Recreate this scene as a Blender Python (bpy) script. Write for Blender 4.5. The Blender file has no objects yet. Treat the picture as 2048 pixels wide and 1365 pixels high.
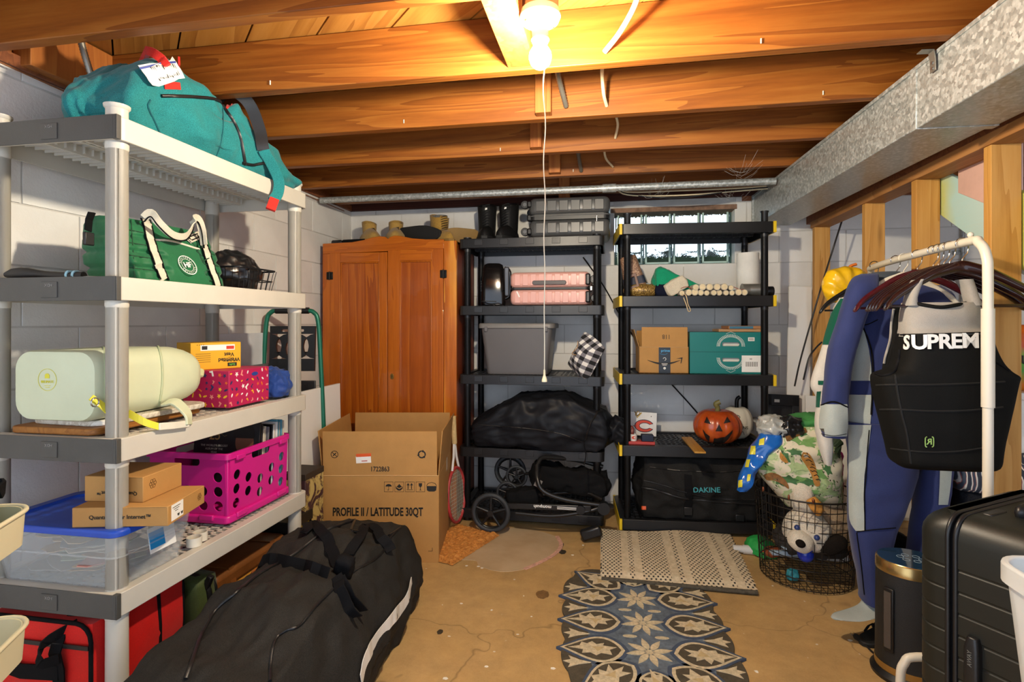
import bpy, bmesh, math, random
from mathutils import Vector, Matrix, Euler, noise
R = math.radians
PI = math.pi
rnd = random.Random(7)
SC = bpy.context.scene
COL = SC.collection

# ---------------------------------------------------------------- camera, light, exposure
FPX, HOR, CAMH = 1100.0, 645.0, 1.25
YAW = math.atan((1222 - 1024) / FPX)
cd = bpy.data.cameras.new('camera'); cam = bpy.data.objects.new('camera', cd); COL.objects.link(cam)
cam.location = (0, 0, CAMH); cam.rotation_euler = (PI / 2, 0, YAW)
cd.sensor_width = 36; cd.lens = FPX / 2048 * 36; cd.shift_y = -(682.5 - HOR) / 2048; cd.clip_start = 0.02
SC.camera = cam
W = bpy.data.worlds.new('World'); SC.world = W; W.use_nodes = True
bg = W.node_tree.nodes['Background']; bg.inputs[0].default_value = (0.72, 0.83, 1.0, 1); bg.inputs[1].default_value = 1.6
SC.view_settings.view_transform = 'Standard'; SC.view_settings.look = 'None'
SC.view_settings.gamma = 1.0; SC.view_settings.use_curve_mapping = False
SC.view_settings.exposure = 0.8
SC.cycles.max_bounces = 10; SC.cycles.transparent_max_bounces = 12
BULB_STRENGTH = 1500.0

# ---------------------------------------------------------------- materials
def lin(h):
    if isinstance(h, tuple): return h
    h = h.lstrip('#'); o = []
    for i in (0, 2, 4):
        c = int(h[i:i + 2], 16) / 255
        o.append(c / 12.92 if c <= .04045 else ((c + .055) / 1.055) ** 2.4)
    return tuple(o)
_mc = {}
class NT:
    def __init__(s, name):
        s.m = bpy.data.materials.new(name); s.m.use_nodes = True
        s.t = s.m.node_tree; s.b = s.t.nodes['Principled BSDF']; s.o = s.t.nodes['Material Output']
    def n(s, typ, **kw):
        d = s.t.nodes.new(typ)
        for k, v in kw.items(): setattr(d, k, v)
        return d
    def l(s, a, b): s.t.links.new(a, b)
    def coord(s, scale=(1, 1, 1), kind='Object', rot=(0, 0, 0)):
        c = s.n('ShaderNodeTexCoord'); m = s.n('ShaderNodeMapping')
        m.inputs['Scale'].default_value = scale; m.inputs['Rotation'].default_value = rot
        s.l(c.outputs[kind], m.inputs[0]); return m.outputs[0]
    def noise(s, vec, scale, detail=4, rough=.6, dist=0):
        d = s.n('ShaderNodeTexNoise'); d.inputs['Scale'].default_value = scale
        d.inputs['Detail'].default_value = detail; d.inputs['Roughness'].default_value = rough
        d.inputs['Distortion'].default_value = dist
        s.l(vec, d.inputs['Vector']); return d.outputs['Fac']
    def ramp(s, fac, stops, interp='LINEAR'):
        d = s.n('ShaderNodeValToRGB'); r = d.color_ramp; r.interpolation = interp
        while len(r.elements) < len(stops): r.elements.new(.5)
        for e, (p, c) in zip(r.elements, stops):
            e.position = p; c = lin(c); e.color = (c[0], c[1], c[2], 1)
        s.l(fac, d.inputs[0]); return d.outputs[0]
    def mix(s, fac, a, b, mode='MIX'):
        d = s.n('ShaderNodeMix', data_type='RGBA', blend_type=mode)
        for sock, v in ((d.inputs[0], fac), (d.inputs[6], a), (d.inputs[7], b)):
            if hasattr(v, 'is_output'): s.l(v, sock)
            elif isinstance(v, (int, float)): sock.default_value = v
            else: v = lin(v); sock.default_value = (v[0], v[1], v[2], 1)
        return d.outputs[2]
    def math(s, op, a, b=0.0):
        d = s.n('ShaderNodeMath', operation=op)
        for i, v in enumerate((a, b)):
            if hasattr(v, 'is_output'): s.l(v, d.inputs[i])
            else: d.inputs[i].default_value = v
        return d.outputs[0]
    def bump(s, h, strength=.3, dist=.01):
        d = s.n('ShaderNodeBump'); d.inputs['Strength'].default_value = strength; d.inputs['Distance'].default_value = dist
        s.l(h, d.inputs['Height']); s.l(d.outputs[0], s.b.inputs['Normal'])
    def col(s, c): 
        if hasattr(c, 'is_output'): s.l(c, s.b.inputs['Base Color'])
        else: c = lin(c); s.b.inputs['Base Color'].default_value = (c[0], c[1], c[2], 1)
    def set(s, **kw):
        for k, v in kw.items():
            k = {'rough': 'Roughness', 'metal': 'Metallic', 'trans': 'Transmission Weight', 'ior': 'IOR', 'spec': 'Specular IOR Level',
                 'sheen': 'Sheen Weight', 'coat': 'Coat Weight', 'alpha': 'Alpha'}[k]
            if hasattr(v, 'is_output'): s.l(v, s.b.inputs[k])
            else: s.b.inputs[k].default_value = v

def PL(name, c, rough=.5, metal=0, var=.12, vs=6, bs=0, bst=.15, coat=0, spec=.5, sheen=0):
    """plain painted / plastic / fabric material: colour with soft wear variation and fine relief"""
    if name in _mc: return _mc[name]
    t = NT(name); v = t.coord(); n = t.noise(v, vs, 5)
    c = lin(c); lo = tuple(x * (1 - var) for x in c); hi = tuple(min(1, x * (1 + var)) for x in c)
    t.col(t.ramp(n, [(.3, lo), (.7, hi)])); t.set(rough=rough, metal=metal, spec=spec, coat=coat, sheen=sheen)
    if bs: t.bump(t.noise(v, bs, 3), bst, .003)
    _mc[name] = t.m; return t.m
def FAB(name, c, weave=900, var=.15, rough=.9, bst=.25, c2=None):
    dk = max(lin(c)) < .03
    if name in _mc: return _mc[name]
    t = NT(name); v = t.coord(); c = lin(c)
    n = t.noise(v, weave, 2); n2 = t.noise(v, 7, 4)
    a = t.ramp(n, [(.3, tuple(x * (1 - var * 1.6) for x in c)), (.7, lin(c2) if c2 else tuple(min(1, x * (1 + var * 1.6)) for x in c))])
    b = t.ramp(n2, [(.3, (.82, .82, .82)), (.7, (1, 1, 1))])
    t.col(t.mix(1.0, a, b, 'MULTIPLY')); t.set(rough=rough, spec=.12 if dk else .25, sheen=0 if dk else .15)
    t.bump(t.noise(v, weave * .5, 3), bst, .002)
    _mc[name] = t.m; return t.m
def WOOD(name, c1, c2, c3=None, axis='X', scale=1.0, rough=.5, knots=True, coat=0, seed=0.0, contrast=1.0):
    if name in _mc: return _mc[name]
    t = NT(name)
    st = {'X': (.35, 6, 6), 'Y': (6, .35, 6), 'Z': (6, 6, .35)}[axis]
    oi = t.n('ShaderNodeObjectInfo'); add = t.n('ShaderNodeVectorMath', operation='MULTIPLY_ADD')
    c = t.n('ShaderNodeTexCoord'); comb = t.n('ShaderNodeCombineXYZ')
    for i in range(3): t.l(oi.outputs['Random'], comb.inputs[i])
    t.l(comb.outputs[0], add.inputs[0]); add.inputs[1].default_value = (37.3, 19.1, 53.7); t.l(c.outputs['Object'], add.inputs[2])
    m = t.n('ShaderNodeMapping'); m.inputs['Scale'].default_value = tuple(x * scale for x in st); t.l(add.outputs[0], m.inputs[0]); v = m.outputs[0]
    base = t.noise(v, 1.1, 3, .5, .8)
    rings = t.math('FRACT', t.math('MULTIPLY', base, 9.0))
    fine = t.noise(v, 16, 4, .7)
    big = t.noise(add.outputs[0], 2.2, 3)
    g = t.math('ADD', t.math('MULTIPLY', rings, .45 * contrast), t.math('MULTIPLY', fine, .6))
    col = t.ramp(g, [(.15, c1), (.55, c2), (.95, c3 or c2)])
    col = t.mix(t.math('MULTIPLY', big, .45), col, c1)
    if knots:
        vo = t.n('ShaderNodeTexVoronoi'); vo.inputs['Scale'].default_value = 1.0
        mm = t.n('ShaderNodeMapping'); mm.inputs['Scale'].default_value = tuple(x * scale for x in {'X': (1.3, 7, 7), 'Y': (7, 1.3, 7), 'Z': (7, 7, 1.3)}[axis])
        t.l(add.outputs[0], mm.inputs[0]); t.l(mm.outputs[0], vo.inputs['Vector'])
        kf = t.ramp(vo.outputs['Distance'], [(.03, (1, 1, 1)), (.12, (0, 0, 0))])
        kc = tuple(x * .35 for x in lin(c1)); col = t.mix(t.math('MULTIPLY', kf, .7), col, kc)
    t.col(col); t.set(rough=rough, coat=coat, spec=.35); t.bump(g, .25, .002)
    _mc[name] = t.m; return t.m
def GLASSY(name, c, rough=.05, alpha=.3, trans=1.0):
    if name in _mc: return _mc[name]
    t = NT(name); t.col(c); t.set(rough=rough, trans=trans, ior=1.3, alpha=alpha); _mc[name] = t.m; return t.m

# ---------------------------------------------------------------- mesh building
class B:
    def __init__(s): s.v = []; s.f = []
    def add(s, vs, fs, mat=None):
        k = len(s.v)
        if mat is not None: vs = [mat @ Vector(p) for p in vs]
        s.v += [tuple(p) for p in vs]; s.f += [tuple(i + k for i in f) for f in fs]; return s
    def box(s, c, d, rot=None, taper=1.0):
        x, y, z = (q / 2 for q in d); t = taper
        vs = [(-x, -y, -z), (x, -y, -z), (x, y, -z), (-x, y, -z), (-x * t, -y * t, z), (x * t, -y * t, z), (x * t, y * t, z), (-x * t, y * t, z)]
        fs = [(0, 3, 2, 1), (4, 5, 6, 7), (0, 1, 5, 4), (1, 2, 6, 5), (2, 3, 7, 6), (3, 0, 4, 7)]
        M = Matrix.Translation(c)
        if rot: M = M @ Euler(rot).to_matrix().to_4x4()
        return s.add(vs, fs, M)
    def box2(s, lo, hi): return s.box([(a + b) / 2 for a, b in zip(lo, hi)], [abs(b - a) for a, b in zip(lo, hi)])
    def lathe(s, prof, n=20, mat=None, cap=True, sx=1, sy=1):
        vs = []; fs = []
        for r, z in prof:
            for i in range(n):
                a = 2 * PI * i / n; vs.append((r * math.cos(a) * sx, r * math.sin(a) * sy, z))
        for j in range(len(prof) - 1):
            for i in range(n):
                i2 = (i + 1) % n; fs.append((j * n + i, j * n + i2, (j + 1) * n + i2, (j + 1) * n + i))
        if cap:
            fs.append(tuple(range(n))[::-1]); fs.append(tuple((len(prof) - 1) * n + i for i in range(n)))
        return s.add(vs, fs, mat)
    def cyl(s, p0, p1, r, r2=None, n=14, cap=True):
        p0, p1 = Vector(p0), Vector(p1); d = p1 - p0
        M = Matrix.Translation(p0) @ d.to_track_quat('Z', 'Y').to_matrix().to_4x4()
        return s.lathe([(r, 0), (r if r2 is None else r2, d.length)], n, M, cap)
    def loft(s, rings, close=True, cap=True):
        n = len(rings[0]); vs = [p for r in rings for p in r]; fs = []
        for j in range(len(rings) - 1):
            for i in range(n if close else n - 1):
                i2 = (i + 1) % n; fs.append((j * n + i, j * n + i2, (j + 1) * n + i2, (j + 1) * n + i))
        if cap and close:
            fs.append(tuple(range(n))[::-1]); fs.append(tuple((len(rings) - 1) * n + i for i in range(n)))
        return s.add(vs, fs)
    def tube(s, pts, r, n=8, closed=False, rad=None):
        pts = [Vector(p) for p in pts]; N = len(pts); rings = []; up = None
        for i, p in enumerate(pts):
            a = pts[(i - 1) % N] if (closed or i > 0) else p; b = pts[(i + 1) % N] if (closed or i < N - 1) else p
            t = (b - a)
            t = t.normalized() if t.length > 1e-9 else Vector((0, 0, 1))
            if up is None: up = Vector((0, 0, 1)) if abs(t.z) < .9 else Vector((1, 0, 0))
            x = t.cross(up)
            x = x.normalized() if x.length > 1e-6 else t.orthogonal().normalized()
            y = x.cross(t).normalized(); up = y
            rr = rad[i] if rad else r
            rings.append([p + x * rr * math.cos(2 * PI * k / n) + y * rr * math.sin(2 * PI * k / n) for k in range(n)])
        if closed: rings.append(rings[0]); return s.loft(rings, True, False)
        return s.loft(rings)
    def strap(s, pts, w, th, side):
        """flat band along pts; side = width direction (one vector or one per point)"""
        pts = [Vector(p) for p in pts]; N = len(pts); rings = []
        for i, p in enumerate(pts):
            t = (pts[min(i + 1, N - 1)] - pts[max(i - 1, 0)]).normalized()
            sd = Vector(side[i] if isinstance(side[0], (list, tuple, Vector)) else side)
            sd = (sd - t * sd.dot(t)).normalized(); nn = t.cross(sd).normalized()
            ww = w[i] if isinstance(w, (list, tuple)) else w
            rings.append([p + sd * ww / 2 + nn * th / 2, p - sd * ww / 2 + nn * th / 2, p - sd * ww / 2 - nn * th / 2, p + sd * ww / 2 - nn * th / 2])
        return s.loft(rings)
    def prism(s, poly, h, mat=None):
        """polygon in XY extruded 0..h along Z"""
        n = len(poly); vs = [(x, y, 0) for x, y in poly] + [(x, y, h) for x, y in poly]
        fs = [tuple(range(n))[::-1], tuple(range(n, 2 * n))] + [(i, (i + 1) % n, n + (i + 1) % n, n + i) for i in range(n)]
        return s.add(vs, fs, mat)
    def ball(s, c, r, n=14, m=9, mat=None):
        if not isinstance(r, (tuple, list)): r = (r, r, r)
        prof = [(max(1e-4, math.sin(PI * j / m)), -math.cos(PI * j / m)) for j in range(m + 1)]
        M = Matrix.Translation(c) @ (mat or Matrix()) @ Matrix.Diagonal((*r, 1))
        return s.lathe(prof, n, M)
    def rrect(s, w, h, r, n=5):
        return rrect(w, h, r, n)
def rrect(w, h, r, n=5):
    o = []
    for cx, cy, a0 in ((w / 2 - r, h / 2 - r, 0), (-w / 2 + r, h / 2 - r, 90), (-w / 2 + r, -h / 2 + r, 180), (w / 2 - r, -h / 2 + r, 270)):
        for i in range(n + 1):
            a = R(a0 + 90 * i / n); o.append((cx + r * math.cos(a), cy + r * math.sin(a)))
    return o
def XZ(y=0): return Matrix(((1, 0, 0, 0), (0, 0, -1, y), (0, 1, 0, 0), (0, 0, 0, 1)))      # XY poly -> stands in XZ, extrudes to -Y
def YZ(x=0): return Matrix(((0, 0, 1, x), (1, 0, 0, 0), (0, 1, 0, 0), (0, 0, 0, 1)))       # XY poly -> stands in YZ, extrudes to +X
def bez(pts, n=8):
    """Catmull-Rom through pts"""
    P = [Vector(p) for p in pts]; P = [P[0] * 2 - P[1]] + P + [P[-1] * 2 - P[-2]]; out = []
    for i in range(1, len(P) - 2):
        for k in range(n):
            t = k / n; a, b, c, d = P[i - 1], P[i], P[i + 1], P[i + 2]
            out.append(.5 * ((2 * b) + (-a + c) * t + (2 * a - 5 * b + 4 * c - d) * t * t + (-a + 3 * b - 3 * c + d) * t ** 3))
    out.append(P[-2]); return out
def soft(size, e=.45, n=24, fn=None, amp=0, fs=4.0, seed=0.0, flat=True, ez=None):
    """rounded, wrinkled body: a subdivided box pulled to a superellipsoid, creased by noise; sits on z=0"""
    sx, sy, sz = (q / 2 for q in size); b = B(); idx = {}
    def sgnp(a, p): return math.copysign(abs(a) ** p, a)
    def vert(x, y, z):
        key = (round(x, 5), round(y, 5), round(z, 5))
        if key in idx: return idx[key]
        L = math.sqrt(x * x + y * y + z * z); ux, uy, uz = x / L, y / L, z / L
        mx = max(abs(x), abs(y), abs(z))
        cx, cy, cz = x / mx, y / mx, z / mx
        k = e; px, py, pz = (cx * (1 - k) + ux * 1.15 * k), (cy * (1 - k) + uy * 1.15 * k), (cz * (1 - k) + uz * 1.15 * k)
        p = Vector((px * sx, py * sy, pz * sz)); nr = Vector((ux / sx, uy / sy, uz / sz)).normalized()
        if amp:
            q = p * fs + Vector((seed, seed * .7, -seed))
            w = 1 - abs(noise.noise(q)) * 2 + .5 * (1 - abs(noise.noise(q * 2.3)) * 2) + .25 * noise.noise(q * 5)
            p = p + nr * amp * (w - .6)
        if fn: p = fn(p, (px, py, pz)) or p
        if flat and p.z < -sz * .93: p.z = -sz * .93
        p.z += sz * (.93 if flat else 1)
        idx[key] = len(b.v); b.v.append(tuple(p)); return idx[key]
    for ax in range(3):
        for sg in (-1, 1):
            for i in range(n):
                for j in range(n):
                    q = []
                    for di, dj in ((0, 0), (1, 0), (1, 1), (0, 1)):
                        a = math.tan((2 * (i + di) / n - 1) * PI / 4); c = math.tan((2 * (j + dj) / n - 1) * PI / 4)
                        co = [0, 0, 0]; co[ax] = sg; co[(ax + 1) % 3] = a; co[(ax + 2) % 3] = c; q.append(vert(*co))
                    b.f.append(tuple(q if sg > 0 else q[::-1]))
    return b
def mesh(b, name='m', smooth=False, mat=None):
    me = bpy.data.meshes.new(name); me.from_pydata(b.v, [], b.f); me.validate(); 
    bm = bmesh.new(); bm.from_mesh(me); bmesh.ops.recalc_face_normals(bm, faces=bm.faces); bm.to_mesh(me); bm.free()
    if mat: me.materials.append(mat)
    if smooth: me.shade_smooth() if smooth is True else me.shade_smooth()
    return me
def O(name, b, mat=None, parent=None, loc=(0, 0, 0), rot=None, bev=0, seg=2, smooth=None, sub=0, label=None, kind=None):
    me = b if isinstance(b, bpy.types.Mesh) else mesh(b, name, False, mat)
    o = bpy.data.objects.new(name, me); COL.objects.link(o); o.location = loc
    if rot: o.rotation_euler = rot
    if parent: o.parent = parent
    if sub:
        m = o.modifiers.new('sub', 'SUBSURF'); m.levels = m.render_levels = sub; smooth = True if smooth is None else smooth
    if bev:
        m = o.modifiers.new('bev', 'BEVEL'); m.width = bev; m.segments = seg; m.limit_method = 'ANGLE'; m.angle_limit = R(40)
    if smooth or bev:
        if smooth is True: me.shade_smooth()
        else: me.set_sharp_from_angle(angle=R(smooth or 40)); me.shade_smooth(); me.set_sharp_from_angle(angle=R(smooth or 40))
    if label: o['label'] = label
    if kind: o['kind'] = kind
    return o
def T(name, label, cat, loc=(0, 0, 0), rz=0, group=None, rot=None):
    o = bpy.data.objects.new(name, None); COL.objects.link(o); o.location = loc; o.rotation_euler = rot or (0, 0, rz)
    o.empty_display_size = .05; o['label'] = label; o['category'] = cat
    if group: o['group'] = group
    return o
def tag(o, label, cat, group=None):
    o['label'] = label; o['category'] = cat
    if group: o['group'] = group
    return o
def dup(root, loc, rz=None, label=None, rot=None):
    r = root.copy(); COL.objects.link(r); r.location = loc
    if rot: r.rotation_euler = rot
    elif rz is not None: r.rotation_euler = (0, 0, rz)
    if label: r['label'] = label
    def rec(src, dst):
        for ch in src.children:
            c = ch.copy(); COL.objects.link(c); c.parent = dst; rec(ch, c)
    rec(root, r); return r
def text(s, size, mat, parent, loc, rot, ex=.0006, bold=0, align='CENTER', sx=1, name='lettering', shear=0, space=1):
    cu = bpy.data.curves.new('t', 'FONT'); cu.body = s; cu.size = size; cu.extrude = ex; cu.offset = bold * size
    cu.align_x = align; cu.align_y = 'CENTER'; cu.resolution_u = 3; cu.shear = shear; cu.space_character = space
    to = bpy.data.objects.new('t', cu); dg = bpy.context.evaluated_depsgraph_get()
    COL.objects.link(to); dg.update(); me = bpy.data.meshes.new_from_object(to.evaluated_get(bpy.context.evaluated_depsgraph_get()))
    bpy.data.objects.remove(to); me.materials.clear(); me.materials.append(mat)
    o = bpy.data.objects.new(name, me); COL.objects.link(o); o.parent = parent; o.location = loc; o.rotation_euler = rot; o.scale = (sx, 1, 1)
    return o
FRONT = (PI / 2, 0, 0)      # print on a face that looks to -Y
RIGHT = (PI / 2, 0, PI / 2) # print on a face that looks to +X
LEFT = (PI / 2, 0, -PI / 2)
# rays of the photograph, for reading real positions off known planes
def _ray(u, v):
    a, b = (u - 1024) / FPX, (HOR - v) / FPX; c, s = math.cos(YAW), math.sin(YAW); return Vector((a * c - s, a * s + c, b))
EYE = Vector((0, 0, CAMH))
def atY(u, v, y): r = _ray(u, v); return EYE + r * (y / r.y)
def atX(u, v, x): r = _ray(u, v); return EYE + r * (x / r.x)
def atZ(u, v, z=0.0): r = _ray(u, v); return EYE + r * ((z - CAMH) / r.z)
# ================================================================ STRUCTURE
m_dark = PL('dark_plastic', '1b1b1d', .45, var=.2, bs=300, bst=.1)
m_white = PL('white_plastic', 'e4e0d6', .45)
# concrete floor
t = NT('concrete'); v = t.coord()
n1 = t.noise(v, 1.3, 6, .65, .4); n2 = t.noise(v, 9, 6, .7); n3 = t.noise(v, 160, 3, .6)
c = t.ramp(n1, [(.25, '9a7a4a'), (.5, 'bb975f'), (.75, 'cca974')])
c = t.mix(t.ramp(n2, [(.35, (0, 0, 0)), (.75, (.55, .55, .55))]), c, '8b7048')
c = t.mix(t.ramp(n3, [(.3, (0, 0, 0)), (.8, (.35, .35, .35))]), c, 'c9a878')
st = t.noise(v, 2.7, 3, .5); c = t.mix(t.ramp(st, [(.66, (0, 0, 0)), (.72, (.5, .5, .5))]), c, '4e3f2a')
dr = t.noise(v, 31, 1, .4); c = t.mix(t.ramp(dr, [(.77, (0, 0, 0)), (.79, (.8, .8, .8))]), c, 'ded6c6')
vc = t.n('ShaderNodeTexVoronoi', feature='DISTANCE_TO_EDGE'); vc.inputs['Scale'].default_value = .7
wv = t.n('ShaderNodeVectorMath', operation='ADD'); nz = t.n('ShaderNodeTexNoise'); nz.inputs['Scale'].default_value = 5; t.l(v, nz.inputs['Vector'])
sc2 = t.n('ShaderNodeVectorMath', operation='SCALE'); sc2.inputs[3].default_value = .35; t.l(nz.outputs['Color'], sc2.inputs[0]); t.l(sc2.outputs[0], wv.inputs[0]); t.l(v, wv.inputs[1]); t.l(wv.outputs[0], vc.inputs['Vector'])
c = t.mix(t.ramp(vc.outputs['Distance'], [(.001, (.5, .5, .5)), (.004, (0, 0, 0))]), c, '5a4428')
t.col(c); t.set(rough=t.ramp(n2, [(.3, (.42,) * 3), (.7, (.7,) * 3)]), spec=.4); t.bump(n2, .12, .004); m_floor = t.m
t = NT('floor_patch'); v = t.coord(); n = t.noise(v, 6, 5)
t.col(t.ramp(n, [(.3, 'b09672'), (.7, 'c2aa88')])); t.set(rough=.6); m_patch = t.m
XL, XR, YB, YF = -1.92, 2.7, 3.85, -0.7
ZJ, ZC = 2.08, 2.264
O('floor', B().box2((XL - .2, YF, -.1), (XR + .2, YB + .3, 0)), m_floor, kind='structure')
fl = bpy.data.objects['floor']
pp = [(-.99, 3.0), (-.88, 2.86), (-.80, 2.80), (-.70, 2.80), (-.66, 2.74), (-.55, 2.70), (-.44, 2.74), (-.36, 2.84), (-.30, 2.96), (-.28, 3.08), (-.32, 3.2), (-.5, 3.28), (-.8, 3.28), (-.95, 3.2)]
pq = [tuple(p)[:2] for p in bez([(x, y, 0) for x, y in pp] + [(pp[0][0], pp[0][1], 0)], 5)[:-1]]
O('worn_patch', B().prism(pq, .0025), m_patch, fl, label='paler patch of worn floor paint')
O('paint_rim', B().strap(bez([(-.43, 2.745, .003), (-.36, 2.84, .003), (-.295, 2.96, .003), (-.275, 3.08, .003), (-.31, 3.2, .003)], 6), .022, .003, (1, -.3, 0)), PL('pink_paint', 'cfa08c', .6, var=.25, vs=60), fl, label='pink painted rim of the patch')
mst = PL('floor_stain', '3c3428', .5, var=.4, vs=30)
for (u, v_, r, q) in ((880, 1265, .012, 1), (700 + 165, 1180, .0, 1), (1085, 1190, .03, 2), (1115, 1090, .035, 1), (1125, 1105, .02, 1)):
    if r:
        p = atZ(u, v_, 0); pl = [(p.x + r * (1 + .4 * noise.noise(Vector((a * 2, u, 0)))) * math.cos(a), p.y + r * 1.4 * (1 + .4 * noise.noise(Vector((a * 3, u, 4)))) * math.sin(a)) for a in [k * .42 for k in range(15)]]
        O('stain', B().prism(pl, .0015 if q == 1 else .001), mst if q == 1 else PL('brown_stain', '7a5a34', .6, var=.3, vs=40), fl)
mfl = PL('paint_fleck', 'e4dccb', .7)
for k in range(46):
    x, y = rnd.uniform(-.8, 1.0), rnd.uniform(1.6, 3.3); r = rnd.uniform(.003, .008)
    O('paint_fleck', B().prism([(x + r * math.cos(a) * rnd.uniform(.5, 1.6), y + r * math.sin(a)) for a in (0, 1.2, 2.5, 3.9, 5.2)], .001), mfl, fl)

# painted block walls
t = NT('block_paint'); v = t.coord(); n = t.noise(v, 2.2, 5); n2 = t.noise(v, 70, 4, .7)
oi = t.n('ShaderNodeObjectInfo')
c = t.ramp(n, [(.3, 'dcd9d4'), (.7, 'efede8')])
c = t.mix(t.ramp(n2, [(.68, (0, 0, 0)), (.8, (.35, .35, .35))]), c, 'a9a49c')
t.col(c); t.set(rough=.62); t.bump(n2, .35, .004); m_block = t.m
m_mortar = PL('mortar_paint', 'cfcbc5', .8, bs=80, bst=.3)
BW, BH, JG, Z0 = .40, .203, .007, .016
_bm = {}
def block_mesh(w, h, ax):
    k = (round(w, 3), round(h, 3), ax)
    if k not in _bm:
        d = (.012, w - JG, h - JG) if ax == 'x' else (w - JG, .012, h - JG)
        me = mesh(B().box((0, 0, 0), d), 'block', mat=m_block); _bm[k] = me
    return _bm[k]
def block_wall(wall, ax, face, a0, a1, z1, hole=None, sgn=1):
    k = 0; z = Z0 - BH
    while z < z1:
        zb, zt = max(z, 0), min(z + BH, z1); off = (k % 2) * BW / 2; a = a0 - off
        while a < a1:
            segs = [(max(a, a0), min(a + BW, a1))]
            if hole and zt > hole[2] + .01 and zb < hole[3] - .01:
                ns = []
                for p, q in segs:
                    if q <= hole[0] or p >= hole[1]: ns.append((p, q))
                    else:
                        if p < hole[0] - .02: ns.append((p, hole[0]))
                        if q > hole[1] + .02: ns.append((hole[1], q))
                segs = ns
            for p, q in segs:
                if q - p > .03 and zt - zb > .03:
                    jx = rnd.uniform(-.0012, .0012)
                    loc = (face + jx, (p + q) / 2, (zb + zt) / 2) if ax == 'x' else ((p + q) / 2, face + jx, (zb + zt) / 2)
                    o = O('block', block_mesh(q - p, zt - zb, ax), None, wall, loc)
            a += BW
        z += BH; k += 1
wl = O('wall_left', B().box2((XL - .2, YF, 0), (XL, YB, ZJ)), m_mortar, kind='structure')
block_wall(wl, 'x', XL - .001, YF, YB, ZJ)
HX0, HX1, HZ0, HZ1 = .02, .81, 1.64, 2.02
wb = O('wall_back', B().box2((XL - .2, YB, 0), (HX0, YB + .2, ZJ)).box2((HX1, YB, 0), (XR + .2, YB + .2, ZJ)).box2((HX0, YB, 0), (HX1, YB + .2, HZ0)).box2((HX0, YB, HZ1), (HX1, YB + .2, ZJ)), m_mortar, kind='structure')
block_wall(wb, 'y', YB - .001, XL, XR, ZJ, (HX0, HX1, HZ0, HZ1 + .1))
wo = O('wall_outer', B().box2((XR, YF, 0), (XR + .2, YB, ZC)), m_mortar, kind='structure')
block_wall(wo, 'x', XR + .001, YF, YB, ZC)
# glass block window
wn = T('window_1', 'x', 'y'); del wn['label'], wn['category']; wn['kind'] = 'structure'
O('reveal', B().box2((HX0 - .004, YB - .004, HZ0 - .02), (HX1 + .004, YB + .2, HZ0 + .003)).box2((HX1 - .003, YB - .003, HZ0), (HX1 + .01, YB + .2, HZ1)).box2((HX0 - .01, YB - .003, HZ0), (HX0 + .003, YB + .2, HZ1)), m_block, wn, bev=.004)
O('header', B().box2((HX0 - .02, YB - .012, HZ1 - .02), (HX1 + .01, YB + .19, HZ1 + .012)), PL('rusty_steel', '8a6a55', .8, var=.4, vs=20, bs=60, bst=.4), wn, bev=.003)
t = NT('glass_block'); t.col('e9f5f0'); t.set(rough=.02, trans=1.0, ior=1.12); v = t.coord()
t.bump(t.noise(v, 9, 3, .55, 1.5), 1.0, .04); m_gb = t.m
m_grout = PL('grout', '46605c', .8)
gbm = mesh(B().prism(rrect(.184, .184, .014, 3), .075, XZ(.0375)), 'glass', mat=m_gb); 
rim = B()
for s_ in (-.0795, .0795):
    rim.box((s_, -.039, 0), (.012, .004, .17)); rim.box((0, -.039, s_), (.17, .004, .012))
rimm = mesh(rim, 'rim', mat=PL('glass_edge', 'bcd8cf', .12, coat=.5))
for j in range(2):
    for i in range(4):
        o = O('glass_block', gbm, None, wn, (.034 + .095 + .19 * i, YB + .125, HZ0 + .1 + .187 * j), smooth=30)
        O('block_edge', rimm, None, o)
g = B()
for i in range(5): g.box2((.034 + .19 * i - .004, YB + .10, HZ0), (.034 + .19 * i + .004, YB + .15, HZ1))
g.box2((HX0, YB + .10, HZ0 + .191), (HX1, YB + .15, HZ0 + .197)); g.box2((.797, YB + .1, HZ0), (HX1, YB + .15, HZ1))
O('grout', g, m_grout, wn)
# the yard outside the window: soil, plus stones added to darken the view through the panes
O('yard_ground', B().box2((-2, YB + .25, 1.55), (4, YB + 6, 1.72)), PL('yard_soil', '54604c', .9, var=.4, vs=3), kind='structure')
b = B()
for k in range(60):
    b.ball((rnd.uniform(-.4, 1.3), YB + rnd.uniform(.35, 1.0), 1.74), (rnd.uniform(.02, .06),) * 3, 6, 4)
O('added_gravel', b, PL('yard_stone', '5d5d5c', .9, var=.5, vs=8), kind='stuff')

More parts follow.
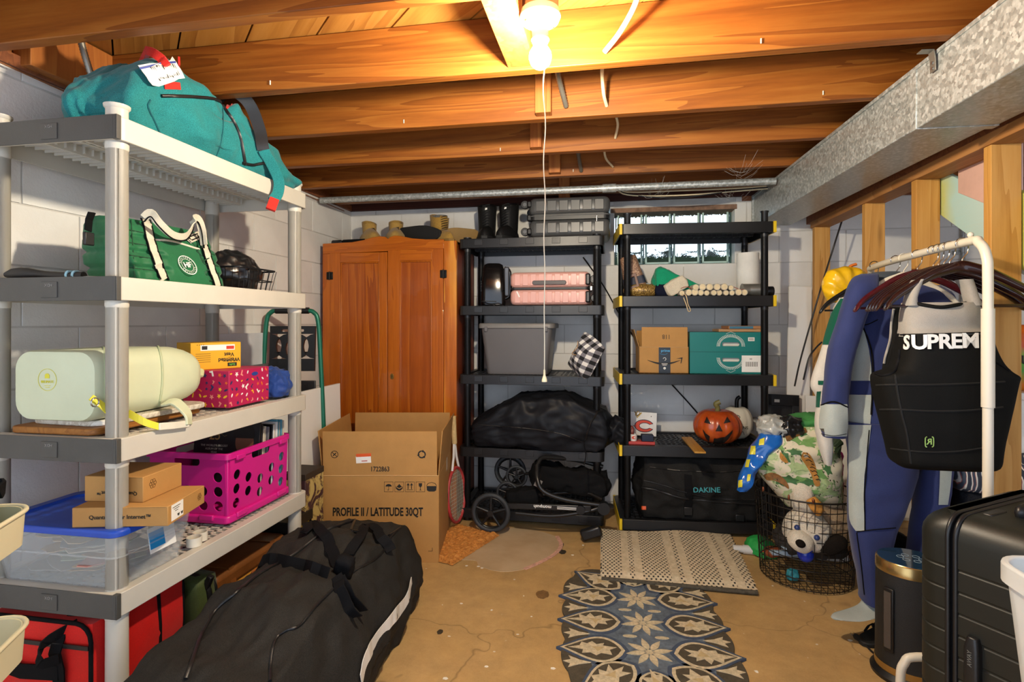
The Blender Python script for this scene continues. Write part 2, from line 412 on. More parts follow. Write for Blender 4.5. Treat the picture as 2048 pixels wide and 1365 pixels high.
# ceiling: subfloor planks, joists, bridging
m_joist = WOOD('joist_wood', '6c3810', '94561c', 'aa6e2c', 'X', 1.0, .5)
m_board = WOOD('subfloor_wood', '8a5420', 'b27a34', 'c08a46', 'X', .8, .55)
m_plate = WOOD('plate_wood', '6a3b22', '8d5230', '9d6238', 'X', 1.0, .6)
ce = O('ceiling', B().box2((XL - .2, YF, ZC + .025), (XR + .2, YB + .2, ZC + .06)), PL('dark_underlay', '3a2210', .9), kind='structure')
dv = Vector((-1, 1, 0)).normalized(); nv = Vector((1, 1, 0)).normalized()
for k in range(-9, 34):
    c0 = Vector((.4, 1.6, 0)) + nv * ((k - 12) * .2 + .12)
    ctr = Vector((.4, 1.57, 0)) + nv * ((k - 12) * .198 + .04)
    q = [ctr + dv * a + nv * b for a, b in ((-3.6, -.096), (3.6, -.096), (3.6, .096), (-3.6, .096))]; q = [(p.x, p.y) for p in q]
    for ax_, lim, sg in ((0, XL - .1, 1), (0, XR + .1, -1), (1, YF, 1), (1, YB + .08, -1)):
        o_ = []
        for i in range(len(q)):
            p_, n_ = q[i], q[(i + 1) % len(q)]; ip, in_ = sg * (p_[ax_] - lim) >= 0, sg * (n_[ax_] - lim) >= 0
            if ip: o_.append(p_)
            if ip != in_: f_ = (lim - p_[ax_]) / (n_[ax_] - p_[ax_]); o_.append((p_[0] + (n_[0] - p_[0]) * f_, p_[1] + (n_[1] - p_[1]) * f_))
        q = o_
        if len(q) < 3: break
    if len(q) < 3: continue
    mI = Matrix.Rotation(-R(135), 2); loc_ = [mI @ (Vector(p_) - Vector((ctr.x, ctr.y))) for p_ in q]
    O('plank', B().prism([(p_.x, p_.y) for p_ in loc_], .022), m_board, ce, (ctr.x, ctr.y, ZC + .001 + rnd.uniform(0, .002)), (0, 0, R(135)))
JY = [1.34 + .445 * k for k in range(-4, 6)]
jm = B().box((0, 0, 0), (XR - XL + .1, .042, ZC - ZJ)); jmm = mesh(jm, 'joist', mat=m_joist)
for y in JY:
    O('joist', jmm, None, ce, ((XL + XR) / 2, y + .021, (ZC + ZJ) / 2), bev=.003)
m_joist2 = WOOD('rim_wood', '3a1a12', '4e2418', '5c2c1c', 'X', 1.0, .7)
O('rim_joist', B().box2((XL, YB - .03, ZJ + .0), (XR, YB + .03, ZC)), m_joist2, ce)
O('sill_plate', B().box2((XL - .12, YF, ZJ), (XL + .02, YB, ZJ + .04)), m_plate, ce); O('rim_joist', B().box2((XL - .06, YF, ZJ + .04), (XL - .015, YB, ZC)), m_joist, ce)
O('sill_plate', B().box2((.85, YB - .02, ZJ - .03), (XR, YB + .12, ZJ + .012)), m_plate, ce)
m_brid = WOOD('bridging_wood', '8a4a1c', 'a9662c', 'b97838', 'Z', 1.0, .55)
def brid(x0, x1, jy, z0, z1, th=.045):
    O('blocking', B().box2((x0, jy - th, z0), (x1, jy, z1)), m_brid, ce, bev=.002)
brid(-.335, -.245, JY[5], 2.09, ZC, .40)
brid(-.30, -.236, JY[6], 2.09, 2.255); brid(-.385, -.33, JY[7], 2.095, 2.255); brid(-.345, -.28, JY[8], 2.09, 2.255); brid(-.33, -.26, JY[9], 2.02, 2.2)
brid(-1.93, -1.86, JY[5], 2.09, 2.26, .3)
# stud partition on the right
wr = T('wall_right', 'x', 'y'); del wr['label'], wr['category']; wr['kind'] = 'structure'
m_stud = WOOD('stud_wood', 'a8722f', 'c8934a', 'd3a25c', 'Z', 1.0, .6)
XS = 1.24
sm = mesh(B().box((0, 0, 0), (.089, .038, 1.80)), 'stud', mat=m_stud)
for y in (.70, 1.165, 1.63, 2.095, 2.55, 3.01, 3.70):
    O('stud', sm, None, wr, (XS + .0445, y, .04 + .9), bev=.002)
m_stp = WOOD('plate_pine', '8a5a2c', 'a87340', 'b98550', 'Y', 1.0, .6)
O('top_plate', B().box2((XS - .005, .4, 1.84), (XS + .095, 3.74, 1.88)), m_stp, wr, bev=.002)
O('top_plate', B().box2((XS + .0, .4, 1.88), (XS + .09, 3.83, ZJ)), m_plate, wr, bev=.002)
O('bottom_plate', B().box2((XS, .4, 0), (XS + .09, 3.74, .04)), m_stp, wr, bev=.002)
# painted boards nailed across the back of the studs
def painted(name, stops, ang):
    t = NT(name); v = t.coord(); sx = t.n('ShaderNodeSeparateXYZ'); t.l(v, sx.inputs[0])
    nn = t.noise(v, 3, 3); f = t.math('ADD', t.math('MULTIPLY', t.math('SUBTRACT', 2.66, sx.outputs[1]), 1.6), t.math('MULTIPLY', t.math('SUBTRACT', nn, .5), .35))
    gr = t.noise(t.coord((60, 3, 60)), 2, 3)
    t.col(t.mix(t.math('MULTIPLY', gr, .25), t.ramp(f, stops), 'c9c7b0')); t.set(rough=.5); t.bump(gr, .2, .002); return t.m
mb1 = painted('blue_green_boards', [(.0, 'c2bf5c'), (.22, 'b9c06a'), (.36, 'a9d2d0'), (.7, 'c3dad6')], 0)
def brace(y0, za0, zb0, y1, za1, zb1, mat, x=1.335):
    b = B(); vs = [(x, y0, za0), (x, y1, za1), (x, y1, zb1), (x, y0, zb0)]
    b.add(vs + [(p[0] + .018, p[1], p[2]) for p in vs], [(0, 1, 2, 3), (7, 6, 5, 4), (0, 4, 5, 1), (1, 5, 6, 2), (2, 6, 7, 3), (3, 7, 4, 0)])
    return O('brace_board', b, mat, wr, bev=.002)
brace(2.66, 1.95, 1.765, 2.07, 1.60, 1.40, mb1)
brace(2.42, 1.90, 1.755, 2.10, 1.89, 1.60, PL('pink_board', 'd2a99a', .6), 1.332)
brace(2.13, 1.71, 1.455, 1.55, 1.32, 1.06, PL('yellow_green_board', 'b9bb58', .55, var=.1), 1.334)
# ---- light fixture
FX, FY = -.19, 1.49
lf = T('ceiling_light', 'white porcelain lampholder with a lit round bulb between the joists', 'lamp', (FX, FY, 2.07))
O('junction_box', B().lathe([(.05, .0), (.05, .05)], 8), PL('zinc', '8f8a80', .4, .8), lf, (0, 0, .03), smooth=30)
mpc = PL('porcelain', 'eeeae0', .25, coat=.3)
O('canopy', B().lathe([(.0, .03), (.052, .03), (.056, .012), (.05, .0), (.03, -.006), (.03, -.004)], 32), mpc, lf, smooth=35)
O('socket', B().lathe([(.03, 0), (.024, -.012), (.022, -.045), (.025, -.05), (.02, -.06), (.0, -.06)], 24), mpc, lf, smooth=35)
t = NT('bulb_glow'); t.b.inputs['Emission Color'].default_value = (1, .87, .66, 1); t.b.inputs['Emission Strength'].default_value = BULB_STRENGTH; t.col('ffffff')
O('bulb', B().lathe([(.002, -.128), (.016, -.125), (.026, -.115), (.031, -.098), (.029, -.084), (.022, -.072), (.015, -.062), (.0, -.058)], 20), t.m, lf, smooth=60)
for sx_, sy_ in ((-.035, -.02), (.03, .03)): O('screw', B().ball((sx_, sy_, -.002), (.006, .006, .004)), PL('brass_screw', 'a08850', .3, .9), lf, smooth=60)
pc = T('pull_cord', 'long white beaded pull cord hanging from the ceiling lampholder', 'cord', (-.166, 1.47, 1.09))
cp = [(-.01 + .004 * math.sin(i * .7) * (i / 40) - .0, .0, .03 + .90 * i / 40) for i in range(41)]
O('cord', B().tube(cp, .0016, 6), PL('cord_white', 'e8e0c8', .7), pc, smooth=60)
O('cord_bell', B().lathe([(.0075, 0), (.007, .006), (.003, .018), (.0025, .032)], 10, Matrix.Translation((-.01, 0, 0))), PL('cord_bell_plastic', 'e6dcb4', .4), pc, smooth=50)
# ================================================================ helpers for things with soft surfaces
from mathutils.bvhtree import BVHTree
class Surf:
    """lets details (zips, seams, prints) be laid on a body's real surface, in the body's own frame"""
    def __init__(s, b, thing, loc=(0, 0, 0), rot=(0, 0, 0)):
        s.M = Matrix.Translation(thing.location) @ thing.rotation_euler.to_matrix().to_4x4(); s.I = s.M.inverted()
        L = Matrix.Translation(loc) @ Euler(rot).to_matrix().to_4x4()
        s.t = BVHTree.FromPolygons([L @ Vector(p) for p in b.v], b.f)
    def at(s, u, v, off=.002):
        o = s.I @ EYE; d = (s.I.to_3x3() @ _ray(u, v)).normalized(); h = s.t.ray_cast(o, d)
        if h[0] is None: 
            h = s.t.find_nearest(o + d * ((s.M.translation - EYE).length))
        n = h[1] if h[1].dot(d) < 0 else -h[1]; return h[0] + n * off
    def nrm(s, u, v):
        o = s.I @ EYE; d = (s.I.to_3x3() @ _ray(u, v)).normalized(); h = s.t.ray_cast(o, d)
        return (h[1] if h[1].dot(d) < 0 else -h[1]) if h[0] else Vector((0, -1, 0))
    def line(s, pts, off=.002, n=5):
        P = bez([(u, v, 0) for u, v in pts], n); return [s.at(p.x, p.y, off) for p in P]
    def frame(s, u, v):
        """a frame lying on the surface: x along the picture's right, z out"""
        p = s.at(u, v, 0); q = s.at(u + 4, v, 0); n = s.nrm(u, v); x = (q - p); x = (x - n * x.dot(n)).normalized(); y = n.cross(x)
        return p, Matrix((x, y, n)).transposed().to_euler()
    def patch(s, poly, off=.0015, th=.001, n=6):
        """a thin patch following the surface inside a quad of photo corners (4 points)"""
        a, b_, c, d = [Vector((u, v, 0)) for u, v in poly]; b = B(); vs = []; fs = []
        for i in range(n + 1):
            for j in range(n + 1):
                p = (a.lerp(b_, i / n)).lerp(d.lerp(c, i / n), j / n); vs.append(s.at(p.x, p.y, off))
        for i in range(n):
            for j in range(n):
                k = i * (n + 1) + j; fs.append((k, k + 1, k + n + 2, k + n + 1))
        return b.add(vs, fs)
def seam(b, S, pts, r=.003, off=.0015, n=5): return b.tube(S.line(pts, off, n), r, 6)
def ring(r, z, n=24, cx=0, cy=0): return [(cx + r * math.cos(2 * PI * i / n), cy + r * math.sin(2 * PI * i / n), z) for i in range(n + 1)]
def band(r0, r1, n=32, a0=0, a1=360):
    o = [(r1 * math.cos(R(a0 + (a1 - a0) * i / n)), r1 * math.sin(R(a0 + (a1 - a0) * i / n))) for i in range(n + 1)]
    return o + [(r0 * math.cos(R(a1 - (a1 - a0) * i / n)), r0 * math.sin(R(a1 - (a1 - a0) * i / n))) for i in range(n + 1)]
m_lab = PL('paper_label', 'eeece6', .6, var=.05)
m_ink = PL('black_ink', '17150f', .6, var=.05)
m_inkw = PL('white_ink', 'e9e8e2', .6, var=.05)
m_metal = PL('steel', 'a9a9a6', .25, .9, var=.05)
m_blk = PL('black_plastic', '141416', .4, var=.2, bs=260, bst=.12)
m_strap = FAB('black_webbing', '121214', 500, .2, .8)

# ================================================================ SHELVING UNITS
def shelving(name, label, c, rz, w, d, tiers, rim, pr, inset, mat, capm, top, grid, group=None, cap_len=.03, caps=True, cm=None):
    t = T(name, label, 'shelving', (c[0], c[1], 0), rz, group)
    px, py = w / 2 - inset, d / 2 - inset
    zb = 0
    for sx in (-1, 1):
        for sy in (-1, 1):
            b = B(); prof = [(pr, 0)]
            for z in tiers: prof += [(pr, z - rim - .02), (pr * 1.06, z - rim - .015), (pr * 1.06, z - rim), (pr * .96, z), (pr, z + .004)]
            prof = [q for q in prof if q[1] >= 0] + [(pr, top - .012), (pr * 1.18, top - .006), (pr * 1.2, top), (pr * .8, top), (pr * .75, top - .02)]
            prof.sort(key=lambda q: 0)
            b.lathe([(prof[0][0], 0)] + prof[1:], 20, Matrix.Translation((sx * px, sy * py, 0)))
            O('post', b, mat, t, smooth=35)
    for k, z in enumerate(tiers):
        b = B(); th = .008
        outer = rrect(w, d, .03, 4); inner = rrect(w - 2 * th, d - 2 * th, .024, 4); n = len(outer)
        lip = rrect(w - .07, d - .07, .01, 4)
        b.loft([[(x, y, z - rim) for x, y in inner], [(x, y, z - rim) for x, y in outer], [(x, y, z) for x, y in outer], [(x, y, z) for x, y in lip], [(x, y, z - .01) for x, y in lip], [(x, y, z - .01) for x, y in inner], [(x, y, z - rim) for x, y in inner]], True, False)
        sh = O('shelf', b, mat, t, bev=.002, smooth=30)
        g = B(); x0, y0 = w / 2 - .034, d / 2 - .034; nx, ny = grid
        for i in range(nx + 1):
            x = -x0 + 2 * x0 * i / nx; wd = .011 if i % 6 else .03; g.box((x, 0, z - .012), (wd, 2 * y0, .008))
            g.box((x, -y0 * .55, z - .026), (.004, y0 * .55, .022)); g.box((x, y0 * .55, z - .026), (.004, y0 * .55, .022))
        for j in range(ny + 1):
            y = -y0 + 2 * y0 * j / ny; g.box((0, y, z - .0125), (2 * x0, .012 if j % 4 else .03, .009))
        for y in (-y0 * .33, y0 * .33): g.box((0, y, z - .028), (2 * x0, .006, .03))
        O('deck_grid', g, mat, sh, kind='stuff')
        if caps:
            for s in ((-1, 1) if caps == 2 else (-1,)):
                e = B(); q = .0025
                e.box((s * (w / 2 + q / 2), 0, z - rim / 2), (q + .001, d - .02, rim + .002))
                for sy in (-1, 1):
                    e.box((s * (w / 2 - cap_len / 2 + q), sy * (d / 2 + q / 2 - .001), z - rim / 2), (cap_len, q + .001, rim + .002))
                    e.box((s * (w / 2 - .008 + q), sy * (d / 2 - .008 + q * .6), z - rim / 2), (.016, .016, rim + .002))
                O('end_cap', e, capm, sh, bev=.001)
        else:
            e = B()
            for i in range(5):
                x = -w * .36 + w * .18 * i
                e.box((x, -d / 2 - .0005, z - rim * .42), (.052, .004, rim * .62))
            O('rim_notches', e, mat, sh, bev=.0015, kind='stuff')
    return t
m_beige = PL('beige_plastic', 'c9c4b8', .42, var=.05, bs=120, bst=.05)
m_cap = PL('grey_cap_plastic', '4b4a47', .5, var=.12, bs=200, bst=.1)
u1 = shelving('shelving_unit', 'off white plastic five tier shelving unit with dark grey end caps', (-1.605, 1.805), PI / 2, .985, .50, [1.83, 1.378, .922, .487, .075], .066, .028, .042, m_beige, m_cap, 1.872, (30, 9), cap_len=.012, caps=1)
for sh in [c for c in u1.children if c.name.startswith('shelf')]:
    z = max(v.co.z for v in sh.data.vertices)
    O('clip', B().box((-.4925 - .004, -.03, z - .035), (.004, .055, .045)), m_cap, sh, bev=.001)
    text('HDX', .012, PL('clip_print', '8d8b86', .6), sh, (-.4925 - .0065, -.03, z - .022), (-PI / 2, 0, PI / 2))
m_rack = PL('rack_black', '19191b', .38, var=.15, bs=200, bst=.08)
m_yel = PL('cap_yellow', 'e6c21a', .4, var=.08)
r1 = shelving('shelving_unit', 'black plastic shelving unit beside the wooden wardrobe holding a pink suitcase', (-.49, 3.565), 0, .90, .46, [1.772, 1.353, .922, .468, .085], .058, .021, .045, m_rack, m_yel, 1.785, (26, 8), caps=0)
r2 = shelving('shelving_unit', 'black shelving unit with yellow end caps in front of the glass block window', (.475, 3.575), R(4.5), .885, .46, [1.832, 1.405, .945, .522, .085], .062, .020, .048, m_rack, m_yel, 1.90, (26, 8), caps=2, cap_len=.014)

# ================================================================ THINGS ON THE OFF WHITE UNIT, TOP DOWN
# ---- teal backpack
m_teal = FAB('teal_cloth', '146a6e', 600, .22, .85, .3, '2a9599')
m_teald = FAB('teal_dark', '126068', 600, .2)
m_red = FAB('red_webbing', 'd8281e', 500, .12, .7)
bp = T('duffel_backpack', 'teal duffel backpack with red handles lying on top of the off white shelving', 'backpack', (-1.60, 1.835, 1.832), R(85))
def fbp(p, c):
    x = p.x; k = 1.0
    if x > .06: k = max(.20, 1 - (x - .06) * 2.1)
    if x < -.20: k = 1 - (-.20 - x) * 1.1
    p.z = -.116 + (p.z + .116) * k
    p.y += -.05 * max(0, x) - .04 * max(0, x - .1); p.y *= 1 - .25 * max(0, x - .1)
    if p.y > -.1 and x < -.05: p.y = -.1 + (p.y + .1) * max(.3, 1 - 1.5 * (-.05 - x))
    if p.z > -.02: p.z += .055 * math.exp(-((x + .235) / .12) ** 2) * min(1, (p.z + .02) * 12)
    p.z += .02 * noise.noise(Vector((x * 9, p.y * 9, 2))) * (p.z > -.06) - .014 * math.exp(-((x + .03) / .05) ** 2) * (p.z > .05); p.y += .02 * noise.noise(Vector((x * 8, p.z * 11, 7)))
    return p
b = soft((.86, .44, .238), .42, 44, fbp, .021, 5.5, 3.1)
O('body', b, m_teal, bp, smooth=True); S = Surf(b, bp)
z = B(); seam(z, S, [(322, 192), (380, 194), (432, 200), (452, 222), (470, 250), (482, 285), (490, 330)], .006, .003); O('zipper', z, m_blk, bp, smooth=60)
z = B(); z.strap(S.line([(262, 118), (285, 112), (310, 122), (324, 140)], .022), .028, .012, (0, 0, 1)); O('handle', z, m_red, bp, smooth=40)
z = B(); z.strap(S.line([(352, 128), (380, 140), (410, 156), (424, 168)], .02), .03, .006, (0, 0, 1)); O('handle', z, m_red, bp, smooth=40)
O('handle_tab', S.patch([(326, 162), (358, 166), (360, 180), (328, 178)], .004), m_red, bp)
O('corner_tab', S.patch([(436, 196), (452, 188), (466, 210), (452, 222)], .006), m_red, bp)
tg = S.patch([(274, 140), (344, 124), (360, 160), (296, 173)], .018); O('luggage_tag', tg, PL('tag_paper', 'eceae4', .5, var=.04), bp)
z = B()
for i in range(14):
    f = .30 + .045 * i; p0 = Vector((274, 140, 0)).lerp(Vector((344, 124, 0)), f); p1 = Vector((296, 173, 0)).lerp(Vector((360, 160, 0)), f)
    q0, q1 = p0.lerp(p1, .22), p0.lerp(p1, .78); z.strap([S.at(q0.x, q0.y, .0193), S.at(q1.x, q1.y, .0193)], .0015 + .002 * (i % 3 == 0), .0005, (1, 0, 0))
O('barcode', z, m_ink, bp, kind='stuff')
z = B(); z.strap(S.line([(276, 146), (345, 130)], .0193, 3), .006, .0006, (0, 0, 1)); O('tag_stripe', z, PL('tag_blue', '2a3f8f', .5), bp)
# shoulder strap: arches up off the bag and hangs over the shelf edge
side = (0, 1, .15)
def P3(u, v, x): return S.I @ atX(u, v, x)
pts = [P3(436, 196, -1.46), P3(452, 182, -1.42), P3(478, 188, -1.385), P3(502, 214, -1.36), P3(520, 262, -1.34), P3(527, 300, -1.332), P3(541, 325, -1.328), P3(557, 360, -1.325), P3(556, 385, -1.325), P3(546, 402, -1.328)]
q = bez(pts, 5); eyel = S.I @ EYE
def vside(P): return [((P[min(i + 1, len(P) - 1)] - P[max(i - 1, 0)]).normalized().cross((P[i] - eyel).normalized())).normalized() * .8 + Vector((0, 0, .0)) for i in range(len(P))]
z = B().strap(q[:26], .044, .012, vside(q[:26])); O('shoulder_strap', z, m_blk, bp, smooth=40)
z = B().strap(q[25:], .042, .014, vside(q[25:])); O('strap_pad', z, m_teal, bp, bev=.003)
z = B().strap([P3(549, 398, -1.318), P3(541, 420, -1.32)], .036, .016, vside([P3(549, 398, -1.318), P3(541, 420, -1.32)])); O('strap_tab', z, m_red, bp, bev=.002)
z = B(); seam(z, S, [(445, 205), (446, 250), (440, 290), (425, 330)], .002); seam(z, S, [(300, 200), (296, 215), (312, 250), (330, 290)], .003); O('seam', z, m_teald, bp, kind='stuff')
z = B(); z.tube(S.line([(484, 326), (505, 330), (530, 326), (552, 338)], .003), .006, 6); O('zipper', z, m_blk, bp, smooth=60)

# ---- green quilted tote
m_green = FAB('green_nylon', '1f6a42', 400, .08, .55, .08)
m_tape = FAB('cream_webbing', 'd9d2bf', 400, .06)
to = T('tote_bag', 'green quilted tote bag with cream straps and round white emblem', 'bag', (-1.535, 1.672, 1.38), R(87))
def fto(p, c):
    zz = p.z + .11
    row = abs(math.sin(zz / .22 * PI * 4.3)); col = abs(math.sin((p.x + .22) * PI / .068))
    if not (-.06 < p.x < .10 and p.y < 0): p.y *= .85 + .15 * min(1, row * 1.4) * min(1, .35 + col * 1.2)
    p.x *= .965 + .035 * min(1, row * 1.7)
    p.y *= 1 - .30 * max(0, zz - .06) / .16; p.y += .06 * max(0, zz) / .22
    return p
b = soft((.405, .21, .222), .30, 40, fto, .003, 9, 1.3)
O('body', b, m_green, to, smooth=True); S = Surf(b, to)
for pl_ in ([(290, 430), (296, 470), (312, 520), (326, 560)], [(395, 455), (406, 490), (420, 530), (434, 573)]):
    f = B().strap(S.line(pl_, .004), .030, .004, (1, 0, 0)); O('strap', f, m_tape, to, bev=.001)
    for dx in (-.016, .016):
        f = B().strap([p + Vector((dx, 0, 0)) for p in S.line(pl_, .005)], .004, .005, (1, 0, 0)); O('strap_edge', f, m_strap, to)
h = bez([P3(288, 432, -1.475), P3(302, 424, -1.46), P3(318, 448, -1.452), P3(345, 470, -1.448), P3(372, 474, -1.45), P3(386, 452, -1.452), P3(384, 438, -1.452), P3(394, 436, -1.456), P3(404, 462, -1.462), P3(406, 488, -1.462)], 5)
h = [S.I @ (bp.matrix_world @ Vector()) if False else p for p in h]
def PX(Sf, u, v, x): return Sf.I @ atX(u, v, x)
h = bez([PX(S, 288, 436, -1.50), PX(S, 302, 426, -1.48), PX(S, 318, 446, -1.46), PX(S, 345, 470, -1.452), PX(S, 372, 473, -1.452), PX(S, 386, 452, -1.46), PX(S, 386, 438, -1.465), PX(S, 396, 438, -1.47), PX(S, 404, 460, -1.47), PX(S, 408, 490, -1.465)], 5)
O('handle', B().strap(h, .026, .004, (0, -.3, 1)), m_tape, to, bev=.001)
O('handle_edge', B().strap([p + Vector((0, 0, -.0125)) for p in h], .004, .005, (0, -.3, 1)), m_strap, to)
z = B()
for k in range(1, 5): seam(z, S, [(232, 430 + 25 * k), (262, 436 + 25 * k), (288 + 5 * k, 442 + 25 * k)], .0022, 0); seam(z, S, [(412, 462 + 22 * k), (430, 466 + 22 * k), (446, 470 + 22 * k)], .0022, 0)
for u_ in (262, 430): seam(z, S, [(u_, 440), (u_ + 3, 490), (u_ + 8, 560)], .002, 0)
O('quilt_seam', z, PL('quilt_seam_green', '123f28', .8), to, kind='stuff')  # stitched quilt seams in a darker green
O('pocket_trim', B().strap(S.line([(304, 480), (345, 484), (398, 500)], .003), .007, .003, (0, 0, 1)), m_tape, to, bev=.001)
p, e = S.frame(373, 532); em = O('emblem', B().prism(band(.034, .037), .001), m_inkw, to, p + S.nrm(373, 532) * .005, e)
O('emblem_ring', B().prism(band(.023, .0242), .001), m_inkw, em); text('HF', .027, m_inkw, em, (0, 0, .0005), (0, 0, 0), bold=.03)
for k in range(22):
    a = R(160 - k * 16.4); 
    if abs(math.sin(a)) > .22: text('HEALTHYFITNESSPERFORM'[k % 21], .0075, m_inkw, em, (.029 * math.cos(a), .029 * math.sin(a), .0005), (0, 0, a - PI / 2 if math.sin(a) > 0 else a + PI / 2), name='emblem_letter')
O('side_strap', B().strap([PX(S, 184, 425, -1.55), PX(S, 178, 440, -1.56), PX(S, 176, 462, -1.56)], .03, .005, (1, .4, 0)), m_strap, to)
O('buckle', B().box(PX(S, 177, 478, -1.562), (.03, .012, .04)), m_blk, to, bev=.003)
# ---- wire basket with a black bag
wbk = T('wire_basket', 'small black wire basket beside the green quilted tote', 'basket', (-1.565, 2.06, 1.38), R(90))
m_wire = PL('black_wire', '17171a', .4, .3)
for zz, s_ in ((.003, .88), (.045, .94), (.09, 1.0)):
    pts = [(x * s_, y * s_, zz) for x, y in rrect(.25, .26, .03, 4)]; O('hoop', B().tube(pts, .0025 if zz < .09 else .004, 6, True), m_wire, wbk, smooth=60)
f = B()
oo, ii = rrect(.25, .26, .03, 2), rrect(.25 * .88, .26 * .88, .026, 2)
def around(w, d, k):
    per = 2 * (w + d); o = []
    for i in range(k):
        s_ = per * i / k
        if s_ < w: o.append((-w / 2 + s_, -d / 2))
        elif s_ < w + d: o.append((w / 2, -d / 2 + s_ - w))
        elif s_ < 2 * w + d: o.append((w / 2 - (s_ - w - d), d / 2))
        else: o.append((-w / 2, d / 2 - (s_ - 2 * w - d)))
    return o
for x, y in around(.25, .26, 32): f.cyl((x * .88, y * .88, .003), (x, y, .09), .0016, n=5)
for i in range(8): f.cyl((-.11, -.105 + .03 * i, .004), (.11, -.105 + .03 * i, .004), .0014, n=5)
O('wires', f, m_wire, wbk, smooth=60, kind='stuff')
m_bin = PL('bin_liner', '18181a', .28, var=.2)
b = soft((.20, .20, .15), .6, 20, None, .016, 9, 5); pb = O('plastic_bag', b, m_bin, None, (-1.565, 2.055, 1.388), (0, 0, .4), smooth=True); tag(pb, 'shiny black plastic bag stuffed in the small wire basket', 'bag')
# ---- black handled tool
tl = T('hand_tool', 'black handled tool with two pale blue rings on the dark end cap', 'tool', (-1.62, 1.345, 1.40), 0)
a0, a1 = atY(12, 550, 1.335) - tl.location, atY(168, 551, 1.36) - tl.location
hp = [a0.lerp(a1, k / 10) + Vector((0, 0, .004 * math.sin(k * .6))) for k in range(11)]
O('handle', B().tube(hp, .014, 12, rad=[.008, .017, .019, .018, .014, .012, .013, .0135, .0135, .014, .012]), m_blk, tl, smooth=60)
for k in (.82, .90): O('ring', B().tube([a0.lerp(a1, k - .014), a0.lerp(a1, k + .014)], .0148, 12), PL('pale_blue_rubber', '9fd0dd', .5), tl, smooth=40)
O('blade', B().box(a1 + Vector((.04, .03, -.004)), (.12, .05, .003), (0, 0, .25)), m_metal, tl, bev=.001)

# ---- pale green cooler bag on two boards
mb = O('serving_board', B().prism(rrect(.43, .30, .03, 5), .019), WOOD('acacia', '7a4a1e', 'a0682c', 'b47a3a', 'X', 1.5, .5), None, (-1.60, 1.545, .925), R(90) and (0, 0, R(90)), bev=.004)
tag(mb, 'brown wooden serving board lying under the white marble board', 'board')
t = NT('marble'); v = t.coord(); n = t.noise(v, 6, 6, .7, 2.0); t.col(t.ramp(n, [(.42, 'dcd6c8'), (.5, 'b5aa98'), (.56, 'e2ddd0')])); t.set(rough=.3)
mm2 = O('serving_board', B().prism(rrect(.42, .29, .06, 6), .017), t.m, None, (-1.585, 1.575, .9445), (0, 0, R(86)), bev=.004)
tag(mm2, 'white marble serving board under the pale green cooler', 'board')
m_cool = PL('pale_green_tpu', 'ccd3b4', .5, var=.05, bs=50, bst=.1)
m_yelt = PL('pale_yellow_webbing', 'd9d23a', .55)
cb = T('cooler_bag', 'pale green soft cooler bag lying on the marble serving board', 'cooler', (-1.585, 1.56, .9625), R(90))
rings = []
for k, x in enumerate([-.232, -.228, -.215, -.1, .03, .12, .17, .20, .218, .224]):
    s_ = [.86, .96, 1.0, 1.0, 1.0, .98, .95, .86, .68, .4][k]; zc = .103
    pr_ = rrect(.285 * s_, .205 * (s_ if k > 2 else s_), .055 * s_ if k < 5 else .085 * s_, 6)
    rings.append([(x + .006 * noise.noise(Vector((y * 14, zq * 14, x * 9))) * (k > 3), y, zc * (1 if k < 5 else .93 + .07 * (9 - k) / 5) + zq * (1 - .08 * (k > 5))) for y, zq in pr_])
b = B().loft(rings); O('body', b, m_cool, cb, smooth=50); S = Surf(b, cb)
z = B(); seam(z, S, [(205, 690), (208, 700), (210, 760), (208, 820)], .0025); O('seam', z, PL('cooler_seam', 'b6bf9a', .6), cb)
z = B(); seam(z, S, [(316, 692), (322, 720), (324, 760), (318, 812)], .004); O('seam', z, PL('cooler_seam', 'b6bf9a', .6), cb)
O('fold_flap', B().box((.235, -.01, .10), (.05, .16, .035), (0, .2, .1)), PL('cooler_flap', 'cfd6a6', .5), cb, bev=.01)
p, e = S.frame(95, 760); em = O('badge', B().prism(band(.031, .0322), .0006), m_yelt, cb, p + S.nrm(95, 760) * .0005, e)
text('BRUMATE', .010, m_yelt, em, (0, -.006, .0003), (0, 0, 0), sx=1.0); O('badge_mark', B().prism([(-.008, .004), (.008, .004), (.008, .014), (.003, .018), (-.003, .018), (-.008, .014)], .0006), m_yelt, em)
for k in range(2): O('badge_line', B().box((0, -.017 - .005 * k, .0003), (.02 - .006 * k, .0012, .0006)), m_yelt, em)
O('strap_loop', B().strap([PX(S, 182, 795, -1.435), PX(S, 205, 812, -1.42), PX(S, 225, 830, -1.40)], .02, .003, (0, .5, 1)), m_yelt, cb)
O('ring', B().tube([PX(S, 190, 805, -1.415) + Vector((.012 * math.cos(a), 0, .012 * math.sin(a))) for a in [k * PI / 6 for k in range(12)]], .0022, 6, True), m_metal, cb, smooth=60)
O('shoulder_strap', B().strap(bez([PX(S, 330, 806, -1.44), PX(S, 352, 806, -1.40), PX(S, 374, 828, -1.355), PX(S, 378, 850, -1.345)], 5), .045, .008, (1, .5, .3)), m_cool, cb, bev=.002)
O('strap_pad', B().strap([PX(S, 378, 848, -1.343), PX(S, 345, 852, -1.343), PX(S, 318, 854, -1.343)], .022, .006, (0, .1, 1)), PL('cooler_pad', 'dedccc', .5), cb, bev=.002)
O('strap_webbing', B().strap(bez([PX(S, 318, 854, -1.346), PX(S, 290, 845, -1.36), PX(S, 255, 826, -1.40)], 4), .02, .003, (0, .2, 1)), m_yelt, cb)
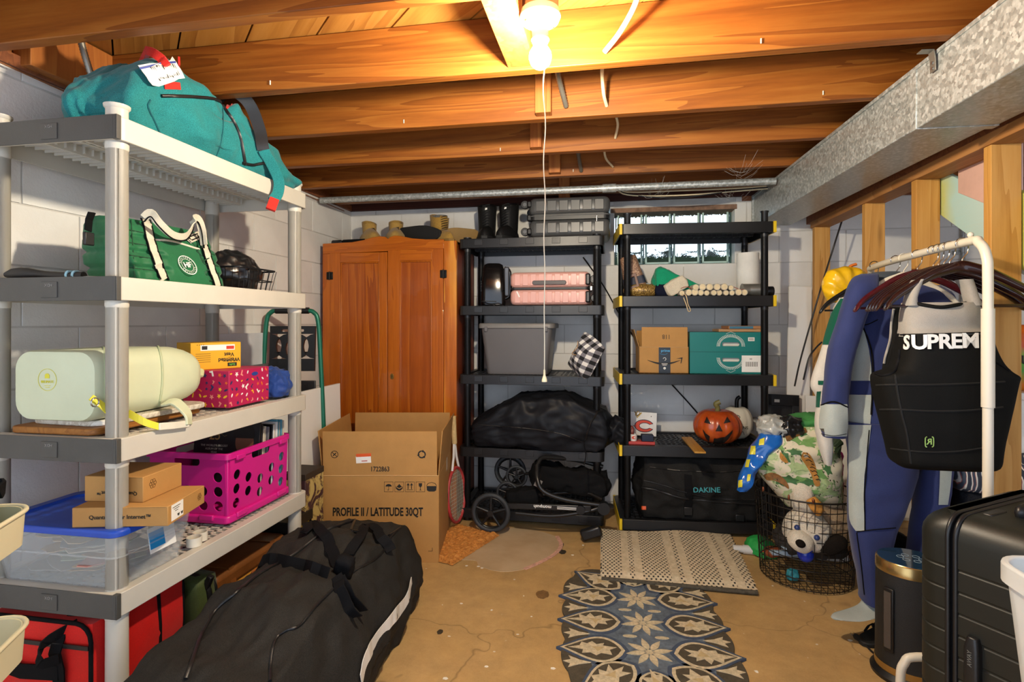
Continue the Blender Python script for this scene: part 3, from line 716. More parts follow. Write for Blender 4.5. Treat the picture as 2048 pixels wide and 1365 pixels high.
# ---- magenta printed box, yellow box
m_mag = PL('magenta_card', 'b31a50', .55, var=.06)
pbx = T('printed_box', 'magenta cardboard box printed with white and yellow autumn shapes', 'box', (-1.519, 1.978, .925), R(90))
O('carton', B().box((0, 0, .07), (.246, .198, .14)), m_mag, pbx, bev=.002)
O('slot', B().prism([(.02 * math.cos(a), .008 * math.sin(a)) for a in [k * PI / 8 for k in range(16)]], .001, Matrix.Translation((.03, -.099, .117)) @ XZ()), PL('slot_blue', '27408c', .6), pbx)
pm = [PL('print_yellow', 'e6b52a', .6), PL('print_orange', 'dd6a2c', .6), m_inkw, PL('print_navy', '2b2d5e', .6), PL('print_pink', 'e08a80', .6)]
rr = random.Random(3)
def leaf(k, s_):
    if k == 0: return [(s_ * math.cos(a) * (1 if i % 2 else .45), s_ * math.sin(a) * (1 if i % 2 else .45)) for i, a in enumerate([j * PI / 5 for j in range(10)])]
    if k == 1: return [(-.2 * s_, -s_), (.2 * s_, -s_), (.35 * s_, s_), (-.35 * s_, s_)]
    if k == 2: return [(-.3 * s_, s_), (.3 * s_, s_), (.3 * s_, -.3 * s_), (1.1 * s_, -.6 * s_), (1.1 * s_, -s_), (-.3 * s_, -s_)]
    return [(s_ * .9 * math.cos(a), .4 * s_ * math.sin(a)) for a in [j * PI / 4 for j in range(8)]]
for face, fw in ((0, .246), (1, .198)):
    for i in range(8 if face == 0 else 7):
        for j in range(5):
            cx = -fw / 2 + (i + .5) * fw / (8 if face == 0 else 7) + rr.uniform(-.005, .005); cz = .014 + j * .028 + rr.uniform(-.005, .005)
            if face == 0 and abs(cx - .03) < .03 and cz > .1: continue
            k = rr.choice([0, 1, 2, 3, 3, 0]); mt = rr.choice(pm); b = B().prism(leaf(k, rr.uniform(.006, .011)), .0006)
            rot = (PI / 2, 0, 0) if face == 0 else (PI / 2, 0, -PI / 2); loc = (cx, -.0992, cz) if face == 0 else (-.1232, cx * 1, cz)
            O('printed_shape', b, mt, pbx, loc, Euler((rot[0], 0, rot[2])).to_matrix().to_4x4().__matmul__(Matrix.Rotation(rr.uniform(0, 6), 4, 'Z')).to_euler())
m_yb = PL('yellow_card', 'e3a81c', .5, var=.05)
ybx = T('carton_box', 'yellow weighted vest carton on top of the magenta printed box', 'box', (-1.585, 1.955, 1.0655), R(62))
O('carton', B().box((0, 0, .0525), (.19, .13, .105)), m_yb, ybx, bev=.002)
O('barcode_label', B().box((.005, -.0653, .085), (.13, .0008, .022)), m_lab, ybx)
O('barcode', B().box((-.045, -.0660, .085), (.02, .0006, .014)), m_ink, ybx); O('warning_mark', B().box((.052, -.0660, .084), (.03, .0006, .013)), PL('warn_red', 'c8341f', .5), ybx)
text('Weighted\nVest', .021, m_ink, ybx, (.048, -.0656, .046), (-PI / 2, PI, PI) if False else (PI / 2, PI, 0), bold=.02)
text('10lb Neoprene', .0085, m_ink, ybx, (.05, -.0656, .030), (PI / 2, PI, 0))
O('brand_plate', B().box((.06, -.0655, .016), (.036, .0006, .014)), m_ink, ybx); text('GoFit', .010, PL('logo_green', '6cc04a', .5), ybx, (.06, -.0660, .016), (PI / 2, PI, 0), bold=.02)
text('\u2022 \u2022 \u2022 \u2022', .012, m_ink, ybx, (-.06, -.0656, .096), FRONT)
for k in range(5): O('fine_print', B().box((-.05, -.0653, .03 + .008 * k), (.055, .0005, .002)), PL('print_brown', '8a6512', .6), ybx)
m_blue = FAB('blue_nylon', '1f3f86', 300, .1, .6)
b = soft((.13, .15, .115), .75, 20, None, .016, 14, 2); o = O('stuff_sack', b, m_blue, None, (-1.47, 2.205, .925), smooth=True); tag(o, 'small bunched blue nylon sack beside the magenta printed box', 'bag')
O('knot', soft((.03, .05, .03), .6, 8, None, .006, 30, 4), m_blue, o, (.0, -.02, .10), smooth=True)

# ---- clear bin with blue lid
m_clear = GLASSY('clear_plastic', 'dfe4e4', .15, .2, 0)
m_lid = PL('blue_lid', '1c48b4', .35, var=.05)
cbn = T('storage_bin', 'clear plastic bin with blue lid under the two brown cardboard boxes', 'bin', (-1.585, 1.465, .488), 0)
def tub(w, d, h, wt, dt, r, th=.003, n=5):
    b = B(); o0, o1 = rrect(w, d, r, n), rrect(wt, dt, r, n); i0, i1 = rrect(w - 2 * th, d - 2 * th, r, n), rrect(wt - 2 * th, dt - 2 * th, r, n)
    return b.loft([[(x, y, 0) for x, y in o0], [(x, y, h) for x, y in o1], [(x, y, h) for x, y in i1], [(x, y, th) for x, y in i0]])
O('tub', tub(.40, .25, .165, .455, .30, .03), m_clear, cbn, smooth=40)
O('tub_rib', B().tube([(x, y, .095) for x, y in rrect(.436, .282, .03, 5)], .003, 6, True), m_clear, cbn, smooth=60)
b = B(); o0, o1, o2 = rrect(.47, .315, .035, 6), rrect(.46, .305, .03, 6), rrect(.40, .25, .03, 6)
b.loft([[(x, y, .158) for x, y in o0], [(x, y, .172) for x, y in o0], [(x, y, .177) for x, y in o1], [(x, y, .177) for x, y in o2], [(x, y, .170) for x, y in rrect(.39, .24, .03, 6)]]); O('lid', b, m_lid, cbn, bev=.002)
O('label', B().box((.216, .02, .10), (.001, .10, .075), (0, -.17, 0)), m_lab, cbn); O('label_block', B().box((.2172, .0, .10), (.001, .055, .05), (0, -.17, 0)), PL('label_blue', '1a8fd0', .5), cbn)
mp = [PL('paper_tan', 'b89a70', .8), PL('paper_cream', 'd8cdb4', .8), PL('paper_pink', 'c98f82', .8), PL('paper_green', '9ca888', .8), PL('paper_grey', '8d8a86', .8)]
rr = random.Random(11)
for k in range(34):
    zz = .012 + .004 * k; w_ = rr.uniform(.08, .2)
    o = O('paper_sheet', B().prism([(w_ * .5 * math.cos(a) * (1 + .2 * math.sin(3 * a + k)), .5 * w_ * .8 * math.sin(a) * (1 + .2 * math.cos(2 * a + k))) for a in [j * PI / 6 for j in range(12)]], .0025), rr.choice(mp), None, (-1.585 + rr.uniform(-.1, .1), 1.465 + rr.uniform(-.05, .05), .488 + zz), (rr.uniform(-.04, .04), rr.uniform(-.06, .06), rr.uniform(0, 3)))
    tag(o, 'flat paper cut-out among many inside the clear blue-lidded bin', 'paper', 'paper cut-outs in the clear bin')
m_card = PL('cardboard', 'b28448', .75, var=.07, vs=10, bs=160, bst=.12)
m_cardd = PL('cardboard_edge', '8d6634', .8)
def carton(label, c, rz, w, d, h, name='cardboard_box'):
    t = T(name, label, 'box', c, rz); O('carton', B().box((0, 0, h / 2), (w, d, h)), m_card, t, bev=.002)
    O('fold_line', B().box((w * .28, -d / 2 - .0003, h - .0015), (w * .4, .0008, .001)), m_cardd, t); return t
q1 = carton('wider shallow brown box resting directly on the blue bin lid', (-1.400, 1.445, .666), R(13), .265, .205, .056)
text('Quantum Fiber Internet\u2122', .016, m_ink, q1, (.0, -.1032, .028), FRONT, bold=.012)
O('shipping_label', B().box((.1328, -.055, .03), (.0006, .062, .046)), m_lab, q1)
for k in range(3): O('label_line', B().box((.1333, -.06, .044 - .006 * k), (.0005, .04 - .012 * k, .0016)), m_ink, q1)
for x in (0, 1): text('W', .010, m_ink, q1, (.1333, -.05 + .018 * x, .016), RIGHT, bold=.05)
def flower(parent, loc, rot, s_):
    for k in range(6):
        a = k * PI / 3; O('flower_print', B().prism([(x + s_ * .5 * math.cos(a), y + s_ * .5 * math.sin(a)) for x, y in band(s_ * .26, s_ * .33, 12)], .0005), PL('print_brown2', '5d3a14', .7), parent, loc, rot)
flower(q1, (.1328, .07, .03), RIGHT, .014)
q2 = carton('smaller brown box topmost on the blue-lidded bin', (-1.445, 1.465, .7225), R(6), .182, .168, .074)
text('Quantum Internet\u2122', .015, m_ink, q2, (.01, -.0846, .026), (PI / 2, PI, 0), bold=.012); flower(q2, (.0912, -.045, .045), RIGHT, .018)

# ---- pink crate of records
m_pink = PL('pink_crate', 'd01a86', .38, var=.05)
names_ = ['black', 'white', 'steel blue', 'grey', 'dark brown', 'cream']; ords_ = 'first second third fourth fifth sixth seventh eighth ninth tenth eleventh twelfth thirteenth fourteenth fifteenth sixteenth'.split()
cr = T('milk_crate', 'bright pink plastic crate with round holes holding records', 'crate', (-1.592, 2.045, .488), R(90))
def holed(w, h, holes, th):
    """a panel in XZ, thickness th, with round or slot holes really cut"""
    bm = bmesh.new(); vs = [bm.verts.new((x, 0, z)) for x, z in ((-w / 2, 0), (w / 2, 0), (w / 2, h), (-w / 2, h))]
    ed = [bm.edges.new((vs[i], vs[(i + 1) % 4])) for i in range(4)]
    for poly in holes:
        hv = [bm.verts.new((x, 0, z)) for x, z in poly]; ed += [bm.edges.new((hv[i], hv[(i + 1) % len(hv)])) for i in range(len(hv))]
    bmesh.ops.triangle_fill(bm, use_beauty=True, use_dissolve=False, edges=ed, normal=(0, -1, 0))
    r_ = bmesh.ops.extrude_face_region(bm, geom=bm.faces[:])
    bmesh.ops.translate(bm, vec=(0, th, 0), verts=[g for g in r_['geom'] if isinstance(g, bmesh.types.BMVert)])
    b = B(); bm.verts.index_update(); b.v = [tuple(v.co) for v in bm.verts]; b.f = [tuple(v.index for v in f.verts) for f in bm.faces]; bm.free(); return b
def circ(x, z, r, n=14): return [(x + r * math.cos(2 * PI * k / n), z + r * math.sin(2 * PI * k / n)) for k in range(n)]
def slot(x, z, w, h): return [(x + px_, z + pz_) for px_, pz_ in rrect(w, h, h / 2.2, 4)]
hs = lambda xs: [circ(x, zz, .0155) for x in xs for zz in (.055, .11, .165)]
W1, D1, H1 = .405, .355, .266
fp = holed(W1 - .03, H1 - .02, [circ(x, zz + (.026 if i in (1, 3) else 0), .0195) for i, x in enumerate((-.145, -.075, 0, .075, .145)) for zz in (.055, .11, .165) if not (i in (1, 2, 3) and zz > .16)] + [slot(0, .222, .12, .034)], .004)
sp = holed(D1 - .03, H1 - .02, [circ(x, zz, .0195) for x in (-.13, -.065, 0, .065, .13) for zz in (.055, .11, .165) if not (abs(x) < .07 and zz > .16)] + [slot(0, .222, .11, .034)], .004)
for s_, rz_ in ((-1, 0), (1, PI)): O('side_panel', fp, m_pink, cr, (0, s_ * (D1 / 2 - .01), .01), (R(2.0), 0, rz_), smooth=30)
for s_, rz_ in ((-1, -PI / 2), (1, PI / 2)): O('end_panel', sp, m_pink, cr, (s_ * (W1 / 2 - .01), 0, .01), (R(2.0), 0, rz_), smooth=30)
b = B(); o0, i0 = rrect(W1 + .012, D1 + .012, .02, 4), rrect(W1 - .016, D1 - .016, .014, 4)
b.loft([[(x, y, H1 - .022) for x, y in o0], [(x, y, H1) for x, y in o0], [(x, y, H1) for x, y in i0], [(x, y, H1 - .022) for x, y in i0], [(x, y, H1 - .022) for x, y in o0]], True, False); O('top_rim', b, m_pink, cr, bev=.002)
O('base', B().prism(rrect(W1 + .006, D1 + .006, .02, 4), .03), m_pink, cr, bev=.006)
for sx in (-1, 1):
    for yy in (-1,):
        O('stacking_lug', B().box((sx * .13, -D1 / 2 - .004, .024), (.06, .012, .022)), m_pink, cr, bev=.004); O('stacking_lug', B().box((sx * .14, -D1 / 2 - .008, H1 - .022), (.05, .01, .02)), m_pink, cr, bev=.003)
    O('stacking_lug', B().box((-W1 / 2 - .004, sx * .09, .024), (.012, .06, .022)), m_pink, cr, bev=.004)
O('corner_post', B().box((-W1 / 2 + .014, -D1 / 2 + .014, H1 / 2), (.014, .014, H1 - .02)), m_pink, cr, bev=.004)
rr = random.Random(5)
mcov = [PL('cover_black', '141417', .35), PL('cover_white', 'dcdcd8', .35), PL('cover_blue', '5a94a8', .35), PL('cover_grey', '6a6a6e', .35), PL('cover_brown', '4a382c', .35), PL('cover_cream', 'c9bfa8', .35)]
for k in range(16):
    y = -.17 + .022 * k; h = .295 + rr.uniform(-.012, .012) + .022 * (k == 0); th = .005 + rr.uniform(0, .005)
    w_ = .30 + rr.uniform(-.015, .01); tl_ = R(-6 + k * .3)
    t = T('record_sleeve' , 'record sleeve standing upright among others in the pink crate', 'record', (-1.585, 2.035 + .0128 * k, .528), 0, 'record sleeves in the pink crate', (tl_, 0, 0))
    ci_ = 0 if k < 2 else rr.randrange(6); t['label'] = names_[ci_] + ' record sleeve, ' + ords_[k] + ' from the front of the pink crate'
    O('sleeve', B().box((0, 0, h / 2 - .01), (w_, th, h)), mcov[ci_], t, bev=.001)
    if k == 0:
        t['label'] = 'black record sleeve with gold 25 and a portrait in the pink crate'; del t['group']
        y = -th / 2 - .0004; zo = h - .01
        text('25', .062, PL('gold_print', 'b08b52', .4, .5), t, (-.055, y, zo - .062), FRONT, sx=.9)
        for j in range(3): text(('THE WORLD\u2019S BIGGEST', 'ALBUM OF THE', 'YEAR')[j], .012, PL('soft_print', 'a8a49a', .5), t, (-.055, y, zo - .105 - .014 * j), FRONT)
        hd = O('portrait', B().prism([(.042 * math.cos(a), .055 * math.sin(a)) for a in [j * PI / 12 for j in range(24)]], .0005), PL('skin_print', '7a4a36', .5), t, (.085, y, zo - .085), FRONT)
        O('hair', B().prism([(.05 * math.cos(a) - .004, .05 * math.sin(a) + .028) for a in [R(-15) + j * R(210) / 14 for j in range(15)]], .0004), PL('hair_print', '160f0c', .5), hd, (0, 0, .0005))
        O('gold_scroll', B().tube([(-.12 + .011 * j, y, zo - .06 + .006 * math.sin(j * 1.7)) for j in range(12)], .0008, 4), PL('gold_print', 'b08b52', .4, .5), t)
m_cup = PL('cap_cream', 'dcd6c6', .4)
for x, y, a in ((-1.415, 1.70, 0), (-1.40, 1.655, .4)):
    o = O('post_connector', B().lathe([(.024, 0), (.024, .03), (.0215, .03), (.0215, .004)], 20, cap=True), m_cup, None, (x, y, .488), (0, 0, a), smooth=35)
    tag(o, 'hollow off white plastic connector ring, the one nearer the ' + ('pink crate' if a == 0 else 'clear bin'), 'connector', 'loose post connectors')
# ================================================================ FLOOR THINGS AT LEFT
m_redn = FAB('red_nylon', 'd3160f', 300, .06, .5, .06)
rb = T('insulated_bag', 'bright red insulated delivery bag with black straps under the off white shelving', 'bag', (-1.625, 1.475, .076), 0)
def frb(p, c):
    if p.z > .05 and abs(c[0]) < .9: p.z -= .012 * (1 - c[0] ** 2)
    return p
b = soft((.40, .34, .345), .16, 16, frb, .004, 6, 2.2); O('body', b, m_redn, rb, smooth=40)
pipe = B()
for yy in (-.168, .168): pipe.tube([(x * .97, yy, z + .165) for x, z in rrect(.395, .32, .05, 4)], .006, 6, True)
O('piping', pipe, m_strap, rb, smooth=60, kind='stuff')
O('zipper', B().strap([(-.2, -.174, .262), (0, -.176, .262), (.19, -.174, .262)], .012, .004, (0, 0, 1)), m_blk, rb)
for x in (-.13, .10): O('strap', B().strap([(x, -.178, .02), (x, -.182, .20), (x * .9, -.185, .245), (x * .85, -.16, .30), (x * .85, -.10, .335)], .038, .004, (1, 0, 0)), m_strap, rb)
O('side_band', B().strap([(.2015, .06, .02), (.203, .06, .2), (.195, .06, .325), (.10, .06, .338), (-.1, .06, .338)], .012, .004, (0, 1, 0)), m_strap, rb)
O('handle', B().strap([(-.13, -.183, .20), (-.02, -.188, .185), (.10, -.183, .19)], .042, .005, (0, 0, 1)), m_strap, rb, bev=.001)
O('handle', B().strap(bez([(-.12, -.16, .30), (-.14, -.21, .27), (-.10, -.215, .235), (-.07, -.19, .24)], 4), .03, .004, (.3, 0, 1)), m_strap, rb)
O('handle', B().strap(bez([(.12, -.14, .31), (.075, -.20, .28), (.08, -.215, .235), (.11, -.19, .235)], 4), .03, .004, (.3, 0, 1)), m_strap, rb)
text('gimme', .035, m_ink, rb, (-.035, -.1765, .07), FRONT, bold=.03)
# green case with a black zip, and leather suitcase
m_olive = FAB('olive_canvas', '3e4a22', 400, .1, .6)
oc = T('padded_case', 'olive green padded case with black zip between the red bag and leather suitcase', 'case', (-1.58, 1.735, .076), R(90))
b = soft((.11, .36, .29), .35, 14, None, .003, 8, 4); O('body', b, m_olive, oc, smooth=True)
O('zipper', B().tube([(-.01, y, z + .135) for y, z in rrect(.362, .275, .07, 5)], .012, 6, True), m_blk, oc, smooth=60); O('piping', B().tube([(.03, y, z + .135) for y, z in rrect(.356, .27, .07, 5)], .006, 6, True), m_blk, oc, smooth=60)
O('zip_pull', B().box((-.012, -.18, .255), (.02, .02, .05), (.4, 0, 0)), m_blk, oc, bev=.003)
m_lea = PL('tan_leather', 'c48a34', .4, var=.18, vs=12, bs=90, bst=.15); m_lead = PL('brown_leather', '7c4a22', .38, var=.2, vs=12, bs=90, bst=.15)
ls = T('leather_suitcase', 'old tan and brown leather suitcase lying under the off white shelving', 'suitcase', (-1.60, 2.03, .076), R(90))
O('body', B().prism(rrect(.46, .32, .03, 4), .165), m_lea, ls, bev=.012)
O('lid', B().prism(rrect(.468, .328, .035, 4), .07), m_lead, ls, (0, 0, .155), bev=.02, seg=3)
for x in (-.13, .13):
    O('belt', B().strap([(x, -.165, .02), (x, -.168, .15), (x, -.155, .228), (x, .1, .229)], .03, .004, (1, 0, 0)), m_lead, ls)
    O('buckle', B().box((x, -.171, .15), (.04, .006, .035)), PL('brass', '96753a', .3, .8), ls, bev=.002)
O('buckle', B().box((0, -.168, .145), (.05, .006, .04)), PL('orange_leather', 'b0602c', .5), ls, bev=.003)
O('handle', B().tube(bez([(-.06, -.166, .12), (-.05, -.19, .11), (.05, -.19, .11), (.06, -.166, .12)], 4), .008, 8), m_lead, ls, smooth=60)
nk = T('shoe_box', 'black shoe box with yellow sideways lettering behind the leather suitcase', 'box', (-1.60, 2.375, 0), R(90))
O('carton', B().box((0, 0, .16), (.20, .32, .32)), PL('black_card', '191715', .5), nk, bev=.003); O('lid', B().box((0, 0, .315), (.208, .328, .05)), PL('black_card', '191715', .5), nk, bev=.003)
text('Nike', .12, PL('nike_yellow', 'd9b512', .5), nk, (.03, -.1612, .19), (PI / 2, -PI / 2, 0), bold=.03)
t = NT('map_print'); v = t.coord(); n = t.noise(v, 9, 5, .65, 1.2); t.col(t.ramp(n, [(.44, 'bfa968'), (.5, 'a08b50'), (.53, '4a2a30'), (.6, '3a2228')], 'LINEAR')); t.set(rough=.6)
px = T('printed_carton', 'tall carton with dark blotches on yellow behind the far shelving post', 'box', (-1.50, 2.50, 0), R(90))
O('carton', B().box((0, 0, .25), (.17, .12, .50)), t.m, px, bev=.003); O('lid', B().box((0, 0, .505), (.174, .124, .03)), PL('brown_card', '2e231b', .6), px, bev=.002)
# white boards leaning
m_mel = PL('white_melamine', 'e9e7e1', .3, var=.02)
for x, y0, y1, h, a, lb in ((-1.572, 2.60, 3.03, .885, -.02, 'white board leaning in front of the wardrobe behind the off white shelving'), (-1.66, 2.40, 2.70, .80, -.05, 'second white board standing behind the taller white leaning board')):
    o = O('white_board', B().box((0, 0, h / 2), (.016, y1 - y0, h)), m_mel, None, (x, (y0 + y1) / 2, .003), (0, a, 0), bev=.001); tag(o, lb, 'board')
# step ladder and folding table on the left wall
m_gt = PL('green_tube', '1f6f58', .35, .3)
sl = T('step_ladder', 'folded green tube step ladder with black plastic steps', 'ladder', (-1.735, 2.78, 0), R(14), None)
for s_ in (-1, 1):
    O('rail', B().tube(bez([(s_ * .185, 0, .0), (s_ * .175, 0, .5), (s_ * .155, 0, 1.0), (s_ * .14, 0, 1.25), (s_ * .115, 0, 1.305), (s_ * .085, 0, 1.315)], 5), .0125, 10), m_gt, sl, smooth=60)
O('grip', B().tube([(-.09, 0, 1.315), (.09, 0, 1.315)], .018, 12), m_blk, sl, smooth=40)
def step(z, h, w):
    f = holed(w, h, [slot(-w * .3, h * .55, w * .12, h * .55), slot(w * .3, h * .55, w * .12, h * .55), slot(0, h * .5, w * .3, h * .5), slot(0, h * .9, w * .5, h * .06)], .02)
    o = O('step', f, m_blk, sl, (0, -.012, z), (R(-4), 0, 0), bev=.002)
step(.98, .25, .245); step(.62, .24, .27); step(.28, .22, .29)
O('tread', B().box((0, -.03, .86), (.27, .014, .14)), m_blk, sl, bev=.004); g = B()
for i in range(9):
    for j in range(4): g.box((-.11 + .0275 * i, -.0385, .815 + .03 * j), (.014, .004, .014))
O('tread_studs', g, m_blk, sl, kind='stuff')
ft = T('folding_table', 'white folding table with oval hand hole leaning on the left wall', 'table', (-1.885, 2.62, 0.002), R(-90), None, (R(0), 0, R(90)))
f = holed(.50, 1.19, [slot(.12, .95, .06, .10)], .03); O('table_top', f, PL('table_white', 'd9dbe0', .4), ft, bev=.004, rot=(0, 0, 0))
O('table_frame', B().tube([(x, -.012, z + .56) for x, z in rrect(.40, .90, .06, 4)], .011, 8, True), PL('grey_frame', '7d7f84', .4, .5), ft, smooth=60)

# ---- utility cart in the corner by the camera
m_crm = PL('cream_enamel', 'd3cbaa', .4, var=.04)
ut = T('utility_cart', 'cream metal trolley with two shallow trays at the near end', 'cart', (-1.212, .690, 0), R(28))
def tray(z):
    b = B(); o0, o1, i1, i0 = rrect(.29, .44, .05, 6), rrect(.30, .45, .055, 6), rrect(.288, .438, .05, 6), rrect(.278, .428, .045, 6)
    b.loft([[(x, y, z) for x, y in o0], [(x, y, z + .07) for x, y in o1], [(x, y, z + .07) for x, y in i1], [(x, y, z + .004) for x, y in i0]]); o = O('tray', b, m_crm, ut, smooth=40)
    O('rolled_rim', B().tube([(x, y, z + .07) for x, y in rrect(.302, .452, .056, 6)], .0045, 8, True), m_crm, o, smooth=60)
for z in (.80, .568, .20): tray(z)
for s_ in (-1, 1):
    for y in (-.17, .17): O('leg', B().cyl((s_ * .12, y - .08, .05), (s_ * .12, y - .08, .80), .011), m_crm, ut, smooth=40); O('caster', B().cyl((s_ * .156 - .012, y - .02, .03), (s_ * .156 + .012, y - .02, .03), .03, n=16), m_blk, ut, smooth=40)
m_gbag = FAB('kelly_green', '2a7a56', 400, .08, .6)
gb = T('cooler_bag', 'small green zip bag with black handle standing in the cream trolley tray', 'bag', (-1.235, .70, .806), R(28))
b = soft((.25, .32, .15), .4, 16, None, .003, 9, 6); O('body', b, m_gbag, gb, smooth=True); O('seam', B().tube([(.118, y, z + .075) for y, z in rrect(.26, .115, .05, 4)], .004, 6, True), m_gbag, gb, smooth=60)
O('handle', B().strap(bez([(.03, .15, .10), (.07, .178, .105), (.115, .182, .112), (.12, .165, .10)], 4), .03, .006, (0, .2, 1)), m_strap, gb, bev=.001)

# ---- large black duffel on the floor
m_duf = FAB('black_polyester', '202020', 700, .3, .7, .3, '393734')
db = T('duffel_bag', 'very large black duffel bag with white side stripe on the floor', 'bag', (-1.055, 1.74, 0), R(4))
def fdb(p, c):
    y = p.y; k = 1.0; zz = p.z + .2
    k = 1 - .10 * max(0, -y - .2) / .5 - .18 * max(0, y - .45) / .25
    p.z = -.2 + zz * (k + .05 * math.sin(y * 7 + 1))
    if zz > .12:
        p.z -= .05 * math.exp(-((y - .02) / .12) ** 2) * (zz / .4)
        p.x *= 1 - .30 * (zz - .12) / .28 * (1 - .4 * abs(c[1]))
    p.z += .015 * noise.noise(Vector((p.x * 6, p.y * 5, 3)))
    return p
b = soft((.56, 1.36, .43), .42, 44, fdb, .027, 4.6, 8.3); O('body', b, m_duf, db, smooth=True); S = Surf(b, db)
z = B(); seam(z, S, [(372, 1360), (400, 1280), (430, 1225), (470, 1190), (520, 1150), (590, 1110), (650, 1065), (700, 1045), (745, 1032)], .006, .003); O('zipper', z, m_blk, db, smooth=60)
z = B(); seam(z, S, [(540, 1365), (542, 1320), (552, 1280), (575, 1262), (600, 1252), (640, 1205), (700, 1150), (760, 1110), (785, 1070), (815, 1045)], .0045, .002); O('piping', z, m_blk, db, smooth=60)
O('white_stripe', B().strap(S.line([(822, 1165), (812, 1200), (778, 1245), (748, 1285), (728, 1325), (720, 1363)], .004, 6), .048, .002, (0, -.3, 1)), PL('stripe_white', 'dedcd6', .5), db)
def ST(pts, w=.034, off=.012, sd=(0, 0, 1), n=6): O('strap', B().strap(S.line(pts, off, n), w, .004, sd), m_strap, db, bev=.001)
ST([(478, 1160), (500, 1136), (540, 1126), (600, 1138), (655, 1158)], .04, .014, (.3, .3, 1)); ST([(600, 1052), (632, 1058), (660, 1098), (672, 1128), (680, 1150)], .04, .016, (1, 0, .3))
ST([(690, 1120), (712, 1085), (738, 1058), (760, 1080), (775, 1108)], .04, .02, (1, .4, 0)); ST([(668, 1160), (676, 1190), (690, 1225), (706, 1238)], .036, .016, (1, 0, .2)); ST([(672, 1165), (690, 1200), (714, 1230)], .03, .024, (1, 0, .2))
kp = S.at(676, 1145, .02); O('strap_wrap', soft((.06, .05, .10), .5, 8, None, .004, 30), m_strap, db, kp - Vector((0, 0, .04)), (0.3, .3, 0), smooth=True)

# ================================================================ WARDROBE
m_oak = WOOD('wardrobe_panel_wood', '7e360a', 'a9540f', 'c8721c', 'Z', .8, .32, False, .3, contrast=1.1)
m_oak2 = WOOD('wardrobe_frame_wood', '96480e', 'b96314', 'd07a20', 'Z', 1.1, .3, False, .3, contrast=.7)
m_fir = WOOD('wardrobe_stile_wood', '8e420a', 'c66f18', 'eba03c', 'Z', .55, .3, False, .3, contrast=1.9)
m_oakh = WOOD('wardrobe_rail_wood', '96480e', 'b96314', 'd07a20', 'X', 1.1, .3, False, .3, contrast=.7)
wd = T('wardrobe', 'tall orange brown wooden two door wardrobe with wavy top rail', 'wardrobe', (-1.413, 3.355, 0), 0)
WW = .452
b = B().box2((-WW, .01, .06), (-WW + .02, .46, 1.765)).box2((WW - .02, .01, .06), (WW, .46, 1.765)).box2((-WW, .01, 1.745), (WW, .46, 1.765)).box2((-WW, .44, .06), (WW, .46, 1.765)).box2((-WW, .01, .06), (WW, .46, .09))
O('carcass', b, PL('wardrobe_side', '7e3410', .4, var=.15), wd, bev=.002)
O('stile', B().box2((-WW - .004, -.012, 0), (-WW + .055, .012, 1.70)), m_oak2, wd, bev=.002); O('stile', B().box2((WW - .078, -.012, 0), (WW + .004, .012, 1.765)), m_fir, wd, bev=.002)
pr = [(-WW - .004, 1.70), (WW - .078, 1.715), (WW - .078, 1.775), (.25, 1.778), (.16, 1.787), (.09, 1.803), (.045, 1.808), (.015, 1.80), (.0, 1.788), (-.02, 1.802), (-.06, 1.806), (-.11, 1.80), (-.17, 1.785), (-.25, 1.773), (-WW - .004, 1.768)]
O('crest_rail', B().prism(pr, .024, XZ(.012)), m_oakh, wd, bev=.003)
def wdoor(x0, x1, zt, sl_, sr, tz, keyh):
    z0 = .09; h = zt - z0; y = -.016
    d = O('door', B().box2((x0, y, z0), (x0 + sl_, .008, zt)).box2((x1 - sr, y, z0), (x1, .008, zt)), m_oak2, wd, bev=.002)
    O('door_rail', B().box2((x0 + sl_, y, zt - tz), (x1 - sr, .008, zt)).box2((x0 + sl_, y, z0), (x1 - sr, .008, z0 + .09)), m_oakh, d, bev=.002)
    O('door_panel', B().box2((x0 + sl_ - .004, -.003, z0 + .08), (x1 - sr + .004, .006, zt - tz + .004)), m_oak, d)
    m_ = B(); xs, xe, ze = x0 + sl_, x1 - sr, zt - tz
    m_.box2((xs, y + .002, z0 + .09), (xs + .008, .0, ze)); m_.box2((xe - .008, y + .002, z0 + .09), (xe, .0, ze)); m_.box2((xs, y + .002, ze - .008), (xe, .0, ze)); O('panel_mould', m_, m_oak2, d, bev=.003, kind='stuff')
    return d
dl = wdoor(-WW + .05, -.004, 1.703, .075, .055, .062, 0); dr = wdoor(0, WW - .08, 1.715, .082, .078, .072, 1)
m_iron = PL('black_iron', '191817', .35, .6)
for d, x in ((dl, -WW + .05), (dr, WW - .08)):
    for z in (1.555, .35):
        hg = O('hinge', B().box2((x - .022, -.021, z - .025), (x + .022, -.014, z + .025)), m_iron, d, bev=.003); O('pin', B().cyl((x, -.022, z - .027), (x, -.022, z + .027), .005, n=8), m_iron, hg, smooth=60)
O('keyhole', B().prism([(.013 * math.cos(a), .019 * math.sin(a)) for a in [k * PI / 8 for k in range(16)]], .004, Matrix.Translation((.03, -.016, .902)) @ XZ()), PL('brass', '96753a', .3, .8), dr, bev=.001)
O('keyhole_slot', B().prism([(.0035 * math.cos(a), .003 * math.sin(a) + .004) for a in [k * PI / 5 for k in range(10)]], .001, Matrix.Translation((.03, -.0202, .902)) @ XZ()).box((.03, -.0207, .898), (.003, .001, .012)), m_ink, dr)

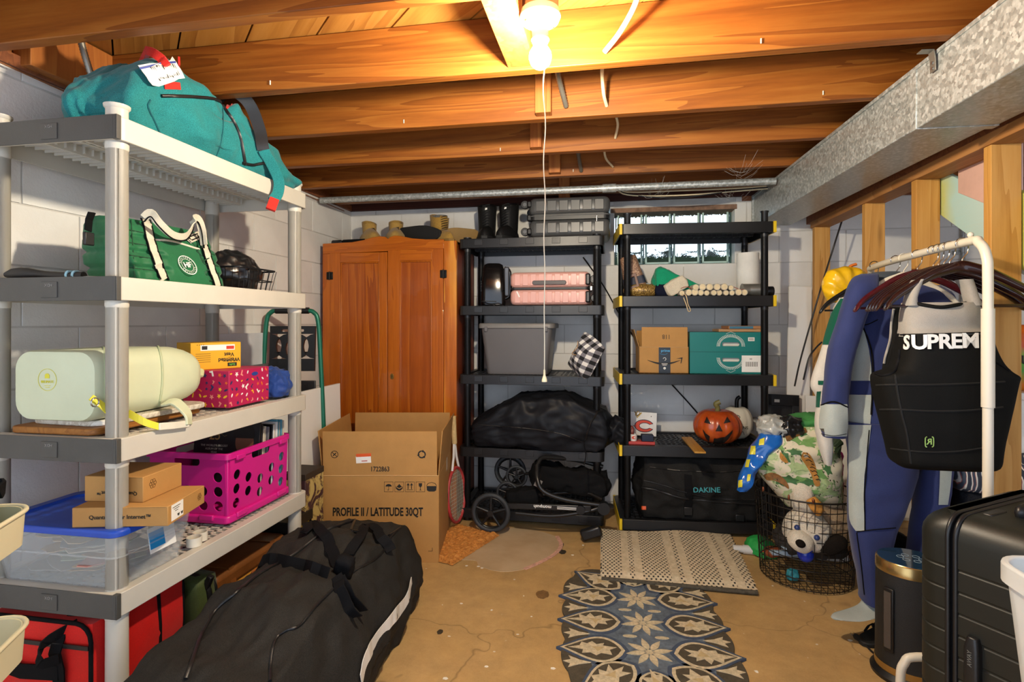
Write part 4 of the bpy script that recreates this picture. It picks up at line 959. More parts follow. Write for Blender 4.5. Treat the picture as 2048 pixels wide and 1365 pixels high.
# ---- footwear
def shoe(t, L, wd_, hs, shaft, mu, ms, lace=None, lean=0, open_=True, rad=.038):
    rings = []
    for k in range(13):
        f = k / 12; y = -L / 2 + L * f
        w = wd_ / 2 * (math.sin(PI * min(1, f * 1.6 + .06) * .5) ** .6) * (1 - .22 * max(0, f - .35)) * (1 if f < .95 else .82)
        h = hs * (.48 + .52 * min(1, f * 1.9)) * (1 if f < .96 else .8); h = h * (.65 if k == 0 else 1)
        rings.append([(w * math.cos(a) * (1.0 if math.sin(a) < .5 else .92), y, .018 + max(0, h * math.sin(a))) for a in [PI * j / 12 for j in range(13)]] + [(-w * .9, y, .012), (w * .9, y, .012)])
    b = B().loft(rings)
    O('upper', b, mu, t, smooth=60)
    sr = []
    for f in range(13):
        q = f / 12; sr.append((q,))
    sole = [((wd_ / 2 + .004) * (math.sin(PI * min(1, q * 1.6 + .08) * .5) ** .6) * (1 - .22 * max(0, q - .35)) * (1 if q < .95 else .8), -L / 2 - .006 + (L + .012) * q) for (q,) in sr]
    O('sole', B().prism([(w, y) for w, y in sole] + [(-w, y) for w, y in sole[::-1]], .022), ms, t, bev=.003)
    yc = L * .22
    rs = []
    for k in range(9):
        f = k / 8; z = hs * .55 + (shaft - hs * .55) * f; r = rad * (1 + .18 * f); o = lean * f * f
        rs.append([(r * math.cos(a) * .85 + .002 * noise.noise(Vector((a * 3, z * 30, 1))), yc - o + r * 1.15 * math.sin(a) + .004 * noise.noise(Vector((a * 2, z * 40, 5))), z + (.028 * math.sin(a) if k == 8 else 0)) for a in [2 * PI * j / 18 for j in range(18)]])
    rs += [[(x * .86, yc - lean + (y - yc + lean) * .86, z) for x, y, z in rs[-1]]] + [[(x * .8, yc - lean + (y - yc + lean) * .8, hs * .7) for x, y, z in rs[-1]]]
    O('shaft', B().loft(rs), mu, t, smooth=60)
    if lace:
        n = max(3, int((shaft - hs * .4) / .022))
        for k in range(n):
            f = k / (n - 1); z = hs * 1.02 + (shaft - .015 - hs) * f if shaft > hs * 1.6 else hs * (.85 + .25 * f); y = (yc - rad * 1.32 - lean * f * f - .02 * (1 - f)) if shaft > hs * 1.6 else (-L * .18 + L * .2 * f)
            O('lace', B().tube([(-.022, y + .006, z - .006), (0, y - .006, z + .002), (.022, y + .006, z + .008)], .0026, 5), lace, t, smooth=60)
        O('tongue', B().strap(bez([(0, yc - rad * 1.25 - lean, shaft - .05), (0, yc - rad * 1.22 - lean, shaft - .025), (0, yc - rad * 1.1 - lean, shaft - .008)], 4), .05, .008, (1, 0, 0)), mu, t, bev=.002)
m_tan = FAB('tan_suede', 'b08c48', 300, .15, .9); m_tans = PL('tan_sole', '8a6a34', .7); m_lbr = PL('brown_lace', '40301c', .8)
m_bs = FAB('black_leather', '1c1b1b', 200, .2, .5); m_bsole = PL('black_sole', '121212', .7); m_lbk = PL('black_lace', '0d0d0d', .8)
ZT = 1.768
t = T('shoe', 'tan suede lace up shoe nearest the left end of the wardrobe top', 'shoe', (-1.60, 3.50, ZT), R(34), 'tan lace up shoes'); shoe(t, .29, .15, .105, .165, m_tan, m_tans, m_lbr, -.015, rad=.05)
t2 = dup(t, (-1.425, 3.50, ZT), R(20), 'tan suede lace up shoe beside the black shoe, behind the crest'); 
t = T('shoe', 'black shoe lying on its side on the wardrobe top', 'shoe', (-1.25, 3.47, ZT + .062), 0, None, (0, R(90), R(78))); shoe(t, .31, .12, .10, .15, m_bs, m_bsole, m_lbk)
m_suede = FAB('tan_boot_suede', 'a8823c', 250, .18, .95)
t = T('ankle_boot', 'tan suede boot with wide open grey lined top on wardrobe', 'boot', (-1.10, 3.52, ZT), R(40)); shoe(t, .28, .12, .09, .195, m_suede, m_tans, m_lbr, 0, rad=.062)
O('lining', B().lathe([(.064, .197), (.056, .14), (.0, .14)], 18, Matrix.Translation((0, .062, 0)) @ Matrix.Diagonal((.82, 1.1, 1, 1)), False), FAB('grey_fleece', '6c6a66', 200, .2), t)
t = T('ankle_boot', 'tan suede boot fallen on its side at right end of wardrobe', 'boot', (-1.0, 3.54, ZT + .055), 0, None, (0, R(-82), R(-62))); shoe(t, .26, .11, .08, .18, m_suede, m_tans, m_lbr)
t = T('folded_umbrella', 'folded black umbrella lying at the left end of the wardrobe top', 'umbrella', (-1.72, 3.42, ZT + .018), R(-4))
O('canopy', B().tube([(.13, 0, 0), (.12, 0, 0), (-.04, 0, 0), (-.05, 0, 0)], .02, 12, rad=[.006, .018, .017, .011]), m_strap, t, smooth=50); O('handle', B().tube([(-.05, 0, 0), (-.06, 0, 0), (-.12, 0, 0), (-.126, 0, 0)], .014, 12, rad=[.009, .016, .017, .012]), m_blk, t, smooth=50)
# ---- large open cardboard box
bx = T('cardboard_box', 'large open brown cardboard box on the floor before the wardrobe', 'box', (-1.233, 2.978, 0), R(10.2))
BWd, BDp, BHt, FL = .605, .575, .452, .232
m_ci = PL('cardboard_inner', 'a67c48', .8, var=.06, vs=14, bs=160, bst=.12)
def wallp(x0, y0, x1, y1, name='side'):
    d = Vector((x1 - x0, y1 - y0, 0)); O(name, B().box(((x0 + x1) / 2, (y0 + y1) / 2, BHt / 2), (d.length, .006, BHt), (0, 0, math.atan2(d.y, d.x))), m_card, bx, bev=.001)
w2, d2 = BWd / 2, BDp / 2
wallp(-w2, -d2, w2, -d2, 'front_side'); wallp(w2, -d2, w2, d2); wallp(w2, d2, -w2, d2); wallp(-w2, d2, -w2, -d2)
O('bottom', B().box((0, 0, .004), (BWd, BDp, .006)), m_ci, bx)
def flap(cx, cy, L, ang, tilt, nm='flap'):
    return O(nm, B().box((0, 0, FL / 2), (L, .005, FL)), m_card, bx, (cx, cy, BHt), Euler((tilt, 0, ang)), bev=.0012)
f0 = flap(0, -d2, BWd - .012, 0, R(2.5)); flap(w2, 0, BDp - .012, R(90), R(5)); flap(0, d2, BWd - .012, R(180), R(3)); flap(-w2, 0, BDp - .02, R(-90), R(6))
O('crease', B().tube([(-w2, -d2 - .003, BHt), (0, -d2 - .003, BHt + .001), (w2, -d2 - .003, BHt)], .0025, 5), PL('card_crease', 'c9a06a', .8), bx)
yb = -d2 - .0034
text('PROFILE II / LATITUDE 30QT', .060, m_ink, bx, (-.012, yb, .262), FRONT, bold=.028, sx=.625)
text('1722863', .036, m_ink, f0, (.0, -.0032, .034), FRONT, bold=.012, sx=.8)
# recycle and no-knife marks
rc = O('recycle_mark', B().prism(band(.014, .021, 8, 100, 195), .0005), m_ink, f0, (.218, -.0027, .112), FRONT)
for k in (1, 2): O('recycle_arrow', B().prism(band(.014, .021, 8, 100 + 120 * k, 195 + 120 * k), .0005), m_ink, rc)
for k in range(3):
    a = R(100 + 120 * k + 100); c_ = Vector((.0175 * math.cos(a), .0175 * math.sin(a), 0)); O('arrow_head', B().prism([(c_.x + .009 * math.cos(a + PI / 2 + q), c_.y + .009 * math.sin(a + PI / 2 + q)) for q in (0, 2.2, -2.2)], .0006), m_ink, rc)
nm_ = O('no_knife_mark', B().prism(band(.0165, .0195, 28), .0005), m_ink, f0, (-.235, -.0027, .112), FRONT); O('bar', B().box((0, 0, .0003), (.035, .003, .0006), (0, 0, R(-42))), m_ink, nm_); O('knife', B().box((0, 0, .0003), (.022, .005, .0006), (0, 0, R(45))), m_ink, nm_)
O('price_label', B().box((-.085, -.003, .085), (.078, .0008, .036), (0, R(-3), 0)), m_lab, f0); O('price_label_top', B().box((-.084, -.0032, .108), (.078, .0008, .016), (0, R(-3), 0)), PL('label_orange', 'dc5a24', .5), f0); O('price_print', B().box((-.08, -.0036, .078), (.03, .0006, .006), (0, R(-3), 0)), PL('print_pinkred', 'c97f78', .6), f0)
sym = []
for k in range(4):
    fx = .045 + .055 * k; fr = O('symbol_frame', B().box((fx, yb, .42), (.046, .0005, .0015)).box((fx, yb, .368), (.046, .0005, .0015)).box((fx - .023, yb, .394), (.0015, .0005, .053)).box((fx + .023, yb, .394), (.0015, .0005, .053)), m_ink, bx, kind='stuff')
    o = Matrix.Translation((fx, yb, .394)) @ XZ()
    if k == 0: g = B().prism([(.016 * math.cos(a), .016 * math.sin(a) * .8 + .002) for a in [PI * j / 10 for j in range(11)]], .0005, o); O('umbrella_symbol', g, m_ink, bx); O('umbrella_stem', B().prism([(-.001, .002), (.001, .002), (.001, -.018), (-.006, -.018), (-.006, -.015), (-.001, -.0155)], .0005, o), m_ink, bx)
    if k == 1: O('hands_symbol', B().prism([(-.014, .0), (0, .015), (.014, 0), (0, -.006)], .0005, o), m_ink, bx); O('palms', B().prism([(-.018, .006), (-.014, -.004), (0, -.012), (.014, -.004), (.018, .006), (.018, -.008), (.006, -.019), (-.006, -.019), (-.018, -.008)], .0005, o), m_ink, bx)
    if k == 2:
        for dx in (-.009, .009): O('arrow_symbol', B().prism([(dx - .002, -.012), (dx + .002, -.012), (dx + .002, .008), (dx + .008, .008), (dx, .02), (dx - .008, .008), (dx - .002, .008)], .0005, o), m_ink, bx)
        O('arrow_base', B().prism([(-.016, -.017), (.016, -.017), (.016, -.015), (-.016, -.015)], .0005, o), m_ink, bx)
    if k == 3: O('glass_symbol', B().prism([(-.009, .019), (.009, .019), (.008, .004), (.0015, -.002), (.0015, -.015), (.007, -.018), (-.007, -.018), (-.0015, -.015), (-.0015, -.002), (-.008, .004)], .0005, o), m_ink, bx)
o = Matrix.Translation((.268, yb, .394)) @ XZ()
O('cooker_symbol', B().prism([(-.026, .004), (.026, .004), (.024, -.018), (.014, -.024), (-.014, -.024), (-.024, -.018)], .0005, o), m_ink, bx); O('cooker_lid', B().tube([(.268 + x, yb, .394 + z) for x, z in ((-.026, .006), (-.018, .018), (0, .023), (.018, .018), (.026, .006))], .0014, 4), m_ink, bx)
O('corner_mark', B().box((.262, yb, .06), (.022, .0005, .002)).box((.272, yb, .068), (.002, .0005, .018)), m_ink, bx, kind='stuff')
O('side_stain', B().box((w2 + .0035, .12, .21), (.001, .03, .06), (.3, 0, 0)), m_ink, bx); O('tape', B().box((w2 + .003, .06, .43), (.001, .05, .09)), PL('tape', 'a98d66', .25), bx)
# ---- coir doormat
t = NT('coir'); v = t.coord(); n = t.noise(v, 60, 4, .8); t.col(t.ramp(n, [(.25, '8a5620'), (.5, 'c07c34'), (.8, 'dca05a')])); t.set(rough=.95); m_coir = t.m
mt = T('door_mat', 'shaggy orange brown coir doormat sticking out from behind the box', 'mat', (-.86, 2.985, 0), R(-20))
b = B(); NX, NY = 30, 44
for i in range(NX + 1):
    for j in range(NY + 1):
        x, y = (i / NX - .5) * .30, (j / NY - .5) * .46; e = min(1, min(i, NX - i, j, NY - j) / 2)
        b.v.append((x + .006 * noise.noise(Vector((y * 40, 1, i))), y + .006 * noise.noise(Vector((x * 40, 5, j))), .004 + e * (.016 + .012 * noise.noise(Vector((x * 45, y * 45, 0))) + .006 * rnd.random())))
for i in range(NX):
    for j in range(NY):
        k = i * (NY + 1) + j; b.f.append((k, k + NY + 1, k + NY + 2, k + 1))
O('pile', b, m_coir, mt, kind='stuff'); fb = B()
for k in range(1500):
    x, y = rnd.uniform(-.155, .155), rnd.uniform(-.235, .235); a = rnd.uniform(0, 6.3); l = rnd.uniform(.012, .03); p = Vector((x, y, .016)); q = p + Vector((l * math.cos(a), l * math.sin(a), rnd.uniform(-.008, .018))); s_ = Vector((-math.sin(a), math.cos(a), 0)) * .0012
    fb.add([p - s_, p + s_, q], [(0, 1, 2)])
O('fibres', fb, m_coir, mt, kind='stuff')
# ---- tennis racket between the wardrobe and the rack
tr = T('tennis_racket', 'tennis racket with cream taped grip standing between wardrobe and black rack', 'racket', (-.925, 3.26, 0), 0, None, (R(-3), R(1), R(80)))
O('grip', B().tube([(0, 0, z) for z in (.50, .505, .66, .672)], .017, 12, rad=[.014, .0165, .016, .018]), PL('grip_tape', 'cdb27e', .8, var=.2, vs=40), tr, smooth=50)
O('frame', B().tube([(.115 * math.sin(a), 0, .19 - .165 * math.cos(a)) for a in [k * 2 * PI / 28 for k in range(28)]], .010, 8, True), PL('racket_red', 'b03a3a', .35, var=.5, vs=9), tr, smooth=60)
for s_ in (-1, 1): O('throat', B().tube([(s_ * .05, 0, .335), (s_ * .02, 0, .42), (s_ * .006, 0, .51)], .008, 8), PL('racket_white', 'd8d6d4', .35), tr, smooth=60)
g = B()
for k in range(-6, 7):
    h = math.sqrt(max(0, 1 - (k / 7) ** 2)); g.cyl((k * .0155, 0, .19 - .16 * h), (k * .0155, 0, .19 + .16 * h), .0012, n=4); g.cyl((-.11 * h, 0, .19 + k * .022), (.11 * h, 0, .19 + k * .022), .0012, n=4)
O('strings', g, PL('string', 'b9b7a4', .5), tr, kind='stuff')
# ================================================================ THINGS ON THE BLACK RACK
ZA = [1.772, 1.353, .922, .468, .085]
t = T('combat_boot', 'left of two tall black combat boots on top of black rack', 'boot', (-.80, 3.50, ZA[0]), R(8), 'tall black combat boots'); shoe(t, .30, .125, .095, .25, m_bs, m_bsole, m_lbk, 0, rad=.064)
O('side_tag', B().box((.0, -.017, .215), (.014, .006, .020)), m_lab, t); dup(t, (-.668, 3.50, ZA[0]), R(-6), 'right of two tall black combat boots, beside the dark grey suitcase')
def rbox(sx, sy, sz, r, n=5, inset=None):
    """rounded box on its centre: rounded in plan and at top and bottom edges"""
    b = B(); rings = []
    for k in range(n + 1):
        a = PI / 2 * k / n; rings.append((-sz / 2 + r * (1 - math.sin(a)), r * (1 - math.cos(a)))) 
    rings = [(-sz / 2 + r * (1 - math.sin(PI / 2 * k / n)), r * (1 - math.cos(PI / 2 * k / n))) for k in range(n, -1, -1)]
    rings = [(z, i) for z, i in rings] + [(-z, i) for z, i in rings[::-1]]
    b.loft([[(x, y, z) for x, y in rrect(sx - 2 * i, sy - 2 * i, max(.004, r * 1.3 - i), 6)] for z, i in rings]); return b
m_gs = PL('charcoal_shell', '4a4a4a', .35, var=.08, bs=300, bst=.08)
sc_ = T('suitcase', 'dark grey hard shell suitcase with square ribs on top of black rack', 'suitcase', (-.255, 3.555, ZA[0] + .128), 0)
for s_ in (-1, 1):
    sh = O('shell', rbox(.50, .36, .108, .035), m_gs, sc_, (0, 0, s_ * .068), smooth=40)
    for k in range(6): O('rib_panel', B().box((-.175 + .072 * k, -.181, 0), (.056, .006, .064)), m_gs, sh, bev=.003)
    for k in range(6): O('rib_panel', B().box((-.175 + .072 * k, 0, s_ * .054), (.056, .26, .006)), m_gs, sh, bev=.003)
O('zip_band', B().prism(rrect(.494, .354, .035, 5), .034), m_blk, sc_, (0, 0, -.017)); O('zip_line', B().tube([(x, y, .008) for x, y in rrect(.498, .358, .036, 5)], .003, 5, True), PL('zip_grey', '6a6a6a', .4), sc_, smooth=60)
O('zip_pull', B().box((.17, -.184, -.02), (.006, .008, .04)), m_metal, sc_, bev=.002)
def wheel(t, loc, r, w, rot=(0, PI / 2, 0), par=None):
    o = O('wheel', B().lathe([(r * .5, -w / 2), (r, -w / 2), (r, w / 2), (r * .5, w / 2)], 20), m_blk, t, loc, rot, bev=.003); O('hub', B().lathe([(r * .45, -w * .55), (r * .45, w * .55)], 12), PL('hub_grey', '57585a', .4), o, smooth=35); return o
for y in (-.13, .13):
    for z in (-.085, .085): wheel(sc_, (-.272, y, z), .025, .022, (0, 0, 0)) if False else wheel(sc_, (-.275, y - .02, z), .026, .024, (PI / 2, 0, 0))
    
for z in (-.085, 0, .085): O('wheel_housing', B().box((-.245, -.15, z), (.03, .05, .04)), m_blk, sc_, bev=.008)
m_pk = PL('pink_shell', 'e0a89c', .35, var=.03)
ps = T('suitcase', 'pale pink hard shell suitcase lying on second shelf of black rack', 'suitcase', (-.375, 3.565, ZA[1] + .107), 0)
for s_ in (-1, 1):
    b = B(); base = rbox(.50, .36, .098, .03); sh = O('shell', base, m_pk, ps, (0, 0, s_ * .054), smooth=40)
    for k in range(9): O('groove_rib', B().box((-.20 + .05 * k, -.1805, 0), (.035, .004, .07)), m_pk, sh, bev=.002)
    O('corner_guard', B().box((.236, -.165, 0), (.03, .04, .07)), m_blk, ps, (0, 0, s_ * .054), bev=.008)
O('zip_band', B().prism(rrect(.497, .357, .03, 5), .010), m_blk, ps, (0, 0, -.005)); O('side_handle', B().prism(rrect(.21, .026, .012, 5), .012, XZ(-.181)), PL('handle_grey', '4c4545', .45), ps, (0, 0, .035), bev=.003)
O('lock', B().box((.255, -.12, .0), (.016, .05, .03)), m_metal, ps, bev=.003); O('end_handle', B().box((-.252, 0, .0), (.012, .12, .03)), m_blk, ps, bev=.004)
O('sticker', B().box((-.195, -.1835, -.035), (.008, .001, .04), (0, R(-25), 0)), m_lab, ps)
wheel(ps, (.272, -.13, .055), .026, .03, (PI / 2, 0, 0)); wheel(ps, (.272, -.13, -.06), .022, .03, (PI / 2, 0, 0)); wheel(ps, (.272, .13, .055), .026, .03, (PI / 2, 0, 0)); wheel(ps, (.272, .13, -.06), .022, .03, (PI / 2, 0, 0))
m_gloss = PL('gloss_black', '141212', .12, var=.1)
ap = T('air_purifier', 'glossy black countertop appliance with cord left of pink suitcase', 'appliance', (-.755, 3.52, ZA[1]), R(10))
O('body', B().loft([[(x, y, z) for x, y in rrect(w, d, .03, 5)] for w, d, z in ((.15, .17, 0), (.155, .175, .02), (.15, .165, .14), (.135, .14, .24), (.12, .125, .268), (.09, .10, .278))]), m_gloss, ap, smooth=40)
O('handle', B().tube(bez([(.07, -.03, .25), (.105, -.03, .22), (.105, -.03, .08), (.075, -.03, .05)], 4), .011, 8), m_gloss, ap, smooth=60)
O('glass_jug', B().box((.085, 0, .16), (.035, .10, .19)), PL('smoke_plastic', '47474c', .1), ap, bev=.008)
for k in range(6): O('vent_slot', B().box((-.079, -.03 + .0, .10 + .012 * k), (.004, .07, .004)), m_dark, ap)
O('cord', B().tube(bez([(.02, -.09, .03), (-.07, -.11, .03), (-.02, -.125, .012), (.04, -.14, .015), (.09, -.155, -.02), (.10, -.165, -.045), (.05, -.165, -.03), (.0, -.15, .01)], 6), .003, 6), m_blk, ap, smooth=60)
m_tote = PL('grey_tote', '5d5a5a', .45, var=.04, bs=200, bst=.06)
gt = T('storage_tote', 'dark grey plastic tote with lid on middle shelf of black rack', 'bin', (-.588, 3.56, ZA[2]), R(1))
O('tub', tub(.385, .29, .30, .455, .34, .03, .004), m_tote, gt, smooth=40); O('lid', B().loft([[(x, y, z) for x, y in rrect(w, d, .035, 5)] for w, d, z in ((.485, .36, .29), (.485, .36, .312), (.475, .35, .322))]), PL('grey_lid', '6e6b68', .45), gt, bev=.003)
for s_ in (-1, 1): O('latch', B().box((s_ * .19, -.178, .285), (.02, .01, .03)), m_tote, gt, bev=.003)
t = NT('gingham'); v = t.coord((1, 1, 1)); sx = t.n('ShaderNodeSeparateXYZ'); t.l(v, sx.inputs[0])
def stripe(o): return t.math('GREATER_THAN', t.math('FRACT', t.math('MULTIPLY', o, 21.0)), .5)
a_, b_ = stripe(sx.outputs[0]), stripe(sx.outputs[2]); s3 = t.math('MULTIPLY', t.math('ADD', a_, b_), .5)
t.col(t.ramp(s3, [(.2, 'e4e2dc'), (.45, '77757a'), (.8, '19191c')], 'CONSTANT')); t.set(rough=.9); m_ging = t.m
r_ = t.t.nodes[-1]
pw = T('throw_pillow', 'black and white checked pillow tipped against the black rack post', 'pillow', (-.205, 3.40, ZA[2] + .012), 0, None, (R(-6), R(30), R(-42)))
def fpw(p, c):
    e = max(abs(c[0]), abs(c[2])); p.y *= max(.12, 1 - e ** 2.2 * 1.0); return p
b = soft((.19, .17, .25), .22, 22, fpw, .003, 12, 3, flat=False); O('cushion', b, m_ging, pw, smooth=True)
O('ribbon', B().tube(bez([(-.05, -.075, .20), (-.02, -.09, .17), (-.035, -.09, .12), (.0, -.088, .13)], 5), .002, 5), PL('ribbon_tan', 'c39c6e', .7), pw)
m_cov = FAB('black_cover', '1b1c20', 500, .15, .42, .12)
bg_ = T('storage_bag', 'long lumpy black drawstring bag on fourth shelf of black rack', 'bag', (-.44, 3.50, ZA[3] + .002), 0)
def fbg(p, c):
    zz = p.z + .145; k = 1 - .55 * max(0, -p.x - .12) / .33 - .25 * max(0, p.x - .2) / .25; p.z = -.145 + zz * k * (1 + .03 * math.sin(p.x * 13)); return p
b = soft((.90, .40, .33), .5, 34, fbg, .022, 6.5, 4.4); O('body', b, m_cov, bg_, smooth=True); S = Surf(b, bg_)
z = B(); seam(z, S, [(955, 850), (1000, 853), (1060, 858), (1120, 868), (1165, 885)], .0025); O('seam', z, m_blk, bg_)
z = B(); seam(z, S, [(1170, 880), (1180, 850), (1195, 825)], .005, .004); O('drawstring', z, m_blk, bg_); O('drawstring', B().tube(bez([S.at(1170, 870), S.at(1168, 890, .01), PX(S, 1172, 910, -.14), PX(S, 1168, 932, -.14)], 5), .003, 5), m_blk, bg_)
O('bag_mouth', soft((.12, .10, .14), .4, 10, None, .02, 20), m_cov, bg_, (.44, -.06, .06), (0, .6, 0), smooth=True)
# folded stroller
m_strol = PL('stroller_black', '161617', .35, var=.2); m_tyre = PL('tyre_grey', '2b2e31', .6)
st_ = T('stroller', 'folded black stroller with spoked wheels on bottom of black rack', 'stroller', (-.55, 3.33, .005), 0)
def swheel(cx, cy, cz, r, spk=5, rz=0, wd_=.036):
    w = O('wheel', B().tube([(r * .88 * math.cos(a), 0, r * .88 * math.sin(a)) for a in [k * 2 * PI / 30 for k in range(30)]], r * .12, 8, True), m_tyre, st_, (cx, cy, cz), (0, 0, rz), smooth=60)
    O('rim', B().tube([(r * .74 * math.cos(a), 0, r * .74 * math.sin(a)) for a in [k * 2 * PI / 30 for k in range(30)]], r * .055, 6, True), m_strol, w, smooth=60)
    for k in range(spk):
        a = k * 2 * PI / spk + .3; O('spoke', B().cyl((0, 0, 0), (r * .78 * math.cos(a), 0, r * .78 * math.sin(a)), r * .10, r * .07, 6), m_strol, w, smooth=60)
    O('hub', B().lathe([(r * .16, -.02), (r * .16, .02)], 12, Matrix.Rotation(PI / 2, 4, 'X')), m_strol, w, smooth=35)
swheel(-.145, -.17, .125, .118); swheel(-.09, .16, .285, .105, 5); swheel(-.035, .08, .275, .07); swheel(-.075, -.02, .20, .07)
def bar(pts, r=.012, nm='frame_bar', n=8): O(nm, B().tube(bez(pts, 5), r, n), m_strol, st_, smooth=60)
O('side_rail', B().box((.19, -.16, .175), (.50, .02, .036), (0, R(-1.5), 0)), m_strol, st_, bev=.006); text('mompush', .026, m_inkw, st_, (.16, -.1708, .178), (PI / 2, PI, 0), bold=.02)
for k in range(3): O('fine_print', B().box((.30, -.1708, .183 - .006 * k), (.11, .0006, .0025)), m_inkw, st_)
bar([(.0, -.15, .125), (.22, -.16, .125), (.42, -.16, .165), (.50, -.14, .19)], .011); bar([(.12, -.10, .40), (.13, -.16, .33), (.17, -.18, .27), (.30, -.17, .225), (.50, -.15, .20), (.56, -.13, .19)], .014, 'handlebar')
bar([(.12, -.10, .40), (.16, -.05, .435), (.35, .05, .40), (.50, .08, .36)], .014, 'handlebar'); bar([(.22, .0, .33), (.40, .05, .31), (.52, .08, .31)], .009); bar([(-.08, -.02, .22), (.05, -.05, .23), (.15, -.10, .22)], .011); bar([(-.02, .1, .29), (.08, .06, .30), (.25, .03, .29)], .011); bar([(.0, .0, .16), (.2, .02, .20), (.4, .0, .22), (.5, -.05, .2)], .011)
O('folded_seat', soft((.46, .15, .14), .28, 18, None, .026, 9, 3), FAB('seat_black', '151516', 400, .15), st_, (.29, .06, .215), (0, R(6), 0), smooth=True)
O('footrest', soft((.20, .10, .10), .4, 10, None, .008, 14, 5), FAB('seat_black', '151516', 400, .15), st_, (.04, -.06, .15), (0, R(-12), 0), smooth=True)
O('hinge_joint', B().lathe([(.035, -.02), (.035, .02)], 16, Matrix.Translation((.51, -.15, .185)) @ Matrix.Rotation(PI / 2, 4, 'X')), m_strol, st_, smooth=35); O('hinge_joint', B().lathe([(.025, -.02), (.025, .02)], 16, Matrix.Translation((.38, -.165, .175)) @ Matrix.Rotation(PI / 2, 4, 'X')), m_strol, st_, smooth=35)
O('buckle_patch', B().box((.13, -.13, .30), (.04, .004, .05), (.3, .4, 0)), PL('patch_grey', '8f8a86', .5), st_); O('brake_foot', B().box((.44, -.18, .05), (.12, .05, .06), (0, R(-20), 0)), m_strol, st_, bev=.012)

# ================================================================ THINGS ON THE RACK WITH YELLOW CAPS
ZB = [1.832, 1.405, .945, .522, .085]
t = NT('brown_glitter'); v = t.coord(); n = t.noise(v, 130, 2, .8); t.col(t.ramp(n, [(.35, '4c341c'), (.5, '8a6a34'), (.66, 'd8b466')])); t.set(rough=.4, metal=.3); m_glit = t.m
t = NT('rust_glitter'); v = t.coord(); n = t.noise(v, 130, 2, .8); t.col(t.ramp(n, [(.35, '5a3c30'), (.5, '86644e'), (.66, 'b39478')])); t.set(rough=.5, metal=.2); m_glit2 = t.m
ph = T('pilgrim_hat', 'brown glitter pilgrim hat ornament with navy band and buckle', 'ornament', (.165, 3.50, ZB[1]), 0, None, (0, R(-14), 0))
O('crown', B().loft([[(x, y, z) for x, y in rrect(w, d, .02, 4)] for w, d, z in ((.135, .11, .05), (.13, .105, .10), (.11, .09, .20), (.10, .08, .255), (.085, .07, .262))]), m_glit2, ph, bev=.004)
O('brim', soft((.20, .15, .085), .8, 12), m_glit, ph, (.02, 0, -.004), (0, R(14), 0), smooth=True)
O('band', B().loft([[(x, y, z) for x, y in rrect(w, d, .02, 4)] for w, d, z in ((.137, .113, .078), (.130, .106, .125))]), PL('navy_band', '1c2236', .6), ph)
O('buckle', B().add(*[[(x, -.062 - q, z + .10) for q in (0, .012) for x, z in pts] for pts in ([(-.05, -.045), (.02, -.045), (.02, .045), (-.05, .045), (-.035, -.028), (.005, -.028), (.005, .028), (-.035, .028)],)], [(0, 1, 5, 4), (1, 2, 6, 5), (2, 3, 7, 6), (3, 0, 4, 7), (8, 12, 13, 9), (9, 13, 14, 10), (10, 14, 15, 11), (11, 15, 12, 8), (0, 8, 9, 1), (1, 9, 10, 2), (2, 10, 11, 3), (3, 11, 8, 0), (4, 5, 13, 12), (5, 6, 14, 13), (6, 7, 15, 14), (7, 4, 12, 15)]), PL('copper_buckle', '7a5a4a', .5), ph, bev=.002)
m_fg = FAB('green_felt', '10936a', 300, .1)
gh = T('stocking_cap', 'green and navy cloth cap with cream cuff lying on birch sticks', 'hat', (.41, 3.50, ZB[1] + .0), 0)
def fgh(p, c):
    zz = p.z + .09; f = (p.x + .15) / .30
    p.z = -.09 + zz * (1.0 - .95 * max(0, f - .15)) + .035 * max(0, f - .4); p.y *= 1 - .35 * f; return p
b = soft((.30, .18, .19), .45, 20, fgh, .012, 13, 6.1); O('body', b, m_fg, gh, smooth=True)
O('navy_end', soft((.11, .18, .085), .5, 12, None, .004, 16), FAB('navy_felt', '161a2c', 300, .1), gh, (-.095, -.004, 0), smooth=True)
O('cuff', soft((.135, .05, .085), .4, 14, None, .004, 16), FAB('cream_felt', 'd6cbb4', 300, .1), gh, (-.005, -.085, .028), (0, R(-32), R(6)), smooth=True)
O('cord_loop', B().tube(bez([(.0, -.10, .02), (.02, -.165, .0), (.03, -.175, -.05), (.045, -.175, -.085), (.032, -.175, -.09), (.02, -.172, -.05), (.0, -.15, .01)], 5), .003, 6), PL('cord_cream', 'cbb590', .8), gh, smooth=60)
m_bark = PL('birch_bark', 'a9a294', .8, var=.3, vs=18, bs=60, bst=.4); m_cut = PL('cut_wood', 'd9c7a0', .7, var=.15, vs=50)
sb_ = T('birch_bundle', 'wired bundle of short birch sticks between green cap and tin can', 'bundle', (.58, 3.45, ZB[1]), R(3))
rr = random.Random(8)
for k in range(17):
    if k < 11: x, z = -.175 + .035 * k, .0
    else: x, z = -.10 + .04 * (k - 11), .03
    r = rr.uniform(.015, .021); y0 = -.10 + rr.uniform(-.01, .015)
    s_ = O('stick', B().cyl((x, y0, r + z), (x + rr.uniform(-.01, .01), y0 + .24, r + z), r, n=12), m_bark, sb_, smooth=40); O('cut_end', B().cyl((x, y0 - .001, r + z), (x, y0, r + z), r * .82, n=12), m_cut, s_)
O('red_wire', B().tube([(-.18 + .02 * k, -.075, .044 + .01 * math.sin(k)) for k in range(19)], .002, 5), PL('wire_red', '9c4a38', .6), sb_)
cn = T('tin_can', 'open tin can lying on its side beside the birch sticks', 'can', (.765, 3.46, ZB[1] + .038), 0, None, (0, PI / 2, R(6)))
